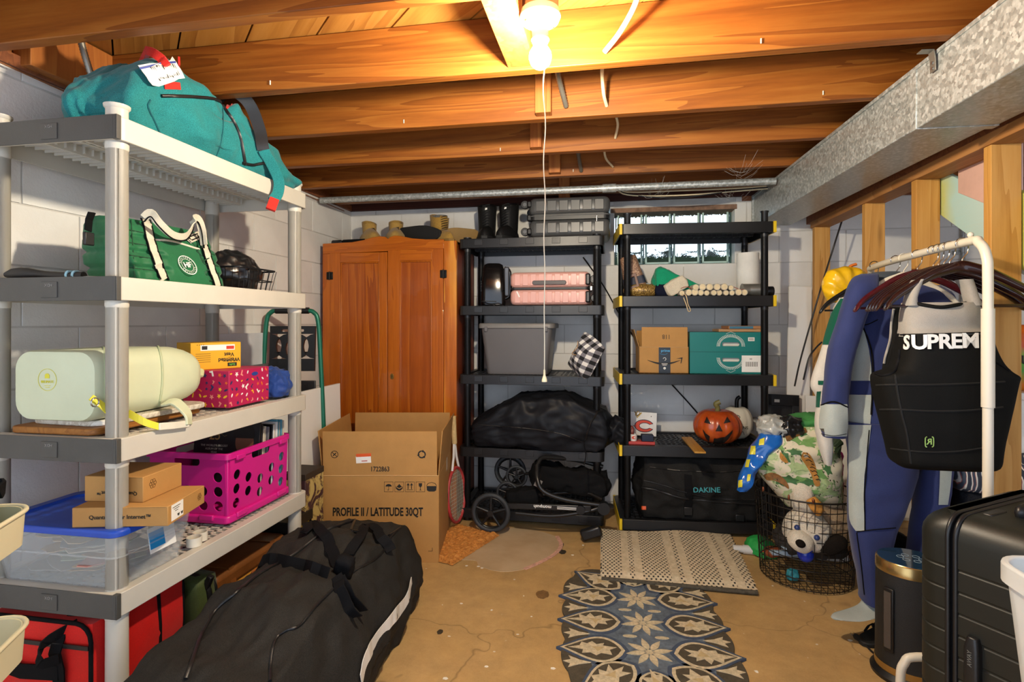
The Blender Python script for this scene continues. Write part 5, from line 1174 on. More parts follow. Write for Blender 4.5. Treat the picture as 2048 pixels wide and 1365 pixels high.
O('can_wall', B().lathe([(.037, 0), (.0375, .003), (.036, .01), (.036, .035), (.0352, .038), (.036, .041), (.036, .10), (.0375, .108), (.034, .108), (.034, .01)], 22), PL('tin', '9c9a92', .35, .7, var=.2), cn, smooth=35); O('can_end', B().cyl((0, 0, .006), (0, 0, .010), .034), m_metal, cn)
pt = T('paper_towel_roll', 'white paper towel roll standing at back of the second shelf', 'roll', (.845, 3.66, ZB[1]), 0)
O('paper', B().lathe([(.02, 0), (.066, 0), (.066, .278), (.02, .278)], 28), PL('paper_white', 'efede6', .9, bs=120, bst=.15), pt, smooth=35); O('core', B().lathe([(.02, .0), (.02, .28), (.017, .28), (.017, 0)], 16), m_card, pt, smooth=35)
bk = T('round_object', 'small round black object lying at right end of second shelf', 'round_object', (.90, 3.50, ZB[1] + .03), 0, None, (0, PI / 2, R(8)))
O('head', B().lathe([(.02, -.05), (.022, .0), (.03, .012), (.03, .05), (.024, .052), (.02, .04)], 18), m_blk, bk, smooth=35)  # unidentified round black object, modelled as a short flared cylinder
# shipping box, teal crate box, frames
ab = T('shipping_box', 'open brown shipping box with black tape and curved arrow print', 'box', (.305, 3.50, ZB[2]), R(3)); O('carton', B().box2((-.145, -.10, 0), (.145, -.095, .155)).box2((-.145, .095, 0), (.145, .10, .155)).box2((-.145, -.10, 0), (-.14, .10, .155)).box2((.14, -.10, 0), (.145, .10, .155)).box2((-.145, -.1, 0), (.145, .1, .005)), m_card, ab, bev=.001)
O('flap', B().box((0, 0, .06), (.268, .004, .118)), m_card, ab, (.006, -.098, .157), (R(-4), 0, 0), bev=.001); O('crease', B().cyl((-.143, -.1005, .156), (.143, -.1005, .156), .0022, n=6), PL('card_crease', 'c9a06a', .8), ab); O('flap', B().box((0, 0, .055), (.19, .004, .11)), m_card, ab, (-.143, 0, .155), (R(16), 0, R(-90)), bev=.001); O('flap', B().box((0, 0, .05), (.285, .004, .10)), m_card, ab, (0, .098, .155), (R(-12), 0, R(180)), bev=.001)
fl_ = [c for c in ab.children if c.name.startswith('flap')][0]; text('118', .038, m_ink, fl_, (.01, -.0026, .062), (PI / 2, PI, 0), sx=.85)
m_tape2 = PL('black_tape', '1b2027', .35)
O('tape', B().box((.005, -.1008, .0775), (.068, .001, .157)), m_tape2, ab); text('prime', .022, PL('prime_blue', '4aa3d6', .5), ab, (.01, -.1016, .135), FRONT, bold=.02)
O('smile_small', B().tube([(.0 + .022 * math.sin(a), -.1015, .122 - .01 * math.cos(a)) for a in [R(-70 + 14 * k) for k in range(11)]], .001, 4), PL('prime_blue', '4aa3d6', .5), ab)
sm_ = [(.19 * (k / 14 - .5), .086 - .03 * math.cos((k / 14 - .5) * 2.6)) for k in range(15)]
O('arrow_print', B().strap([(x, -.1012, z) for x, z in sm_], [.002 + .010 * math.sin(PI * k / 14) for k in range(15)], .0006, (0, 0, 1)), m_ink, ab); O('arrow_tip', B().prism([(.072, .088), (.11, .096), (.102, .06), (.098, .06), (.102, .088)], .0006, Matrix.Translation((0, -.101, 0)) @ XZ()), m_ink, ab)
O('tape_heart', B().prism(band(.007, .0095, 12, -90, 170), .0005, Matrix.Translation((.005, -.1014, .085)) @ XZ()), m_inkw, ab)
for k in range(2): O('tape_line', B().box((.005, -.1015, .056 - .007 * k), (.035 - .01 * k, .0006, .003)), m_inkw, ab)
O('tape_dot', B().prism(band(.002, .0075, 14), .0005, Matrix.Translation((.005, -.1014, .03)) @ XZ()), m_inkw, ab)
m_tl = PL('teal_card', '107672', .45, var=.04)
tb = T('teal_box', 'teal box with two hand holes and white beaded print', 'box', (.66, 3.53, ZB[2]), R(3))
f = holed(.405, .246, [slot(.032, .175, .10, .022), slot(.032, .083, .10, .022)], .004); O('front_panel', f, m_tl, tb, (0, -.10, 0)); O('carton', B().box2((-.2025, -.096, 0), (-.198, .12, .246)).box2((.198, -.096, 0), (.2025, .12, .246)).box2((-.2025, .115, 0), (.2025, .12, .246)).box2((-.2025, -.096, .242), (.2025, .12, .246)), m_tl, tb, bev=.001)
O('contents', B().box((0, .01, .12), (.37, .18, .2)), PL('white_paper', 'ddd8cc', .8), tb)
O('seam_line', B().box((0, -.1005, .129), (.405, .001, .003)), PL('teal_dark2', '0c5a58', .5), tb)
for sg, zc in ((1, .165), (-1, .092)):
    g = B()
    for r in (.058, .064, .071):
        for k in range(27):
            a = R(k * 180 / 26); zz = zc + sg * (r * .93 * math.sin(a)); x = .032 + r * 1.1 * math.cos(a); g.box((x, -.1006, zz), (.0042, .0012, .0042))
    for k in range(9): g.box((.032 + (k - 4) * .006, -.1006, zc + sg * (.072 + .012 * (1 - abs(k - 4) / 4))), (.003, .0012, .003))
    O('beaded_print', g, m_inkw, tb, kind='stuff')
O('label', B().box((.15, -.1008, .06), (.112, .0008, .098)), m_lab, tb); g = B()
for k in range(16): g.box((.118 + .0042 * k, -.1014, .058), (.0012 + .0014 * (k % 3 == 0), .0005, .028))
O('barcode', g, m_ink, tb, kind='stuff'); text('40', .014, m_ink, tb, (.145, -.1014, .088), FRONT); O('small_label', B().box((.148, -.1008, .205), (.036, .0008, .022)), m_lab, tb)
g = B()
for k in range(7): g.box((.136 + .004 * k, -.1014, .205), (.0016, .0005, .014))
O('barcode', g, m_ink, tb, kind='stuff')
for k, (x, w, z, h, c_, lb) in enumerate(((.755, .245, .0, .016, 'b58a5e', 'lower tan wooden frame lying flat on the teal box'), (.78, .185, .0175, .018, '3f6f86', 'blue and tan picture frame lying topmost on the teal box'))):
    t = T('picture_frame', lb, 'frame', (x, 3.56, ZB[2] + .2475 + z), R(2 + k)); m_ = PL('frame_tan' + str(k), 'b58a5e' if k == 0 else 'a8764a', .6)
    O('frame', B().box2((-w / 2, -.09, 0), (w / 2, -.072, h)).box2((-w / 2, .072, 0), (w / 2, .09, h)).box2((-w / 2, -.075, 0), (-w / 2 + .018, .075, h)).box2((w / 2 - .018, -.075, 0), (w / 2, .075, h)), m_, t, bev=.002); O('picture', B().box((0, 0, h * .4), (w - .03, .15, .004)), PL('frame_picture' + str(k), c_, .4), t)
    if k: O('blue_edge', B().box((-.02, -.0905, h / 2), (w - .05, .001, h * .8)), PL('frame_blue', '3f6f86', .4), t)
# fourth shelf: plaque, ornaments, slat, pumpkins
pq_ = T('sign_plaque', 'white square plaque with orange letter C leaning on fourth shelf', 'sign', (.20, 3.62, ZB[3]), 0, None, (R(-10), R(3), R(4)))
O('board', B().box((0, .006, .075), (.172, .012, .15)), PL('plaque_white', 'e8e6e2', .5), pq_, bev=.002)
navy = PL('logo_navy', '141c34', .5); org = PL('logo_orange', 'd8401e', .5)
def bearC(r0x, r0z, r1x, r1z, g_):
    o = []
    for k in range(25): a = R(g_ + (360 - 2 * g_) * k / 24); o.append((r1x * math.cos(a), r1z * math.sin(a)))
    for k in range(25): a = R(360 - g_ * 1.3 - (360 - 2.6 * g_) * k / 24); o.append((r0x * math.cos(a) + .004, r0z * math.sin(a)))
    o.insert(13, (-r1x - .012, 0)); return o
O('letter_outline', B().prism(bearC(.033, .018, .062, .041, 24), .0006, Matrix.Translation((.008, 0, .062)) @ XZ()), navy, pq_); O('letter_c', B().prism(bearC(.037, .022, .057, .036, 27), .0012, Matrix.Translation((.008, 0, .062)) @ XZ()), org, pq_)
O('gold_bird', B().tube([(-.055, -.004, .15), (-.04, -.006, .125), (-.02, -.005, .14), (-.035, -.004, .155), (-.05, -.005, .13), (-.04, -.004, .112), (-.012, -.004, .145)], .0035, 6), PL('gold_wire', 'b8923f', .3, .8), pq_, smooth=60); O('nail_hole', B().cyl((.05, -.001, .125), (.05, 0, .125), .003, n=8), m_ink, pq_)
rn = T('desk_ornament', 'small red based ornament set with navy block below the plaque', 'ornament', (.178, 3.378, ZB[3]), R(4)); O('base', B().box((0, 0, .009), (.155, .06, .018)), PL('ornament_red', 'b03a34', .5), rn, bev=.003); O('navy_block', B().box((.035, .0, .038), (.07, .05, .04)), navy, rn, bev=.004)
O('mug', B().lathe([(.018, .018), (.02, .03), (.02, .058), (.017, .058), (.017, .03)], 16, Matrix.Translation((-.045, 0, 0))), PL('mug_white', 'd9d4cc', .4), rn, smooth=40); O('mug_letter', B().prism(bearC(.006, .005, .012, .009, 26), .0008, Matrix.Translation((-.045, -.0205, .04)) @ XZ()), org, rn); O('figure', soft((.026, .026, .05), .8, 8, None, .006, 40), PL('ornament_mixed', '7a3c34', .5, var=.5, vs=60), rn, (-.055, .018, .05), smooth=True)
sl_ = O('wood_slat', B().box((0, 0, .005), (.062, .40, .010)), WOOD('slat_pine', 'a8762c', 'c4913f', 'cf9f52', 'Y', 1.2, .5), None, (.475, 3.375, ZB[3] + .002), (0, 0, R(3)), bev=.002); tag(sl_, 'thin flat wooden slat lying across the front edge before the pumpkin', 'slat'); O('screw_hole', B().cyl((.0, .17, .0101), (.0, .17, .0105), .004, n=8), m_ink, sl_)
def pumpkin(t, r, h, mat, lobes=14, ph=0):
    rings = []
    for j in range(17):
        b_ = -PI / 2 + PI * j / 16; rr_ = math.cos(b_) ** .75 if 0 < j < 16 else .02
        rings.append([(r * rr_ * (1 - .045 * (1 - abs(math.cos(lobes / 2 * a + ph)))) * math.cos(a), r * rr_ * (1 - .045 * (1 - abs(math.cos(lobes / 2 * a + ph)))) * math.sin(a), h / 2 + h / 2 * math.sin(b_) - .018 * math.exp(-(rr_ / .28) ** 2) * (b_ > 0)) for a in [k * 2 * PI / 84 for k in range(84)]])
    b = B().loft(rings); O('shell', b, mat, t, smooth=60); return b
t = NT('pumpkin_skin'); v = t.coord(); n = t.noise(v, 14, 4); n2 = t.noise(v, 60, 4, .7)
c = t.ramp(n, [(.3, '9c3412'), (.7, 'c25a20')]); c = t.mix(t.ramp(n2, [(.62, (0,) * 3), (.75, (.5,) * 3)]), c, '5e2410'); t.col(c); t.set(rough=.3, coat=.3); m_pump = t.m
jk = T('jack_o_lantern', 'glossy orange ceramic jack o lantern grinning on fourth shelf', 'pumpkin', (.632, 3.49, ZB[3]), R(6)); b = pumpkin(jk, .142, .205, m_pump); S = Surf(b, jk)
O('stem', B().tube(bez([(0, 0, .185), (.0, -.004, .215), (-.012, -.01, .236), (.012, -.016, .25)], 4), .015, 8, rad=None), PL('stem_olive', '6e6a3c', .5, var=.3, vs=30), jk, smooth=60)
def face(pts, nm='carved_eye'):
    b = S.patch([pts[0], pts[1], pts[2], pts[2]], .0025, n=8); O(nm, b, PL('carved_black', '120a07', .7), jk)
def face_tri(quads, nm):
    b = B()
    for q in quads: p_ = S.patch(q, .0025, n=6); b.add(p_.v, p_.f)
    O(nm, b, PL('carved_black', '120a07', .7), jk, kind='stuff' if len(quads) > 3 else None)
dx = -2
face([(1411 + dx, 846), (1424 + dx, 849), (1416 + dx, 834)], 'carved_eye'); face([(1449 + dx, 848), (1456 + dx, 834), (1463 + dx, 845)], 'carved_eye'); face([(1433 + dx, 863), (1440 + dx, 849), (1447 + dx, 863)], 'carved_nose')
top = [(1408, 858), (1414, 867), (1422, 873), (1430, 877), (1437, 877), (1444, 875), (1452, 874), (1460, 867), (1467, 860)]; bot = [(1409, 864), (1413, 875), (1420, 884), (1428, 887), (1436, 889), (1444, 889), (1450, 886), (1458, 879), (1466, 866)]
face_tri([[(top[i][0] + dx, top[i][1]), (bot[i][0] + dx, bot[i][1]), (bot[i + 1][0] + dx, bot[i + 1][1]), (top[i + 1][0] + dx, top[i + 1][1])] for i in range(8) if i != 2], 'carved_mouth')
wp = T('white_pumpkin', 'cream pumpkin ornament with black stem behind the jack o lantern', 'pumpkin', (.775, 3.64, ZB[3]), R(-4)); b = pumpkin(wp, .095, .205, PL('cream_pumpkin', 'dcd6c4', .4, var=.05), 10); S = Surf(b, wp)
O('stem', B().tube(bez([(0, 0, .19), (.0, 0, .23), (.005, 0, .25), (.02, 0, .262)], 4), .012, 8), m_iron, wp, smooth=60)
p, e = S.frame(1487, 856); text('ONS', .026, m_ink, wp, p + S.nrm(1487, 856) * .003, e, name='lettering')
for pts in ([(1466, 836), (1474, 831), (1480, 835), (1476, 839)], [(1478, 868), (1486, 864), (1488, 870)]): O('scroll', B().tube(S.line(pts, .002), .0018, 5), m_ink, wp)
# big duffel with teal lettering
m_dak = FAB('black_cordura', '19191a', 500, .25, .7, .25, '2b2a28')
dk = T('duffel_bag', 'black luggage duffel with teal lettering on the bottom shelf', 'bag', (.50, 3.57, ZB[4] + .002), R(4))
def fdk(p, c):
    zz = p.z + .18
    if zz > .2: p.y += .05 * (zz - .2) / .16; p.x *= .97
    return p
b = soft((.70, .40, .375), .28, 34, fdk, .018, 7, 7.7); O('body', b, m_dak, dk, smooth=True); S = Surf(b, dk)
z = B(); seam(z, S, [(1284, 975), (1310, 980), (1360, 995), (1420, 1003), (1510, 1008)], .006, .003); O('zipper', z, m_blk, dk, smooth=60)
z = B(); seam(z, S, [(1288, 962), (1330, 972), (1370, 985), (1440, 998), (1508, 1000)], .003, .003); O('piping', z, m_blk, dk, smooth=60)
O('compression_strap', B().strap(S.line([(1376, 950), (1376, 985), (1376, 1012), (1376, 1040)], .005), .042, .004, (1, 0, 0)), m_strap, dk); O('buckle', B().box(S.at(1376, 1022, .01), (.05, .012, .05)), m_blk, dk, bev=.004); O('buckle', B().box(S.at(1478, 1035, .01), (.05, .012, .04)), m_blk, dk, bev=.004)
p, e = S.frame(1413, 981); text('DAKINE', .040, PL('dakine_teal', '15858c', .5), dk, p + S.nrm(1413, 981) * .010, e, bold=.02, sx=1.05)
O('orange_tag', S.patch([(1284, 1013), (1292, 1013), (1292, 1020), (1284, 1020)], .003), PL('tag_orange', 'e05a24', .5), dk); z = B(); seam(z, S, [(1300, 935), (1360, 942), (1440, 945), (1495, 940)], .004, .003); O('top_seam', z, m_blk, dk)
z = B(); seam(z, S, [(1330, 1040), (1400, 1048), (1500, 1045)], .003, .003); O('piping', z, m_blk, dk, smooth=60)
# ---- wall cable, panels behind the rack
cb_ = O('wall_cable', B().tube(bez([(-.19, 3.832, 1.70), (-.05, 3.832, 1.50), (.06, 3.832, 1.30), (.20, 3.832, 1.08), (.36, 3.832, .88), (.52, 3.832, .70), (.62, 3.832, .58)], 6), .005, 6), m_blk, None, smooth=60); tag(cb_, 'thin black cable running diagonally down the back wall behind racks', 'cable')
o = O('tall_board', B().box((0, 0, .74), (.135, .018, 1.48)), m_mel, None, (1.135, 3.70, 0), (R(-3), R(2), 0), bev=.001); tag(o, 'tall narrow white board leaning on the back wall right of racks', 'board')
o = T('cabinet_door', 'black framed cabinet door leaning behind the yellow capped rack', 'panel', (1.03, 3.63, 0), 0, None, (R(-4), R(1.5), 0)); O('frame', B().box2((-.10, -.01, 0), (-.06, .01, .80)).box2((.06, -.01, 0), (.10, .01, .80)).box2((-.10, -.01, .73), (.10, .01, .80)).box2((-.10, -.01, 0), (.10, .01, .07)), m_dark, o, bev=.002); O('panel', B().box((0, .002, .4), (.14, .01, .70)), m_dark, o); O('paper_label', B().box((-.03, -.011, .76), (.03, .001, .018)), m_lab, o)
o = T('melamine_sheet', 'low white melamine panel with black screw cap behind the jersey', 'panel', (1.31, 3.58, 0), 0, None, (R(-5), 0, R(-8))); O('board', B().box((0, 0, .40), (.28, .018, .80)), m_mel, o, bev=.001); O('screw_cap', B().cyl((-.02, -.0115, .73), (-.02, -.009, .73), .009), m_ink, o)
# ================================================================ RUGS
m_rb = PL('rug_blue', '5b6672', .95, var=.35, vs=40, bs=220, bst=.6); m_rd = PL('rug_olive', '4a4233', .95, var=.25, vs=60, bs=220, bst=.6); m_rc = PL('rug_cream', 'bfb091', .95, var=.28, vs=70, bs=220, bst=.6); m_rbd = PL('rug_navy', '3e4a5e', .95, var=.2, vs=60, bs=220, bst=.6)
rg = T('rug', 'scalloped hooked rug with blue ground and cream leaf medallions', 'rug', (.128, 2.323, .001), R(4.1))
out = []
N = 120
for k in range(N):
    a = 2 * PI * k / N; c, s = math.cos(a), math.sin(a); L = (abs(c / .315) ** 5 + abs(s / .465) ** 5) ** (-1 / 5); sc_a = 1 + .055 * abs(math.sin(a * 7 + .3)) ; out.append((c * L * sc_a, s * L * sc_a))
O('rug_edge', B().prism(out, .008), m_rd, rg, bev=.002)
def vesica(L, W, n=18, tip=1.0, sc=1.0):
    top = [(-L * tip + (L * tip + L) * i / n, 0) for i in range(n + 1)]; o = []
    for i in range(n + 1): f = i / n; o.append((-L + 2 * L * f, W * (math.sin(PI * f ** 1.5)) ** .72 if 0 < f < 1 else 0))
    for i in range(n - 1, 0, -1): f = i / n; o.append((-L + 2 * L * f, -W * (math.sin(PI * f ** 1.5)) ** .72))
    return [(x * sc, y * sc) for x, y in o]
inner = []
for k in range(N): a = 2 * PI * k / N; c, s = math.cos(a), math.sin(a); L = (abs(c / .225) ** 6 + abs(s / .40) ** 6) ** (-1 / 6); inner.append((c * L, s * L))
O('rug_ground', B().prism(inner, .0088), m_rb, rg)
def star(n, r0, r1, k=1.0, ph=0, wob=0, seed=0):
    rr = random.Random(seed); return [((r1 if i % 2 == 0 else r0) * (1 + wob * rr.uniform(-1, 1)) * math.cos(i * PI / n + ph), k * (r1 if i % 2 == 0 else r0) * (1 + wob * rr.uniform(-1, 1)) * math.sin(i * PI / n + ph)) for i in range(2 * n)]
def mleaf(seed):
    rr = random.Random(seed); o = []
    P = [(-.098, 0), (-.05, .016), (-.045, .040), (-.018, .026), (.0, .052), (.016, .030), (.05, .046), (.044, .018), (.085, .012), (.06, -.004), (.075, -.034), (.03, -.024), (.012, -.052), (-.008, -.026), (-.04, -.038), (-.036, -.012)]
    return [(x * (1 + rr.uniform(-.12, .12)), y * (1 + rr.uniform(-.2, .2))) for x, y in P]
def med(x, y, a, L=.122, Wd=.082, seed=0):
    M = (0, 0, a)
    o = O('medallion', B().prism(vesica(L * 1.13, Wd * 1.2), .0096), m_rbd, rg, (x, y, 0), M); O('medallion_line', B().prism(vesica(L, Wd), .0104), m_rc, o); O('medallion_ground', B().prism(vesica(L * .88, Wd * .84), .0112), m_rd, o)
    O('medallion_leaf', B().prism(mleaf(seed), .012), m_rc, o, (.0, 0, 0)); O('medallion_leaf', B().prism(star(3, .014, .034, .7, .5, .3, seed + 9), .0122), PL('rug_tan', 'b8a277', .95, var=.2, vs=40, bs=220), o, (.02, 0, 0))
sd = 0
for y in (.2, 0, -.2):
    for s_ in (-1, 1): med(s_ * .212, y - .0, 0 if s_ < 0 else PI, seed=sd); sd += 1
for s_ in (-1, 1):
    for yy, aa in ((.365, 1), (-.365, -1)): med(s_ * .165, yy, (0 if s_ < 0 else PI) + s_ * aa * R(38), .125, .072, sd); sd += 1
for yy in (.40, -.40): med(0, yy, -PI / 2 if yy > 0 else PI / 2, .085, .06, sd); sd += 1
for y in (.2, 0, -.2):
    f = O('flower', B().prism(band(.0, .014, 16), .0105), m_rc, rg, (0, y, 0))
    for k in range(8): O('petal', B().prism([(.012 + .078 * t_, .0135 * math.sin(PI * t_ ** .8) * (1 if 0 < t_ < 1 else 0)) for t_ in [i / 8 for i in range(9)]] + [(.012 + .078 * t_, -.0135 * math.sin(PI * t_ ** .8)) for t_ in [i / 8 for i in range(7, 0, -1)]], .0108 + .0002 * (k % 2)), m_rc, f, (0, 0, 0), (0, 0, k * PI / 4 + .2))
    for s_ in (-1, 1):
        if y > -.2: O('dash', B().prism([(.028 * math.cos(a), .010 * math.sin(a)) for a in [i * PI / 6 for i in range(12)]], .0105), m_rc, rg, (s_ * .062, y - .1, 0))
for y in (.285, .10, -.10, -.285):
    for s_ in (-1, 1): O('edge_leaf', B().prism([(s_ * q, w) for q, w in ((-.055, 0), (-.01, .012), (.03, .034), (.022, .012), (.05, .0), (.024, -.012), (.032, -.036), (-.008, -.014))][::s_], .0098), m_rc, rg, (s_ * .272, y, 0))
t = NT('rag_weave'); v = t.coord(); sx = t.n('ShaderNodeSeparateXYZ'); t.l(v, sx.inputs[0])
def fr(o, k, off=0): return t.math('FRACT', t.math('ADD', t.math('MULTIPLY', o, k), off))
row = t.math('FLOOR', t.math('MULTIPLY', sx.outputs[1], 52)); par = t.math('MULTIPLY', t.math('MODULO', t.math('ABSOLUTE', row), 2.0), .5)
fx = t.math('FRACT', t.math('ADD', t.math('MULTIPLY', sx.outputs[0], 46), par)); fy = fr(sx.outputs[1], 52)
d1 = t.math('LESS_THAN', t.math('ABSOLUTE', t.math('SUBTRACT', fx, .5)), .20); d2 = t.math('LESS_THAN', t.math('ABSOLUTE', t.math('SUBTRACT', fy, .5)), .30); dot = t.math('MULTIPLY', d1, d2)
bandf = t.math('MULTIPLY', t.math('GREATER_THAN', fr(sx.outputs[0], 4.3, .10), .16), t.math('GREATER_THAN', fr(sx.outputs[0], 4.3, -.16), .16)); dot = t.math('MULTIPLY', dot, bandf)
nn = t.noise(v, 50, 4); base = t.ramp(nn, [(.3, 'bfae8f'), (.7, 'dccdb0')]); t.col(t.mix(dot, base, '35332f')); t.set(rough=.95); t.bump(t.math('ADD', t.math('MULTIPLY', dot, -.6), t.math('MULTIPLY', nn, .5)), .6, .006); m_rag = t.m
rr_ = T('rag_rug', 'cream woven rag rug with black dots folded over on floor', 'rug', (.31, 3.0, 0), 0)
c4 = [Vector((-.355, -.313, 0)), Vector((.349, -.326, 0)), Vector((.368, .357, 0)), Vector((-.365, .279, 0))]
def raglayer(z0, sh, name, mat, nx=44, ny=36):
    b = B()
    for lay in (0, 1):
        for i in range(nx + 1):
            for j in range(ny + 1):
                u_, w_ = i / nx, j / ny; p = c4[0].lerp(c4[1], u_).lerp(c4[3].lerp(c4[2], u_), w_) * sh
                jag = .006 * (1 if (j % 2) else -1) if i in (0, nx) else 0
                z = z0 + .010 * (1 - lay) + .006 * math.sin(u_ * 9 + w_ * 2) * w_ + .004 * noise.noise(p * 9) + (.004 * math.sin(PI * u_) if z0 > .01 else 0)
                if z0 > .01 and w_ < .08: z -= .012 * (1 - w_ / .08)
                b.v.append((p.x + jag, p.y, max(.0105, z) if z0 < .01 and lay == 0 else z))
    n1 = (nx + 1) * (ny + 1)
    for i in range(nx):
        for j in range(ny):
            k = i * (ny + 1) + j; b.f.append((k, k + ny + 1, k + ny + 2, k + 1)); b.f.append((n1 + k, n1 + k + 1, n1 + k + ny + 2, n1 + k + ny + 1))
    ring_ = [j for j in range(ny + 1)] + [i * (ny + 1) + ny for i in range(1, nx + 1)] + [nx * (ny + 1) + j for j in range(ny - 1, -1, -1)] + [i * (ny + 1) for i in range(nx - 1, 0, -1)]
    for a, c in zip(ring_, ring_[1:] + ring_[:1]): b.f.append((a, c, n1 + c, n1 + a))
    return O(name, b, mat, rr_, smooth=50)
raglayer(.002, .985, 'under_fold', m_rag); raglayer(.018, 1.0, 'top_fold', m_rag)
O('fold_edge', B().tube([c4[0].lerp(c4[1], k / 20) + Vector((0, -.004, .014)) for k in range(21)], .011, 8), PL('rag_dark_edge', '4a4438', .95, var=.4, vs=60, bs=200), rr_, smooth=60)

# ================================================================ lofts measured on a plane
def loftpx(rows, Y, th, n=28, e=.8, seed=0, wob=.004, cap=True):
    """rows = (u_left, u_right, v[, y offset[, thickness scale]]) read on the plane at depth Y; gives world rings"""
    rings = []
    for k, r in enumerate(rows):
        ul, ur, v = r[:3]; dy = r[3] if len(r) > 3 else 0; ts = r[4] if len(r) > 4 else 1
        a, b = atY(ul, v, Y + dy), atY(ur, v, Y + dy); c = (a + b) / 2; w = (b.x - a.x) / 2; g = []
        for i in range(n):
            q = 2 * PI * i / n; cx, cy = math.cos(q), math.sin(q); x = math.copysign(abs(cx) ** e, cx) * w; y = math.copysign(abs(cy) ** e, cy) * th * ts
            nz = wob * noise.noise(Vector((q * 1.3, c.z * 16, seed)))
            g.append(Vector((c.x + x, c.y + y + nz, c.z)))
        rings.append(g)
    return B().loft(rings, True, cap)
def subd(rows, m=3):
    """smooth the rows (Catmull-Rom)"""
    rows = [tuple(r) + (0,) * (4 - len(r)) if len(r) < 4 else tuple(r) for r in rows]; rows = [r if len(r) > 4 else r + (1,) for r in rows]; out = []
    P = [tuple(2 * a - b for a, b in zip(rows[0], rows[1]))] + rows + [tuple(2 * a - b for a, b in zip(rows[-1], rows[-2]))]
    for i in range(1, len(P) - 2):
        for k in range(m):
            t = k / m; out.append(tuple(.5 * (2 * b + (-a + c) * t + (2 * a - 5 * b + 4 * c - d) * t * t + (-a + 3 * b - 3 * c + d) * t ** 3) for a, b, c, d in zip(P[i - 1], P[i], P[i + 1], P[i + 2])))
    out.append(rows[-1]); return out
def rel(b, t):
    I = (Matrix.Translation(t.location) @ t.rotation_euler.to_matrix().to_4x4()).inverted(); b.v = [tuple(I @ Vector(p)) for p in b.v]; return b
def sheet(S, rows, off=.003, n=6, m=3):
    rows = subd([(a, b, v) for a, b, v in rows], m); b = B(); vs = []; fs = []
    for r in rows:
        for j in range(n + 1): vs.append(S.at(r[0] + (r[1] - r[0]) * j / n, r[2], off))
    for i in range(len(rows) - 1):
        for j in range(n):
            k = i * (n + 1) + j; fs.append((k, k + 1, k + n + 2, k + n + 1))
    return b.add(vs, fs)
def spoly(S, pts, off=.003):
    """polygon laid on a surface: fan of triangles from its middle, rim points on the surface"""
    b = B(); P = bez([(u, v, 0) for u, v in pts] + [(pts[0][0], pts[0][1], 0)], 3)[:-1]; cu = sum(p.x for p in P) / len(P); cv = sum(p.y for p in P) / len(P)
    vs = [S.at(cu, cv, off)] + [S.at(cu + (p.x - cu) * .55, cv + (p.y - cv) * .55, off) for p in P] + [S.at(p.x, p.y, off) for p in P]; n = len(P)
    fs = [(0, 1 + i, 1 + (i + 1) % n) for i in range(n)] + [(1 + i, 1 + n + i, 1 + n + (i + 1) % n, 1 + (i + 1) % n) for i in range(n)]
    return b.add(vs, fs)
def stext(S, s, size, u, v, mat, parent, off=.002, bold=0, sx=1, mirror=False, roll=0):
    """lettering pressed onto a curved surface"""
    o = text(s, size, mat, parent, (0, 0, 0), (0, 0, 0), ex=0, bold=bold); me = o.data; p = S.at(u, v, 0); q = S.at(u + 12, v + 12 * math.tan(roll), 0); n = S.nrm(u, v); x = (q - p); x = (x - n * x.dot(n)).normalized(); y = n.cross(x)
    me.transform(Matrix.Diagonal((sx * (-1 if mirror else 1), 1, 1, 1)))
    bm = bmesh.new(); bm.from_mesh(me); bmesh.ops.triangulate(bm, faces=bm.faces); bmesh.ops.subdivide_edges(bm, edges=[e for e in bm.edges if e.calc_length() > .008], cuts=2); 
    for vv in bm.verts:
        w = p + x * vv.co.x + y * vv.co.y + n * .08; h = S.t.ray_cast(w, -n); vv.co = (h[0] + n * off) if h[0] else p + x * vv.co.x + y * vv.co.y + n * off
    bm.to_mesh(me); bm.free(); return o

# ================================================================ GARMENT RACK AND WHAT HANGS ON IT
m_rackw = PL('rack_white', 'ddd6c4', .35, var=.03)
gr = T('garment_rack', 'white tube garment rack carrying the wetsuit and black vest', 'rack', (1.12, 2.36, 0), 0)
def g_(x, y, z): return Vector((x - 1.12, y - 2.36, z))
O('rail', B().tube(bez([g_(1.195, 2.81, 0.02), g_(1.195, 2.81, 1.0), g_(1.19, 2.81, 1.44), g_(1.18, 2.79, 1.487), g_(1.165, 2.74, 1.498), g_(1.12, 2.4, 1.50), g_(1.099, 1.95, 1.502), g_(1.094, 1.885, 1.49), g_(1.091, 1.846, 1.445), g_(1.09, 1.838, 1.35), g_(1.09, 1.838, .9), g_(1.09, 1.838, .02)], 6), .0135, 12), m_rackw, gr, smooth=60)
O('sleeve', B().cyl(g_(1.09, 1.838, 1.0), g_(1.09, 1.838, 1.29), .0165, n=16), m_rackw, gr, smooth=40)
O('top_nub', B().ball(g_(1.097, 1.93, 1.521), .009, 10, 6), m_rackw, gr, smooth=True)
for y, x in ((1.838, 1.09), (2.81, 1.425)): O('foot', B().tube(bez([g_(x - .232, y, .0), g_(x - .232, y, .17), g_(x - .222, y, .222), g_(x - .185, y, .246), g_(x, y, .25), g_(x + .185, y, .246), g_(x + .222, y, .222), g_(x + .232, y, .17), g_(x + .232, y, .0)], 5), .0125, 10), m_rackw, gr, smooth=60)
m_mah = WOOD('hanger_mahogany', '1d0d0c', '2a1413', '341a18', 'X', 1.5, .25, False, .5); m_mahr = WOOD('hanger_red_mahogany', '3a0d14', '4a121b', '561a22', 'X', 1.5, .25, False, .5); m_hblk = PL('hanger_black', '141416', .3)
m_chrome = PL('chrome_hook', 'b9b9b9', .18, 1.0, var=.03)
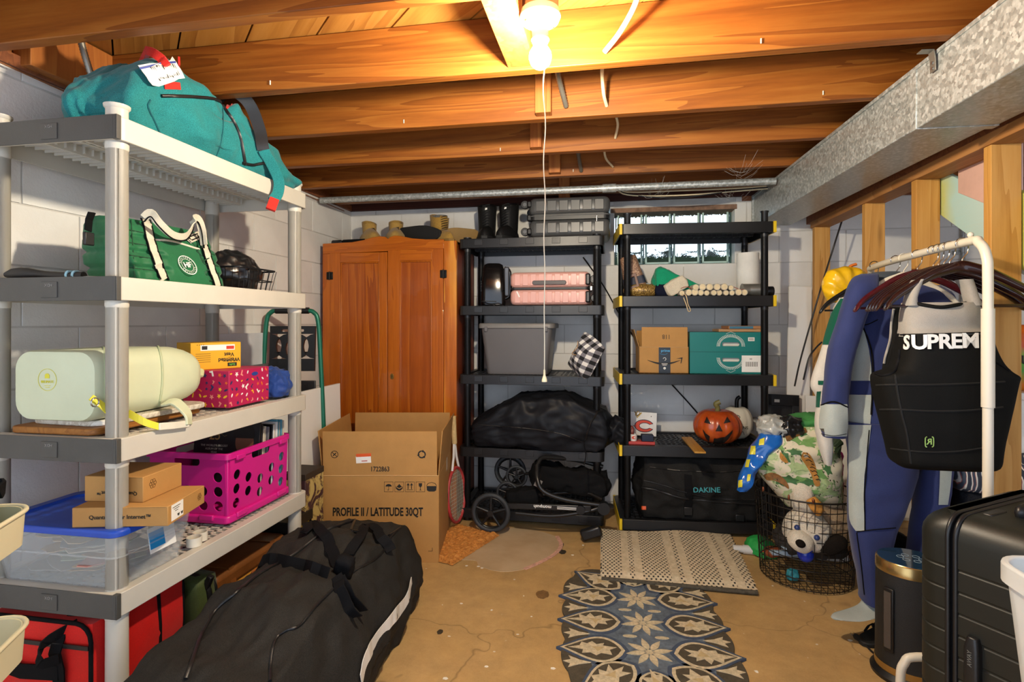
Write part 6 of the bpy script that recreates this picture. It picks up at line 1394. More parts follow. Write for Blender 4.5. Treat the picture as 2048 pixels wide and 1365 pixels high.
def hanger(label, x, y, rz, mat, hook=m_chrome, wide=.225, drop=.135, rod=True, thick=.03, kind='wood', zb=1.5):
    t = T('clothes_hanger', label, 'hanger', (x, y, zb), rz, 'hangers on the white garment rack')
    hk = [(.0 + .0165 * math.cos(a), 0, .0165 * math.sin(a) + .0) for a in [R(-40 + 14.5 * k) for k in range(18)]][::-1] ; hk = [(-.018 * math.cos(R(a)), 0, .018 * math.sin(R(a))) for a in range(-25, 200, 18)] + [(.014, 0, -.03), (.0, 0, -.05), (0, 0, -.085)]
    O('hook', B().tube(bez(hk, 2), .0019, 6), hook, t, smooth=60)
    pts = [(-1, -drop), (-.86, -drop * .72), (-.62, -drop * .44), (-.36, -drop * .18), (-.16, -.008), (0, 0), (.16, -.008), (.36, -drop * .18), (.62, -drop * .44), (.86, -drop * .72), (1, -drop)]
    P = bez([(a * wide, -.018 * abs(a) ** 2, z - .072) for a, z in pts], 4); N = len(P); rings = []
    for i, p in enumerate(P):
        f = abs(i / (N - 1) * 2 - 1); hgt = (.026 - .010 * f) if f < .97 else .008; dp = thick / 2 * (.55 + .5 * f) if kind == 'wood' else thick / 2
        rings.append([p + Vector((0, dp * math.cos(a), hgt * math.sin(a) * .75)) for a in [2 * PI * k / 10 for k in range(10)]])
    O('shoulder', B().loft(rings), mat, t, smooth=60)
    if rod: O('trouser_bar', B().cyl((-wide * .9, -.012, -.072 - drop * .93), (wide * .9, -.012, -.072 - drop * .93), .0045, n=8), m_hblk if kind != 'wood' else mat, t, smooth=60)
    return t
xb = lambda y: 1.097 + (y - 1.94) * .0578
hanger('nearest dark mahogany wooden hanger, carrying the black vest', xb(1.975), 1.975, R(-3), m_mah)
for k, y in enumerate((2.05, 2.085, 2.12, 2.155)): hanger(('first', 'second', 'third', 'fourth')[k] + ' of the four empty dark wooden hangers packed behind the vest hanger', xb(y), y, R(-4 + 2 * k), m_mah, rod=k % 2 == 0, wide=.222)
hanger('reddish mahogany wooden hanger between the wetsuit and dark hangers', xb(2.27), 2.27, R(3), m_mahr)
hanger('white plastic hanger just in front of the wetsuit collar', xb(2.38), 2.38, R(2), m_rackw, m_rackw, .19, .12, False, .012, 'plastic')
hanger('black hanger holding the blue and grey wetsuit', xb(2.45), 2.45, 0, m_hblk, m_chrome, .19, .12, False, .02, 'plastic')
hanger('farthest black hanger holding the white and green jersey', xb(2.66), 2.66, R(-2), m_hblk, m_hblk, .225, .135, True, .016, 'plastic')
# ---- black and grey vest
m_neo = FAB('black_neoprene', '141413', 500, .15, .75, .12); m_neog = FAB('grey_neoprene', '9c9891', 500, .06, .8, .08)
vs_ = T('impact_vest', 'black padded watersports vest with grey shoulders and white lettering', 'vest', (1.05, 1.985, .80), 0)
rows = [(1800, 1965, 936, 0, .5), (1788, 1982, 925), (1780, 1990, 895), (1768, 2000, 850), (1756, 2012, 800), (1750, 2020, 762), (1756, 2022, 750), (1782, 2006, 740), (1793, 1990, 724), (1799, 1976, 700), (1802, 1966, 668, 0, .95)]
b = rel(loftpx(subd(rows, 4), 1.985, .085, 48, .5, 2, .003), vs_); O('body', b, m_neo, vs_, smooth=60); S = Surf(b, vs_)
rows = [(1801, 1966, 674, 0, 1.3), (1802, 1964, 664, 0, 1.2), (1802, 1960, 655), (1804, 1957, 630), (1806, 1956, 606, .01, .8)]
b2 = rel(loftpx(subd(rows, 3), 1.985, .062, 32, .72, 2, .003), vs_); O('yoke', b2, m_neog, vs_, smooth=60); S2 = Surf(b2, vs_)
for u0, u1, u2 in ((1808, 1828, 1), (1934, 1955, -1)):
    b3 = rel(loftpx(subd([(u0, u1 + 4, 612, 0), (u0 + 4 * u2, u1 + 2 * u2, 596, .004), (u0 + 10 * u2, u1 + 9 * u2, 575, .014), (u0 + 20 * u2, u1 + 14 * u2, 560, .02)], 3), 1.975, .03, 14, .8), vs_); O('shoulder_strap', b3, m_neog, vs_, smooth=60)
O('neck_binding', B().tube(bez([S2.at(1828, 606, .0), S2.at(1845, 611, .003), S2.at(1880, 616, .003), S2.at(1915, 611, .003), S2.at(1936, 604, .0)], 4), .006, 8), m_neo, vs_, smooth=60)
O('colour_seam', B().tube(S2.line([(1802, 670), (1850, 669), (1900, 668), (1962, 666)], .002), .0025, 6), m_strap, vs_)

for ch_, u_ in zip('SUPREME', (1815, 1839, 1864, 1889, 1912, 1940, 1974)):
    p, e = S.frame(u_, 687 - (u_ - 1812) * .03); text(ch_, .062, m_inkw, vs_, p + S.nrm(u_, 687) * .003, e, bold=.03, name='letter', ex=.0012)

b = B()
for pts in ([(1752, 771), (1800, 770), (1860, 770), (1930, 768), (2010, 764)], [(1760, 820), (1800, 820), (1860, 823), (1930, 822), (2006, 815)]): seam(b, S, pts, .0035, -.0005)
for pts in ([(1790, 750), (1796, 790), (1804, 830), (1814, 870), (1822, 928)],): seam(b, S, pts, .0035, -.0005)
seam(b, S, [(1782, 898), (1850, 905), (1920, 903), (1985, 893)], .003, 0); O('quilt_seam', b, PL('seam_black', '0b0b0b', .8), vs_, kind='stuff')
z = B(); seam(z, S, [(1752, 748), (1766, 752), (1788, 745), (1798, 720), (1800, 700)], .005, .001); seam(z, S, [(1962, 690), (1975, 715), (1998, 728), (2018, 742)], .004, .001); O('armhole_binding', z, m_strap, vs_, smooth=60)
m_lime = PL('lime_print', '9fc46a', .5); stext(S, 'R', .026, 1858, 884, m_lime, vs_, .003, .02, 1, True)
for dx, a in ((-8, 0), (8, PI)): O('bracket_mark', B().strap(S.line([(1858 + dx * .6, 874), (1858 + dx, 876), (1858 + dx, 892), (1858 + dx * .6, 894)], .003, 2), .003, .0006, (1, 0, .5)), m_lime, vs_)
bp_ = rel(loftpx(subd([(1772, 1990, 770, 0, .6), (1764, 1996, 745), (1768, 1992, 715), (1778, 1985, 680), (1782, 1978, 645), (1786, 1970, 610, -.03, .6)], 4), 2.075, .022, 24, .8, 5, .003), vs_); O('back_panel', bp_, m_neo, vs_, smooth=60); SB = Surf(bp_, vs_); z = B(); seam(z, SB, [(1788, 618), (1784, 645), (1781, 680), (1772, 712), (1769, 728)], .004, .002); O('back_binding', z, m_neog, vs_, smooth=60)
# ---- wetsuit
m_navy = FAB('navy_neoprene', '2c3768', 500, .08, .8, .1); m_lgr = FAB('pale_grey_neoprene', 'a9b2ae', 500, .06, .8, .08); m_chn = FAB('charcoal_neoprene', '3c444c', 500, .1, .8)
ws = T('wetsuit', 'navy and pale grey full wetsuit hanging from rack with trailing foot', 'wetsuit', (1.05, 2.42, .05), 0)
LEGL = [(1692, 1840, 845), (1696, 1838, 900), (1697, 1832, 950), (1697, 1815, 1000), (1698, 1795, 1050), (1706, 1778, 1100), (1716, 1768, 1150), (1722, 1756, 1185), (1722, 1752, 1200)]
TORSO = [(1726, 1880, 572, 0, .55), (1702, 1905, 590, 0, .8), (1694, 1912, 625), (1694, 1912, 680), (1696, 1906, 760), (1694, 1900, 850, 0, 1.1), (1700, 1880, 880, 0, 1)]
bt = rel(loftpx(subd(TORSO, 4), 2.42, .075, 36, .8, 4, .012), ws); O('torso', bt, m_navy, ws, smooth=60); ST_ = Surf(bt, ws)
bl = rel(loftpx(subd(LEGL, 4), 2.40, .065, 28, .8, 6, .012), ws); O('leg', bl, m_navy, ws, smooth=60); SL = Surf(bl, ws)
br = rel(loftpx(subd([(1838, 1905, 840), (1834, 1902, 920), (1830, 1895, 1000), (1820, 1880, 1080), (1812, 1866, 1140), (1806, 1850, 1190)], 4), 2.47, .06, 24, .8, 8, .01), ws); O('leg', br, m_navy, ws, smooth=60); SR = Surf(br, ws)
ba = rel(loftpx(subd([(1722, 1756, 548, .03, .3), (1706, 1756, 556, .02, .6), (1694, 1752, 580, 0, .9), (1676, 1728, 640), (1658, 1710, 700), (1650, 1698, 760), (1645, 1694, 810), (1642, 1692, 850), (1646, 1690, 874, 0, .8)], 4), 2.34, .05, 24, .8, 3, .008), ws); O('sleeve', ba, m_navy, ws, smooth=60); SA = Surf(ba, ws)
O('cuff', sheet(SA, [(1645, 1693, 809), (1641, 1694, 830), (1640, 1694, 850), (1644, 1692, 873)], .004), m_lgr, ws, smooth=60); z = B(); seam(z, SA, [(1644, 811), (1668, 804), (1694, 815)], .003, .003); seam(z, SA, [(1645, 868), (1668, 871), (1690, 868)], .0012, .005); O('cuff_seam', z, m_strap, ws)
bc = rel(loftpx(subd([(1734, 1806, 584, 0, 1), (1736, 1803, 570), (1742, 1800, 555), (1746, 1797, 545, .01, .9), (1752, 1792, 548, .01, .7)], 3), 2.44, .055, 24, .9, 4), ws); O('collar', bc, m_chn, ws, smooth=60)
O('chest_panel', sheet(ST_, [(1698, 1726, 655), (1698, 1738, 700), (1699, 1742, 740), (1697, 1742, 762)], .004), m_lgr, ws, smooth=60); O('chest_panel', sheet(ST_, [(1698, 1742, 790), (1697, 1742, 830), (1700, 1738, 868)], .004), m_lgr, ws, smooth=60)
O('leg_stripe', sheet(SL, [(1698, 1742, 850), (1699, 1736, 900), (1699, 1729, 950), (1699, 1728, 1000), (1701, 1729, 1040), (1712, 1729, 1062)], .004), m_lgr, ws, smooth=60)
O('leg_stripe', sheet(SR, [(1880, 1903, 920), (1878, 1900, 970), (1876, 1894, 1010)], .004), m_lgr, ws, smooth=60)
z = B(); seam(z, SL, [(1738, 860), (1733, 920), (1729, 1000), (1730, 1062)], .002, .004); seam(z, SL, [(1714, 1064), (1745, 1060), (1790, 1056)], .002, .003); seam(z, SL, [(1714, 1066), (1722, 1120), (1730, 1190)], .002, .003); O('seam', z, m_strap, ws, kind='stuff')
z = B(); seam(z, ST_, [(1726, 655), (1742, 700), (1745, 760), (1742, 830)], .003, .004); seam(z, ST_, [(1700, 645), (1730, 650), (1755, 640)], .002, .003); O('torso_seam', z, m_strap, ws, kind='stuff')
z = loftpx(subd([(1724, 1756, 1192), (1726, 1762, 1205), (1715, 1768, 1218, -.02), (1690, 1755, 1228, -.05), (1668, 1725, 1234, -.07), (1662, 1690, 1237, -.07, .5)], 3), 2.40, .035, 18, .8); O('sock_foot', rel(z, ws), m_lgr, ws, smooth=60)
# ---- jersey and bright yellow bag
m_jw = FAB('jersey_white', 'd9d6ce', 400, .05, .9); m_jg = FAB('jersey_green', '0f5a46', 400, .08, .9)
js = T('jersey', 'white and dark green long sleeved jersey hanging behind the wetsuit', 'jersey', (1.0, 2.64, .75), 0)
bj = rel(loftpx(subd([(1690, 1790, 592, 0, .6), (1668, 1820, 615), (1662, 1830, 680), (1660, 1830, 760), (1664, 1830, 860)], 4), 2.65, .05, 28, .8, 12, .008), js); O('body', bj, m_jw, js, smooth=60)
bs_ = rel(loftpx(subd([(1680, 1712, 596, 0, .7), (1664, 1702, 630), (1646, 1690, 690), (1626, 1680, 750), (1622, 1676, 775), (1634, 1674, 800), (1630, 1664, 850), (1640, 1664, 900), (1650, 1662, 930, 0, .5)], 4), 2.58, .035, 20, .8, 9, .006), js); O('sleeve', bs_, m_jw, js, smooth=60); SJ = Surf(bs_, js)
O('green_shoulder', sheet(SJ, [(1682, 1712, 598), (1664, 1703, 628), (1652, 1694, 665), (1646, 1680, 690)], .003), m_jg, js, smooth=60); O('green_band', sheet(SJ, [(1636, 1650, 762), (1636, 1648, 770)], .003), m_jg, js); O('green_band', sheet(SJ, [(1634, 1642, 783), (1633, 1640, 815)], .003), m_jg, js)
m_yel2 = PL('yellow_vinyl', 'e8b81a', .25, var=.1, vs=9)
yb_ = T('yellow_bag', 'shiny yellow round cushion with orange tab hung on the rack', 'cushion', (1.055, 2.74, 1.34), R(10))
def fyl(p, c):
    p.y += .008 * math.sin(14 * math.atan2(p.z + .05, p.x)) * (p.y < 0) * (abs(c[0]) + abs(c[2])) * .5; return p
b = soft((.185, .10, .16), .8, 20, fyl, .003, 14, 4); O('body', b, m_yel2, yb_, smooth=True); O('rim', B().tube([(.088 * math.cos(a), -.02, .075 + .075 * math.sin(a)) for a in [R(12 * k) for k in range(30)]], .006, 6, True), PL('orange_vinyl', 'dd8a1a', .3), yb_, smooth=60); O('tab', B().tube(bez([(.01, 0, .14), (.02, 0, .165), (.045, -.005, .175)], 4), .007, 6), PL('orange_tab', 'd0702c', .4), yb_, smooth=60)

# ================================================================ WIRE HAMPER AND ITS CONTENTS
hb = T('wire_hamper', 'round black wire hamper stuffed with a printed bag and plush dogs', 'basket', (.945, 2.93, 0), 0)
m_bw = PL('bronze_wire', '2c2620', .4, .5)
def hr(z): return .205 + .025 * z / .43
for k in range(10): z = .012 + .046 * k; O('hoop', B().tube([(hr(z) * math.cos(a), hr(z) * math.sin(a), z) for a in [2 * PI * i / 40 for i in range(40)]], .0022 if k < 9 else .0042, 6, True), m_bw, hb, smooth=60)
g = B()
for i in range(44): a = 2 * PI * i / 44; g.cyl((hr(0) * math.cos(a), hr(0) * math.sin(a), .004), (hr(.43) * math.cos(a), hr(.43) * math.sin(a), .428), .0017, n=5)
for i in range(-6, 7): h = math.sqrt(1 - (i / 7) ** 2) * .203; g.cyl((i * .029, -h, .006), (i * .029, h, .006), .0015, n=4); g.cyl((-h, i * .029, .008), (h, i * .029, .008), .0015, n=4)
O('wires', g, m_bw, hb, kind='stuff', smooth=60)
for a in (200, 235, 260): O('copper_clip', B().ball((hr(.43) * math.cos(R(a)), hr(.43) * math.sin(R(a)), .436), (.006, .006, .014), 8, 5), PL('copper', '8c5238', .35, .8), hb, smooth=True)
m_plw = FAB('white_plush', 'd5cbb8', 220, .12, .95, .5); m_pltan = FAB('tan_plush', 'a28a6c', 220, .15, .95, .5); m_plblk = FAB('black_plush', '1c1713', 220, .2, .95)
pd = T('plush_dog', 'white plush dog with black ear and blue eye inside the hamper', 'toy', (.875, 2.82, .20), 0, None, (R(8), R(28), R(-14)))
O('head', soft((.18, .16, .17), .85, 16, None, .004, 20), m_plw, pd, (0, 0, 0), smooth=True); O('muzzle', soft((.10, .09, .085), .9, 12), m_plw, pd, (-.015, -.09, .015), smooth=True); O('nose', B().ball((-.02, -.14, .065), (.022, .016, .018), 10, 7), m_plblk, pd, smooth=True)
O('ear', soft((.07, .05, .12), .8, 12), m_plblk, pd, (.085, -.05, .05), (0, .4, 0), smooth=True); O('eye', B().ball((-.055, -.083, .10), .013, 10, 7), PL('eye_blue', '2c3c6e', .15), pd, smooth=True); O('eye', B().ball((.03, -.088, .11), .013, 10, 7), PL('eye_blue', '2c3c6e', .15), pd, smooth=True)
O('paw', soft((.09, .08, .15), .85, 12), m_plw, pd, (-.05, .01, .14), (0, -.5, 0), smooth=True); O('bow', soft((.08, .04, .05), .6, 10, None, .006, 30), PL('bow_orange', 'c98a3a', .7), pd, (-.045, -.045, .20), (0, .5, .3), smooth=True)
pd2 = T('plush_toy', 'tan plush toy lying at right inside the hamper under the bag', 'toy', (1.02, 2.86, .215), 0, None, (0, R(20), R(10)))
O('body', soft((.22, .15, .15), .85, 16, None, .005, 16), m_pltan, pd2, smooth=True); O('arm', soft((.14, .06, .06), .85, 10), m_pltan, pd2, (-.05, -.07, .0), (0, .4, .2), smooth=True); O('ear', B().ball((-.08, -.02, .13), (.035, .02, .035), 10, 6), m_pltan, pd2, smooth=True)
o = O('ball', B().ball((0, 0, 0), .036, 20, 12), PL('royal_blue', '1b34a8', .25), None, (.885, 2.742, .178), smooth=True); tag(o, 'small shiny royal blue ball at the front of the wire hamper', 'ball'); O('seam', B().tube([(.0362 * math.cos(a), 0, .0362 * math.sin(a)) for a in [k * PI / 12 for k in range(24)]], .001, 4, True), PL('royal_dark', '10206a', .3), o, rot=(0, .3, .7))
m_pb = PL('pale_blue_plastic', '9fb4c6', .35); tt = T('plastic_track', 'pale blue plastic track pieces lying low inside the hamper', 'toy', (.95, 2.93, .105), R(4)); O('track', B().box((0, 0, 0), (.34, .05, .012)), m_pb, tt, bev=.004); O('track_lip', B().box((0, -.024, .008), (.34, .006, .02)), m_pb, tt, bev=.002); O('track', B().box((.02, -.03, .04), (.30, .04, .012), (0, .04, .1)), m_pb, tt, bev=.004)
o = O('toy_scrap', soft((.05, .03, .05), .7, 8, None, .006, 40), PL('teal_scrap', '2a7f8c', .5), None, (.86, 2.84, .012), smooth=True); tag(o, 'small crumpled teal cloth scrap on the hamper bottom', 'toy')
dk2 = O('dark_cloth', soft((.28, .26, .10), .7, 14, None, .02, 12), PL('dark_fabric', '2e2a28', .9, var=.3), None, (.97, 2.96, .12), smooth=True); tag(dk2, 'dark crumpled cloth under the plush toys inside the hamper', 'cloth')
# ---- tropical print bag
t = NT('jungle_print'); v = t.coord(); n = t.noise(v, 10, 3, .5, 1.2); n2 = t.noise(v, 26, 3, .6); vo = t.n('ShaderNodeTexVoronoi'); vo.inputs['Scale'].default_value = 60; t.l(v, vo.inputs['Vector']); n3 = t.noise(v, 8, 2)
c = t.ramp(n, [(.50, 'd8cfb6'), (.54, 'b9c49a'), (.59, '8aa86c'), (.62, 'd8cfb6')]); c = t.mix(t.ramp(n2, [(.65, (0,) * 3), (.67, (1,) * 3)]), c, '56793f')
c = t.mix(t.math('MULTIPLY', t.ramp(vo.outputs['Distance'], [(.2, (1,) * 3), (.28, (0,) * 3)]), t.ramp(n3, [(.5, (0,) * 3), (.58, (1,) * 3)])), c, '2e2014'); t.col(c); t.set(rough=.7); t.bump(n, .2, .004); m_trop = t.m
tb2 = T('tote_bag', 'jungle print tote bag with leaves and tigers on top of hamper', 'bag', (.905, 2.90, .40), R(-6), None, (0, R(0), R(-6)))
b = rel(loftpx(subd([(1570, 1676, 1012, 0, .5), (1546, 1682, 985, 0, .9), (1520, 1682, 955), (1508, 1680, 930), (1514, 1678, 905), (1535, 1674, 885, 0, .85), (1560, 1668, 865, 0, .6), (1590, 1650, 852, 0, .4)], 4), 2.90, .125, 30, .8, 21, .03), tb2); O('body', b, m_trop, tb2, smooth=60); S = Surf(b, tb2)
gl = [PL('leaf_green', '6f9a58', .7, var=.2, vs=30), PL('leaf_dark', '3f6b3e', .7, var=.25, vs=30), PL('leaf_pale', 'a3b884', .7, var=.15, vs=30)]
rr = random.Random(21)
for k, (u, v_, s_, a) in enumerate([(1532, 935, 22, .5), (1570, 915, 20, 1.2), (1598, 935, 24, .2), (1640, 950, 24, .9), (1620, 965, 22, 0), (1660, 915, 22, 1.5), (1615, 885, 20, -.4), (1580, 960, 22, .4), (1660, 985, 20, .3), (1592, 880, 18, .8), (1525, 925, 16, .3), (1545, 915, 15, -.6), (1560, 895, 14, .9), (1590, 905, 18, .2), (1585, 935, 16, 1.4), (1600, 960, 20, .1), (1560, 965, 15, .6), (1575, 985, 14, -.5), (1625, 985, 16, 0), (1655, 940, 17, 1.2), (1650, 965, 15, .8), (1620, 890, 15, .4), (1605, 870, 12, -.3), (1540, 945, 12, 0), (1640, 905, 12, 1.9), (1600, 995, 13, .2)]):
    pts = []
    for i in range(11):
        f = i / 10 * 2 * PI; r_ = s_ * (1 if i % 2 else .62); pts.append((u + r_ * (math.cos(f) * math.cos(a) - .5 * math.sin(f) * math.sin(a)), v_ + r_ * (math.cos(f) * math.sin(a) + .5 * math.sin(f) * math.cos(a)) * .8))
    O('leaf_print', spoly(S, pts, .0018 + .0004 * (k % 3)), gl[k % 3], tb2, smooth=60)
m_tig = PL('tiger_orange', 'b07a34', .7, var=.3, vs=40); m_leo = PL('leopard_brown', '7a5224', .7, var=.4, vs=70); m_str = PL('stripe_black', '241a12', .7)
O('tiger_print', spoly(S, [(1606, 905), (1618, 908), (1628, 925), (1634, 950), (1640, 970), (1630, 972), (1622, 950), (1610, 930), (1602, 915)], .0034), m_tig, tb2, smooth=60); O('leopard_print', spoly(S, [(1528, 950), (1545, 945), (1562, 952), (1574, 965), (1578, 978), (1566, 970), (1550, 962), (1534, 960)], .0034), m_leo, tb2, smooth=60); O('cat_print', spoly(S, [(1560, 905), (1568, 912), (1576, 925), (1570, 926), (1560, 918)], .0034), m_tig, tb2)
z = B()
for k in range(7): seam(z, S, [(1607 + 4 * k, 912 + 8 * k), (1613 + 4 * k, 911 + 8 * k), (1620 + 3.4 * k, 915 + 8 * k)], .0018, .0045)
for k in range(16): u, v_ = rr.uniform(1530, 1672), rr.uniform(900, 985); seam(z, S, [(u, v_), (u + 2, v_ + 3)], .0018, .004, 2)
for k in range(5): seam(z, S, [(1640 + 5 * k, 893), (1643 + 5 * k, 905), (1641 + 5 * k, 915)], .0016, .004)
O('stripe_print', z, m_str, tb2, kind='stuff'); O('edge_band', B().strap(S.line([(1512, 926), (1530, 905), (1552, 880), (1572, 862)], .006), .035, .006, (1, 0, 1)), m_strap, tb2); O('wicker_edge', B().strap(S.line([(1572, 880), (1592, 870), (1612, 862)], .008), .022, .008, (0, 0, 1)), m_leo, tb2); O('dark_flap', B().strap(S.line([(1652, 880), (1668, 890), (1676, 905)], .01), .06, .004, (0, 0, 1)), PL('flap_green', '24361f', .7), tb2)
pbg = T('plastic_bag', 'crumpled clear and black plastic bags on top of the print bag', 'bag', (.80, 2.90, .69), 0); O('clear_film', soft((.15, .12, .09), .6, 14, None, .02, 18), PL('film_grey', 'a9aca8', .2, var=.2), pbg, smooth=True); O('black_film', soft((.09, .08, .09), .5, 12, None, .018, 22), m_bin, pbg, (.06, -.03, .005), smooth=True)
gcl = O('green_cloth', soft((.20, .12, .055), .6, 14, None, .014, 16), PL('cloth_green', '3c8444', .8, var=.3), None, (.935, 2.93, .735), (0, R(-10), 0), smooth=True); tag(gcl, 'bright green cloth bunched above the jungle print bag', 'cloth')
m_bbag = PL('blue_vinyl', '1c62b8', .18, var=.15, vs=20)
bb = T('shopping_bag', 'shiny blue bag with yellow marks hanging over the hamper rim', 'bag', (.72, 2.80, .50), 0); b = rel(loftpx(subd([(1522, 1562, 868, 0, .6), (1512, 1566, 885), (1500, 1545, 900), (1492, 1525, 925, -.03), (1484, 1512, 945, -.04, .8), (1476, 1505, 965, -.04, .7), (1474, 1494, 982, -.04, .4)], 4), 2.86, .055, 22, .8, 31, .03), bb); O('body', b, m_bbag, bb, smooth=60); S = Surf(b, bb)
for q in ([(1503, 893), (1512, 893), (1510, 910), (1500, 910)], [(1494, 920), (1501, 920), (1498, 935), (1491, 935)], [(1478, 962), (1485, 960), (1484, 974), (1477, 976)], [(1520, 880), (1530, 876), (1528, 890), (1518, 892)], [(1496, 950), (1502, 948), (1500, 962), (1494, 964)]): O('yellow_mark', S.patch(q, .003), PL('mark_yellow', 'd8cf3a', .4), bb)
gc = T('felt_hat', 'small green cap with orange lining lying on floor beside hamper', 'hat', (.795, 3.17, 0), R(20)); O('crown', soft((.13, .12, .085), .75, 14, None, .006, 16), PL('cap_green', '1f9a44', .7), gc, smooth=True); O('lining', soft((.10, .08, .05), .8, 12, None, .004, 24), PL('cap_orange', 'a8552c', .8), gc, (.02, -.055, .008), smooth=True); O('brim', B().strap(bez([(-.07, -.02, .03), (-.03, -.08, .02), (.04, -.085, .015)], 4), .03, .006, (0, 0, 1)), PL('cap_green', '1f9a44', .7), gc, bev=.001)
pv = T('drain_pipe', 'white plastic pipe lying on the floor behind hamper and rug', 'pipe', (.93, 3.13, .024), R(-3)); O('tube', B().lathe([(.02, -.28), (.02, .28)], 16, Matrix.Rotation(PI / 2, 4, 'Y')), PL('pvc', 'cfcdc8', .35, var=.1), pv, smooth=35); O('coupling', B().lathe([(.024, -.03), (.024, .03)], 16, Matrix.Translation((-.2, 0, 0)) @ Matrix.Rotation(PI / 2, 4, 'Y')), PL('pvc', 'cfcdc8', .35, var=.1), pv, smooth=35)
pkb = O('pink_cloth', soft((.07, .05, .20), .6, 12, None, .012, 16), PL('hot_pink', 'c92a86', .7), None, (1.09, 2.97, .42), smooth=True); tag(pkb, 'hot pink cloth poking up behind the hamper beside the wetsuit', 'cloth')

# ================================================================ RIGHT FOREGROUND
# ---- heater
ht = T('space_heater', 'black oval space heater with gold rings and blue glass top', 'heater', (1.045, 2.165, 0), R(-20))
m_mesh = PL('heater_mesh', '17191b', .5, var=.1, bs=500, bst=.5); m_gold = PL('gold_trim', 'b79a63', .25, .9, var=.05)
def ov(rx, ry, z, n=36): return [(rx * math.cos(2 * PI * i / n), ry * math.sin(2 * PI * i / n), z) for i in range(n)]
O('base', B().loft([ov(.122, .112, 0), ov(.124, .114, .012), ov(.112, .102, .028)]), m_blk, ht, smooth=40); O('gold_ring', B().loft([ov(.110, .100, .028), ov(.110, .100, .052)]), m_gold, ht, smooth=40, label='lower gold ring'); O('body', B().loft([ov(.108, .098, .052), ov(.106, .096, .372)]), m_mesh, ht, smooth=40)
O('gold_ring', B().loft([ov(.108, .098, .372), ov(.107, .097, .408), ov(.103, .093, .413)]), m_gold, ht, smooth=40, label='upper gold ring'); O('glass_top', B().loft([ov(.102, .092, .410), ov(.101, .091, .4145)]), PL('blue_glass', '1f3a52', .1, coat=.5), ht, smooth=40)
for k in range(6): a = R(-60 + 60 * k); O('touch_mark', B().prism(band(.010, .0115, 16), .0006, Matrix.Translation((.032 * math.cos(a), .026 * math.sin(a), .4146))), PL('mark_pale', 'a8bcc8', .4), ht)
O('outlet_frame', B().box((-.072, -.0785, .215), (.035, .008, .22), (0, 0, R(-36))), m_blk, ht, bev=.003); O('heating_element', B().box((-.0745, -.0815, .215), (.023, .006, .195), (0, 0, R(-36))), PL('element_brown', '4a423c', .5, bs=120, bst=.6), ht)
O('cord', B().tube(bez([(-.085, .045, .012), (-.098, .07, .006), (-.112, .088, .005), (-.122, .105, .007), (-.132, .12, .011)], 6), .0038, 8), m_blk, ht, smooth=60)
pg = O('plug', B().tube([(-.130, .118, .012), (-.138, .130, .012), (-.158, .158, .012), (-.163, .165, .012)], .011, 10, rad=[.005, .008, .012, .010]), m_blk, ht, smooth=60)
for s_ in (-.006, .006): O('prong', B().box((-.168 + s_, .172 + s_ * .7, .012), (.0015, .018, .006), (0, 0, R(36))), m_metal, pg)
# ---- large black suitcase
m_cs = PL('black_polycarbonate', '141713', .46, var=.06, bs=260, bst=.06)
bs2 = T('suitcase', 'large black hard shell suitcase standing upright before the garment rack', 'suitcase', (0, 0, 0), R(-54.7))
e1, e2 = Vector((.578, -.816, 0)), Vector((.816, .578, 0)); TH, WDT, HT = .29, .46, .80
far = Vector((.728, 1.500, 0)); bs2.location = far + e1 * TH / 2 + e2 * WDT / 2
def shell(x0, x1, nm):
    rings = []; z0, z1 = .055, HT; rad = .055; zs = []
    for k in range(7): a = PI / 2 * k / 6; zs.append((z0 + rad * (1 - math.sin(a)), rad * (1 - math.cos(a))))
    zs = zs[::-1]; top = [(z1 - (z - z0), i) for z, i in zs][::-1]
    mid = []; z = z0 + .075
    while z < z1 - .075:
        mid += [(z - .004, 0), (z - .0015, .0016), (z + .0015, .0016), (z + .004, 0)]; z += .05
    xm, w = (x0 + x1) / 2, x1 - x0
    for z, i in zs + mid + top:
        g = []
        for x, y in rrect(WDT - 2 * i, 2 * (w - i), .05 if w > .06 else .04, 7): 
            # only the outer half of the rounded plan: the mouth is cut square at the zip
            g.append((x, y))
        outer = (x0 < 0 and nm == 'far')
        h = []
        for px_, py_ in g:
            yy = max(py_, 0.0); h.append(((x1 - yy) if nm == 'far' else (x0 + yy), px_, z))
        rings.append(h)
    return B().loft(rings)
zx = -TH / 2 + .082
O('shell', shell(-TH / 2, zx - .007, 'far'), m_cs, bs2, smooth=32); O('shell', shell(zx + .007, TH / 2, 'near'), m_cs, bs2, smooth=32)
O('zip_tape', B().prism(rrect(WDT - .012, HT - .07, .045, 6), .03, Matrix.Translation((zx - .015, 0, .43)) @ YZ()), m_strap, bs2); 
for dx in (-.008, .008): O('zip_rim', B().tube([(zx + dx, y, .428 + z) for y, z in rrect(WDT - .002, HT - .057, .05, 7)], .0055, 8, True), m_blk, bs2, smooth=60)
O('side_handle', B().loft([[(zx + .045 + x, -WDT / 2 - y, z) for x, y in rrect(.03 * s_, .036 * s_, .008, 4)] for z, s_ in ((.28, .7), (.30, 1), (.52, 1), (.545, .7))]), m_blk, bs2, bev=.002)
O('top_handle', B().tube(bez([(zx + .07, -.09, HT), (zx + .07, -.08, HT + .018), (zx + .07, .08, HT + .018), (zx + .07, .09, HT)], 4), .010, 8), m_blk, bs2, smooth=60); O('lock_plate', B().box((zx + .03, -.11, HT - .002), (.02, .07, .01)), m_blk, bs2, bev=.003)
text('AWAY', .012, PL('grey_print', '6a6a66', .5), bs2, (zx + .0445, -WDT / 2 - .0186, .50), (PI / 2, -PI / 2, 0))
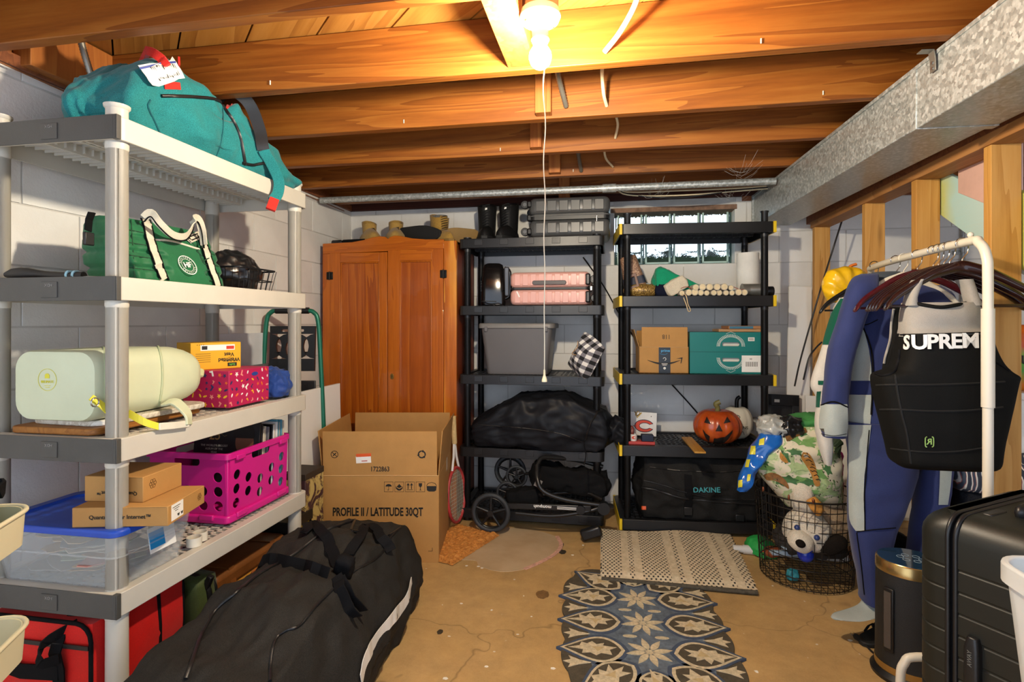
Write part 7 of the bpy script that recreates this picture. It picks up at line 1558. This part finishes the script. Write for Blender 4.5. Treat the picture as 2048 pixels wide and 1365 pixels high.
for x in (-.09, .10):
    for y in (-.17, .17): O('wheel', B().lathe([(.012, -.012), (.026, -.012), (.026, .012), (.012, .012)], 16), m_blk, bs2, (x, y, .028), (PI / 2, 0, .3), bev=.003)
# ---- translucent bin
m_trl = GLASSY('frosted_plastic', 'e6e8e6', .35, .6, 0)
cl = T('laundry_bin', 'tall frosted white plastic bin in front of the black suitcase', 'bin', (.878, 1.025, 0), 0)
O('tub', tub(.22, .19, .812, .35, .30, .05, .004, 6), m_trl, cl, smooth=40); b = B(); o0 = rrect(.362, .312, .055, 6)
b.loft([[(x, y, .78) for x, y in o0], [(x, y, .815) for x, y in o0], [(x * .94, y * .93, .815) for x, y in o0], [(x * .94, y * .93, .78) for x, y in o0], [(x, y, .78) for x, y in o0]], True, False); O('rim', b, m_trl, cl, bev=.004)
# ---- floor bits behind the heater
bg2 = T('gear_bag', 'black bag with big white letters slumped behind the space heater', 'bag', (1.175, 2.62, 0), R(15)); b = soft((.16, .14, .36), .5, 16, None, .012, 9, 3); O('body', b, m_duf, bg2, smooth=True); S = Surf(b, bg2)
for k, (ch, u, v_, sz) in enumerate((('O', 1770, 1112, .12), ('M', 1767, 1150, .12), ('W', 1765, 1182, .10))): stext(S, ch, sz, u, v_, m_inkw, bg2, .003, .03, .9, roll=0)
sn = T('sandal', 'black strappy sandal on the floor left of the space heater', 'sandal', (1.045, 2.40, 0), R(-50)); O('sole', B().prism([(x * .045 * (1 - .15 * math.cos(y * 3)), y * .12) for x, y in [(math.cos(a), math.sin(a)) for a in [k * PI / 10 for k in range(20)]]], .018), m_bsole, sn, bev=.004)
for y in (.04, -.02): O('strap', B().strap(bez([(-.042, y, .015), (-.02, y, .05), (.02, y, .05), (.042, y, .015)], 4), .022, .004, (0, 1, 0)), m_strap, sn)
O('white_patch', B().box((.0, .04, .0545), (.03, .015, .002)), m_inkw, sn)
# ---- things beyond the stud partition
sc3 = T('storage_cabinet', 'white storage cabinet beyond the studs holding the snack bag', 'cabinet', (1.86, 2.80, 0), 0); O('body', B().box((0, 0, .48), (.44, .40, .96)), m_mel, sc3, bev=.004); O('door', B().box((-.11, -.203, .48), (.21, .012, .90)), m_mel, sc3, bev=.003); O('door', B().box((.11, -.203, .48), (.21, .012, .90)), m_mel, sc3, bev=.003)
sk = T('snack_bag', 'orange and green snack bag standing on the white cabinet', 'bag', (1.78, 2.72, .96), R(5)); 
t = NT('snack_print'); v = t.coord(); sx = t.n('ShaderNodeSeparateXYZ'); t.l(v, sx.inputs[0]); n = t.noise(v, 9, 2); t.col(t.ramp(t.math('ADD', t.math('MULTIPLY', sx.outputs[2], 3.0), t.math('MULTIPLY', n, .2)), [(.15, 'd8761e'), (.34, '4e9a36'), (.55, '6cae3a'), (.68, 'd8581e'), (.85, 'dd6a22')])); t.set(rough=.25)
b = soft((.26, .10, .28), .4, 16, None, .006, 14, 4); O('pouch', b, t.m, sk, smooth=True); text('OUT', .05, m_ink, sk, (-.075, -.056, .13), FRONT, bold=.03)
cp2 = T('clothes_pile', 'pile of dark floral clothes topped by striped cloth beyond studs', 'clothes', (1.56, 2.62, 0), 0); O('dark_clothes', soft((.40, .34, .62), .35, 20, None, .02, 8, 4), FAB('dark_floral', '1a1c22', 200, .3), cp2, smooth=True)
t = NT('striped_cloth'); v = t.coord(); w_ = t.n('ShaderNodeTexWave'); w_.inputs['Scale'].default_value = 9; w_.inputs['Distortion'].default_value = 3; t.l(v, w_.inputs['Vector']); t.col(t.ramp(w_.outputs['Fac'], [(.3, '2c3444'), (.45, 'd8d6d0'), (.7, 'd8d6d0'), (.8, 'a8584e'), (.9, '3a4658')])); t.set(rough=.9)
O('striped_cloth', soft((.40, .30, .13), .6, 18, None, .03, 9, 8), t.m, cp2, (.0, -.03, .575), smooth=True); O('leaf_motif', B().ball((-.11, -.175, .50), (.03, .006, .02), 10, 6), PL('motif_cream', 'c9c9b4', .8), cp2, smooth=True)

# ================================================================ OVERHEAD
t = NT('galvanised'); v = t.coord(); vo = t.n('ShaderNodeTexVoronoi'); vo.inputs['Scale'].default_value = 95; t.l(v, vo.inputs['Vector']); n = t.noise(v, 60, 3, .7)
t.col(t.ramp(t.math('ADD', t.math('MULTIPLY', vo.outputs['Color'], .5), t.math('MULTIPLY', n, .5)), [(.25, '8d918f'), (.5, 'a9adab'), (.75, 'c9cccb')])); t.set(metal=.45, rough=t.ramp(vo.outputs['Color'], [(.2, (.3,) * 3), (.8, (.55,) * 3)])); t.bump(n, .06, .002); m_galv = t.m
du = T('air_duct', 'galvanised sheet metal air duct running below the joists at right', 'duct', (.975, 2.0, 1.98), R(1.86))
def duct_sec(y0, y1, g=0): return B().box2((-.0 - g, y0, -.10 - g), (.228 + g, y1, .098))
O('section', duct_sec(.002, 1.83), m_galv, du, bev=.003); O('section', duct_sec(-1.3, -.002, .004), m_galv, du, bev=.003); O('seam_strip', duct_sec(-.022, .012, .007), m_galv, du, bev=.002)
O('section', duct_sec(-2.62, -1.304), m_galv, du, bev=.003)
O('edge_flange', B().box2((-.008, -2.6, .085), (.0, 1.83, .098)), m_galv, du, bev=.001); O('end_flange', B().box2((-.012, 1.80, -.105), (.0, 1.822, .098)), m_galv, du, bev=.001)
O('hanger_strap', B().strap([(-.016, -.12, .098), (-.012, -.12, .07), (-.0115, -.12, .035)], .028, .003, (0, 1, 0)).strap([(-.016, -.12, .0975), (-.05, -.12, .0985)], .028, .003, (0, 1, 0)), PL('strap_zinc', '8f8c84', .4, .7), du, bev=.0005)
for z in (.045, .062): O('screw_head', B().cyl((-.016, -.12, z), (-.012, -.12, z), .005, n=8), m_metal, du)
gp = T('steel_pipe', 'galvanised steel pipe running crosswise under the far joists', 'pipe', (-.40, 3.34, 2.052), 0); O('tube', B().lathe([(.021, -1.48), (.021, 1.32)], 14, Matrix.Rotation(PI / 2, 4, 'Y')), m_galv, gp, smooth=35); O('coupling', B().lathe([(.026, .35), (.026, .43)], 14, Matrix.Rotation(PI / 2, 4, 'Y')), m_galv, gp, smooth=35)
m_romex = PL('cable_sheath', 'd9c9a4', .55); 
def cable(label, pts, r=.006, mat=None): o = O('electric_cable', B().tube(bez(pts, 6), r, 8), mat or m_romex, None, smooth=60); tag(o, label, 'cable'); return o
cable('cream electric cable dropping into the joist right of the bulb', [(.10, 1.45, 2.255), (.09, 1.55, 2.24), (.075, 1.66, 2.20), (.03, 1.73, 2.15), (-.02, 1.783, 2.115)], .009)
cable('short cream cable between second and third joists right of bulb', [(-.02, 1.83, 2.115), (-.03, 2.0, 2.17), (-.033, 2.12, 2.19), (-.028, 2.17, 2.14), (-.017, 2.228, 2.115)], .007)
cable('short cream cable curling between the middle joists', [(-.017, 2.28, 2.115), (.0, 2.45, 2.20), (.03, 2.58, 2.17), (.02, 2.67, 2.13)], .006); cable('cream cable loop between two of the far joists', [(.02, 2.72, 2.13), (-.03, 2.9, 2.2), (-.03, 3.0, 2.14), (.01, 3.11, 2.115)], .006)
cable('cream cable near the bulb fixture entering from the left joist', [(-.12, 1.40, 2.24), (-.16, 1.47, 2.16), (-.19, 1.49, 2.12)], .009)
for k, (z, dz) in enumerate(((2.045, 0), (2.062, .012), (2.05, -.02))): cable(('lowest', 'highest', 'sagging')[k] + ' of three cables strung below the last joist at the window', [(.02, 3.40, 2.08), (.10, 3.50, z), (.4, 3.52, z - .012 + dz), (.75, 3.52, z), (.98, 3.52, z + .01)], .005, m_romex if k < 2 else m_blk)
m_flex = PL('flex_conduit', '8a877e', .4, .7)
def conduit(label, pts):
    t = T('flexible_conduit', label, 'conduit', pts[0]); P = bez([Vector(p) - Vector(pts[0]) for p in pts], 22); O('tube', B().tube(P, .01, 10, rad=[.0115 if i % 2 else .0095 for i in range(len(P))]), m_flex, t, smooth=60)
conduit('grey flexible conduit stub hanging below the joist behind the bulb', [(-.205, 2.00, 2.235), (-.20, 2.12, 2.20), (-.178, 2.224, 2.12)]); conduit('grey flexible conduit between the two far joists', [(-.17, 2.89, 2.22), (-.175, 3.0, 2.17), (-.165, 3.115, 2.10)]); conduit('grey flexible conduit beside the teal backpack under joists', [(-1.74, 1.54, 2.23), (-1.74, 1.56, 2.16), (-1.74, 1.60, 2.06)])
cable('thin brown wire running along the top of the left wall', [(-1.80, .5, 2.085), (-1.86, 1.2, 2.068), (-1.885, 1.4, 2.066), (-1.895, 2.0, 2.06), (-1.90, 3.7, 2.055)], .003, PL('brown_wire', '8a5a3a', .6)); 
wc = O('wall_cable', B().tube(bez([(1.376, 3.60, 1.90), (1.26, 3.60, 1.50), (1.14, 3.60, 1.05), (1.10, 3.60, .86)], 6), .005, 6), m_blk, None, smooth=60); tag(wc, 'black cable slanting across the last stud down to the white boards', 'cable'); wc = O('wall_cable', B().tube(bez([(1.26, 3.62, 1.13), (1.22, 3.61, 1.09), (1.18, 3.60, 1.03), (1.15, 3.60, .90)], 6), .005, 6), m_blk, None, smooth=60); tag(wc, 'short black cable curling behind the jersey near the last stud', 'cable')
cw = T('wall_conduit', 'thin vertical metal conduit on the back wall beyond the studs', 'conduit', (2.13, 3.82, 0)); O('tube', B().cyl((0, 0, .3), (0, 0, 2.07), .011), m_galv, cw, smooth=40); 
for z in (1.15, 1.68): O('clip', B().box((-.02, .012, z), (.06, .012, .025)), m_galv, cw, bev=.002)
# cable staples and cobwebs
for k in range(10):
    jy = JY[5 + k % 5]; 
    if k < 7: O('staple', B().cyl((-1.2 + .33 * k, jy - .002, 2.10), (-1.2 + .33 * k, jy - .002, 2.115), .0022, n=6), PL('staple_white', 'd8d4c4', .5), ce)
web = T('cobweb', 'wispy cobweb strands under the far joists near the window', 'cobweb', (.5, 3.3, 2.07)); g = B(); rr = random.Random(4)
for cx, cy in ((.14, -.35), (.22, .22), (-.25, .0)):
    for k in range(14):
        a = rr.uniform(0, 6.28); l = rr.uniform(.05, .12); p0 = Vector((cx + rr.uniform(-.03, .03), cy, -.05 - rr.uniform(0, .05))); p1 = p0 + Vector((l * math.cos(a), .1 * math.sin(a), abs(l * math.sin(a)) * .7 + .02)); g.tube([p0, p0.lerp(p1, .5) - Vector((0, 0, .012)), p1], .0003, 3)
O('strands', g, PL('web_grey', 'c9c6c0', .8), web, kind='stuff')
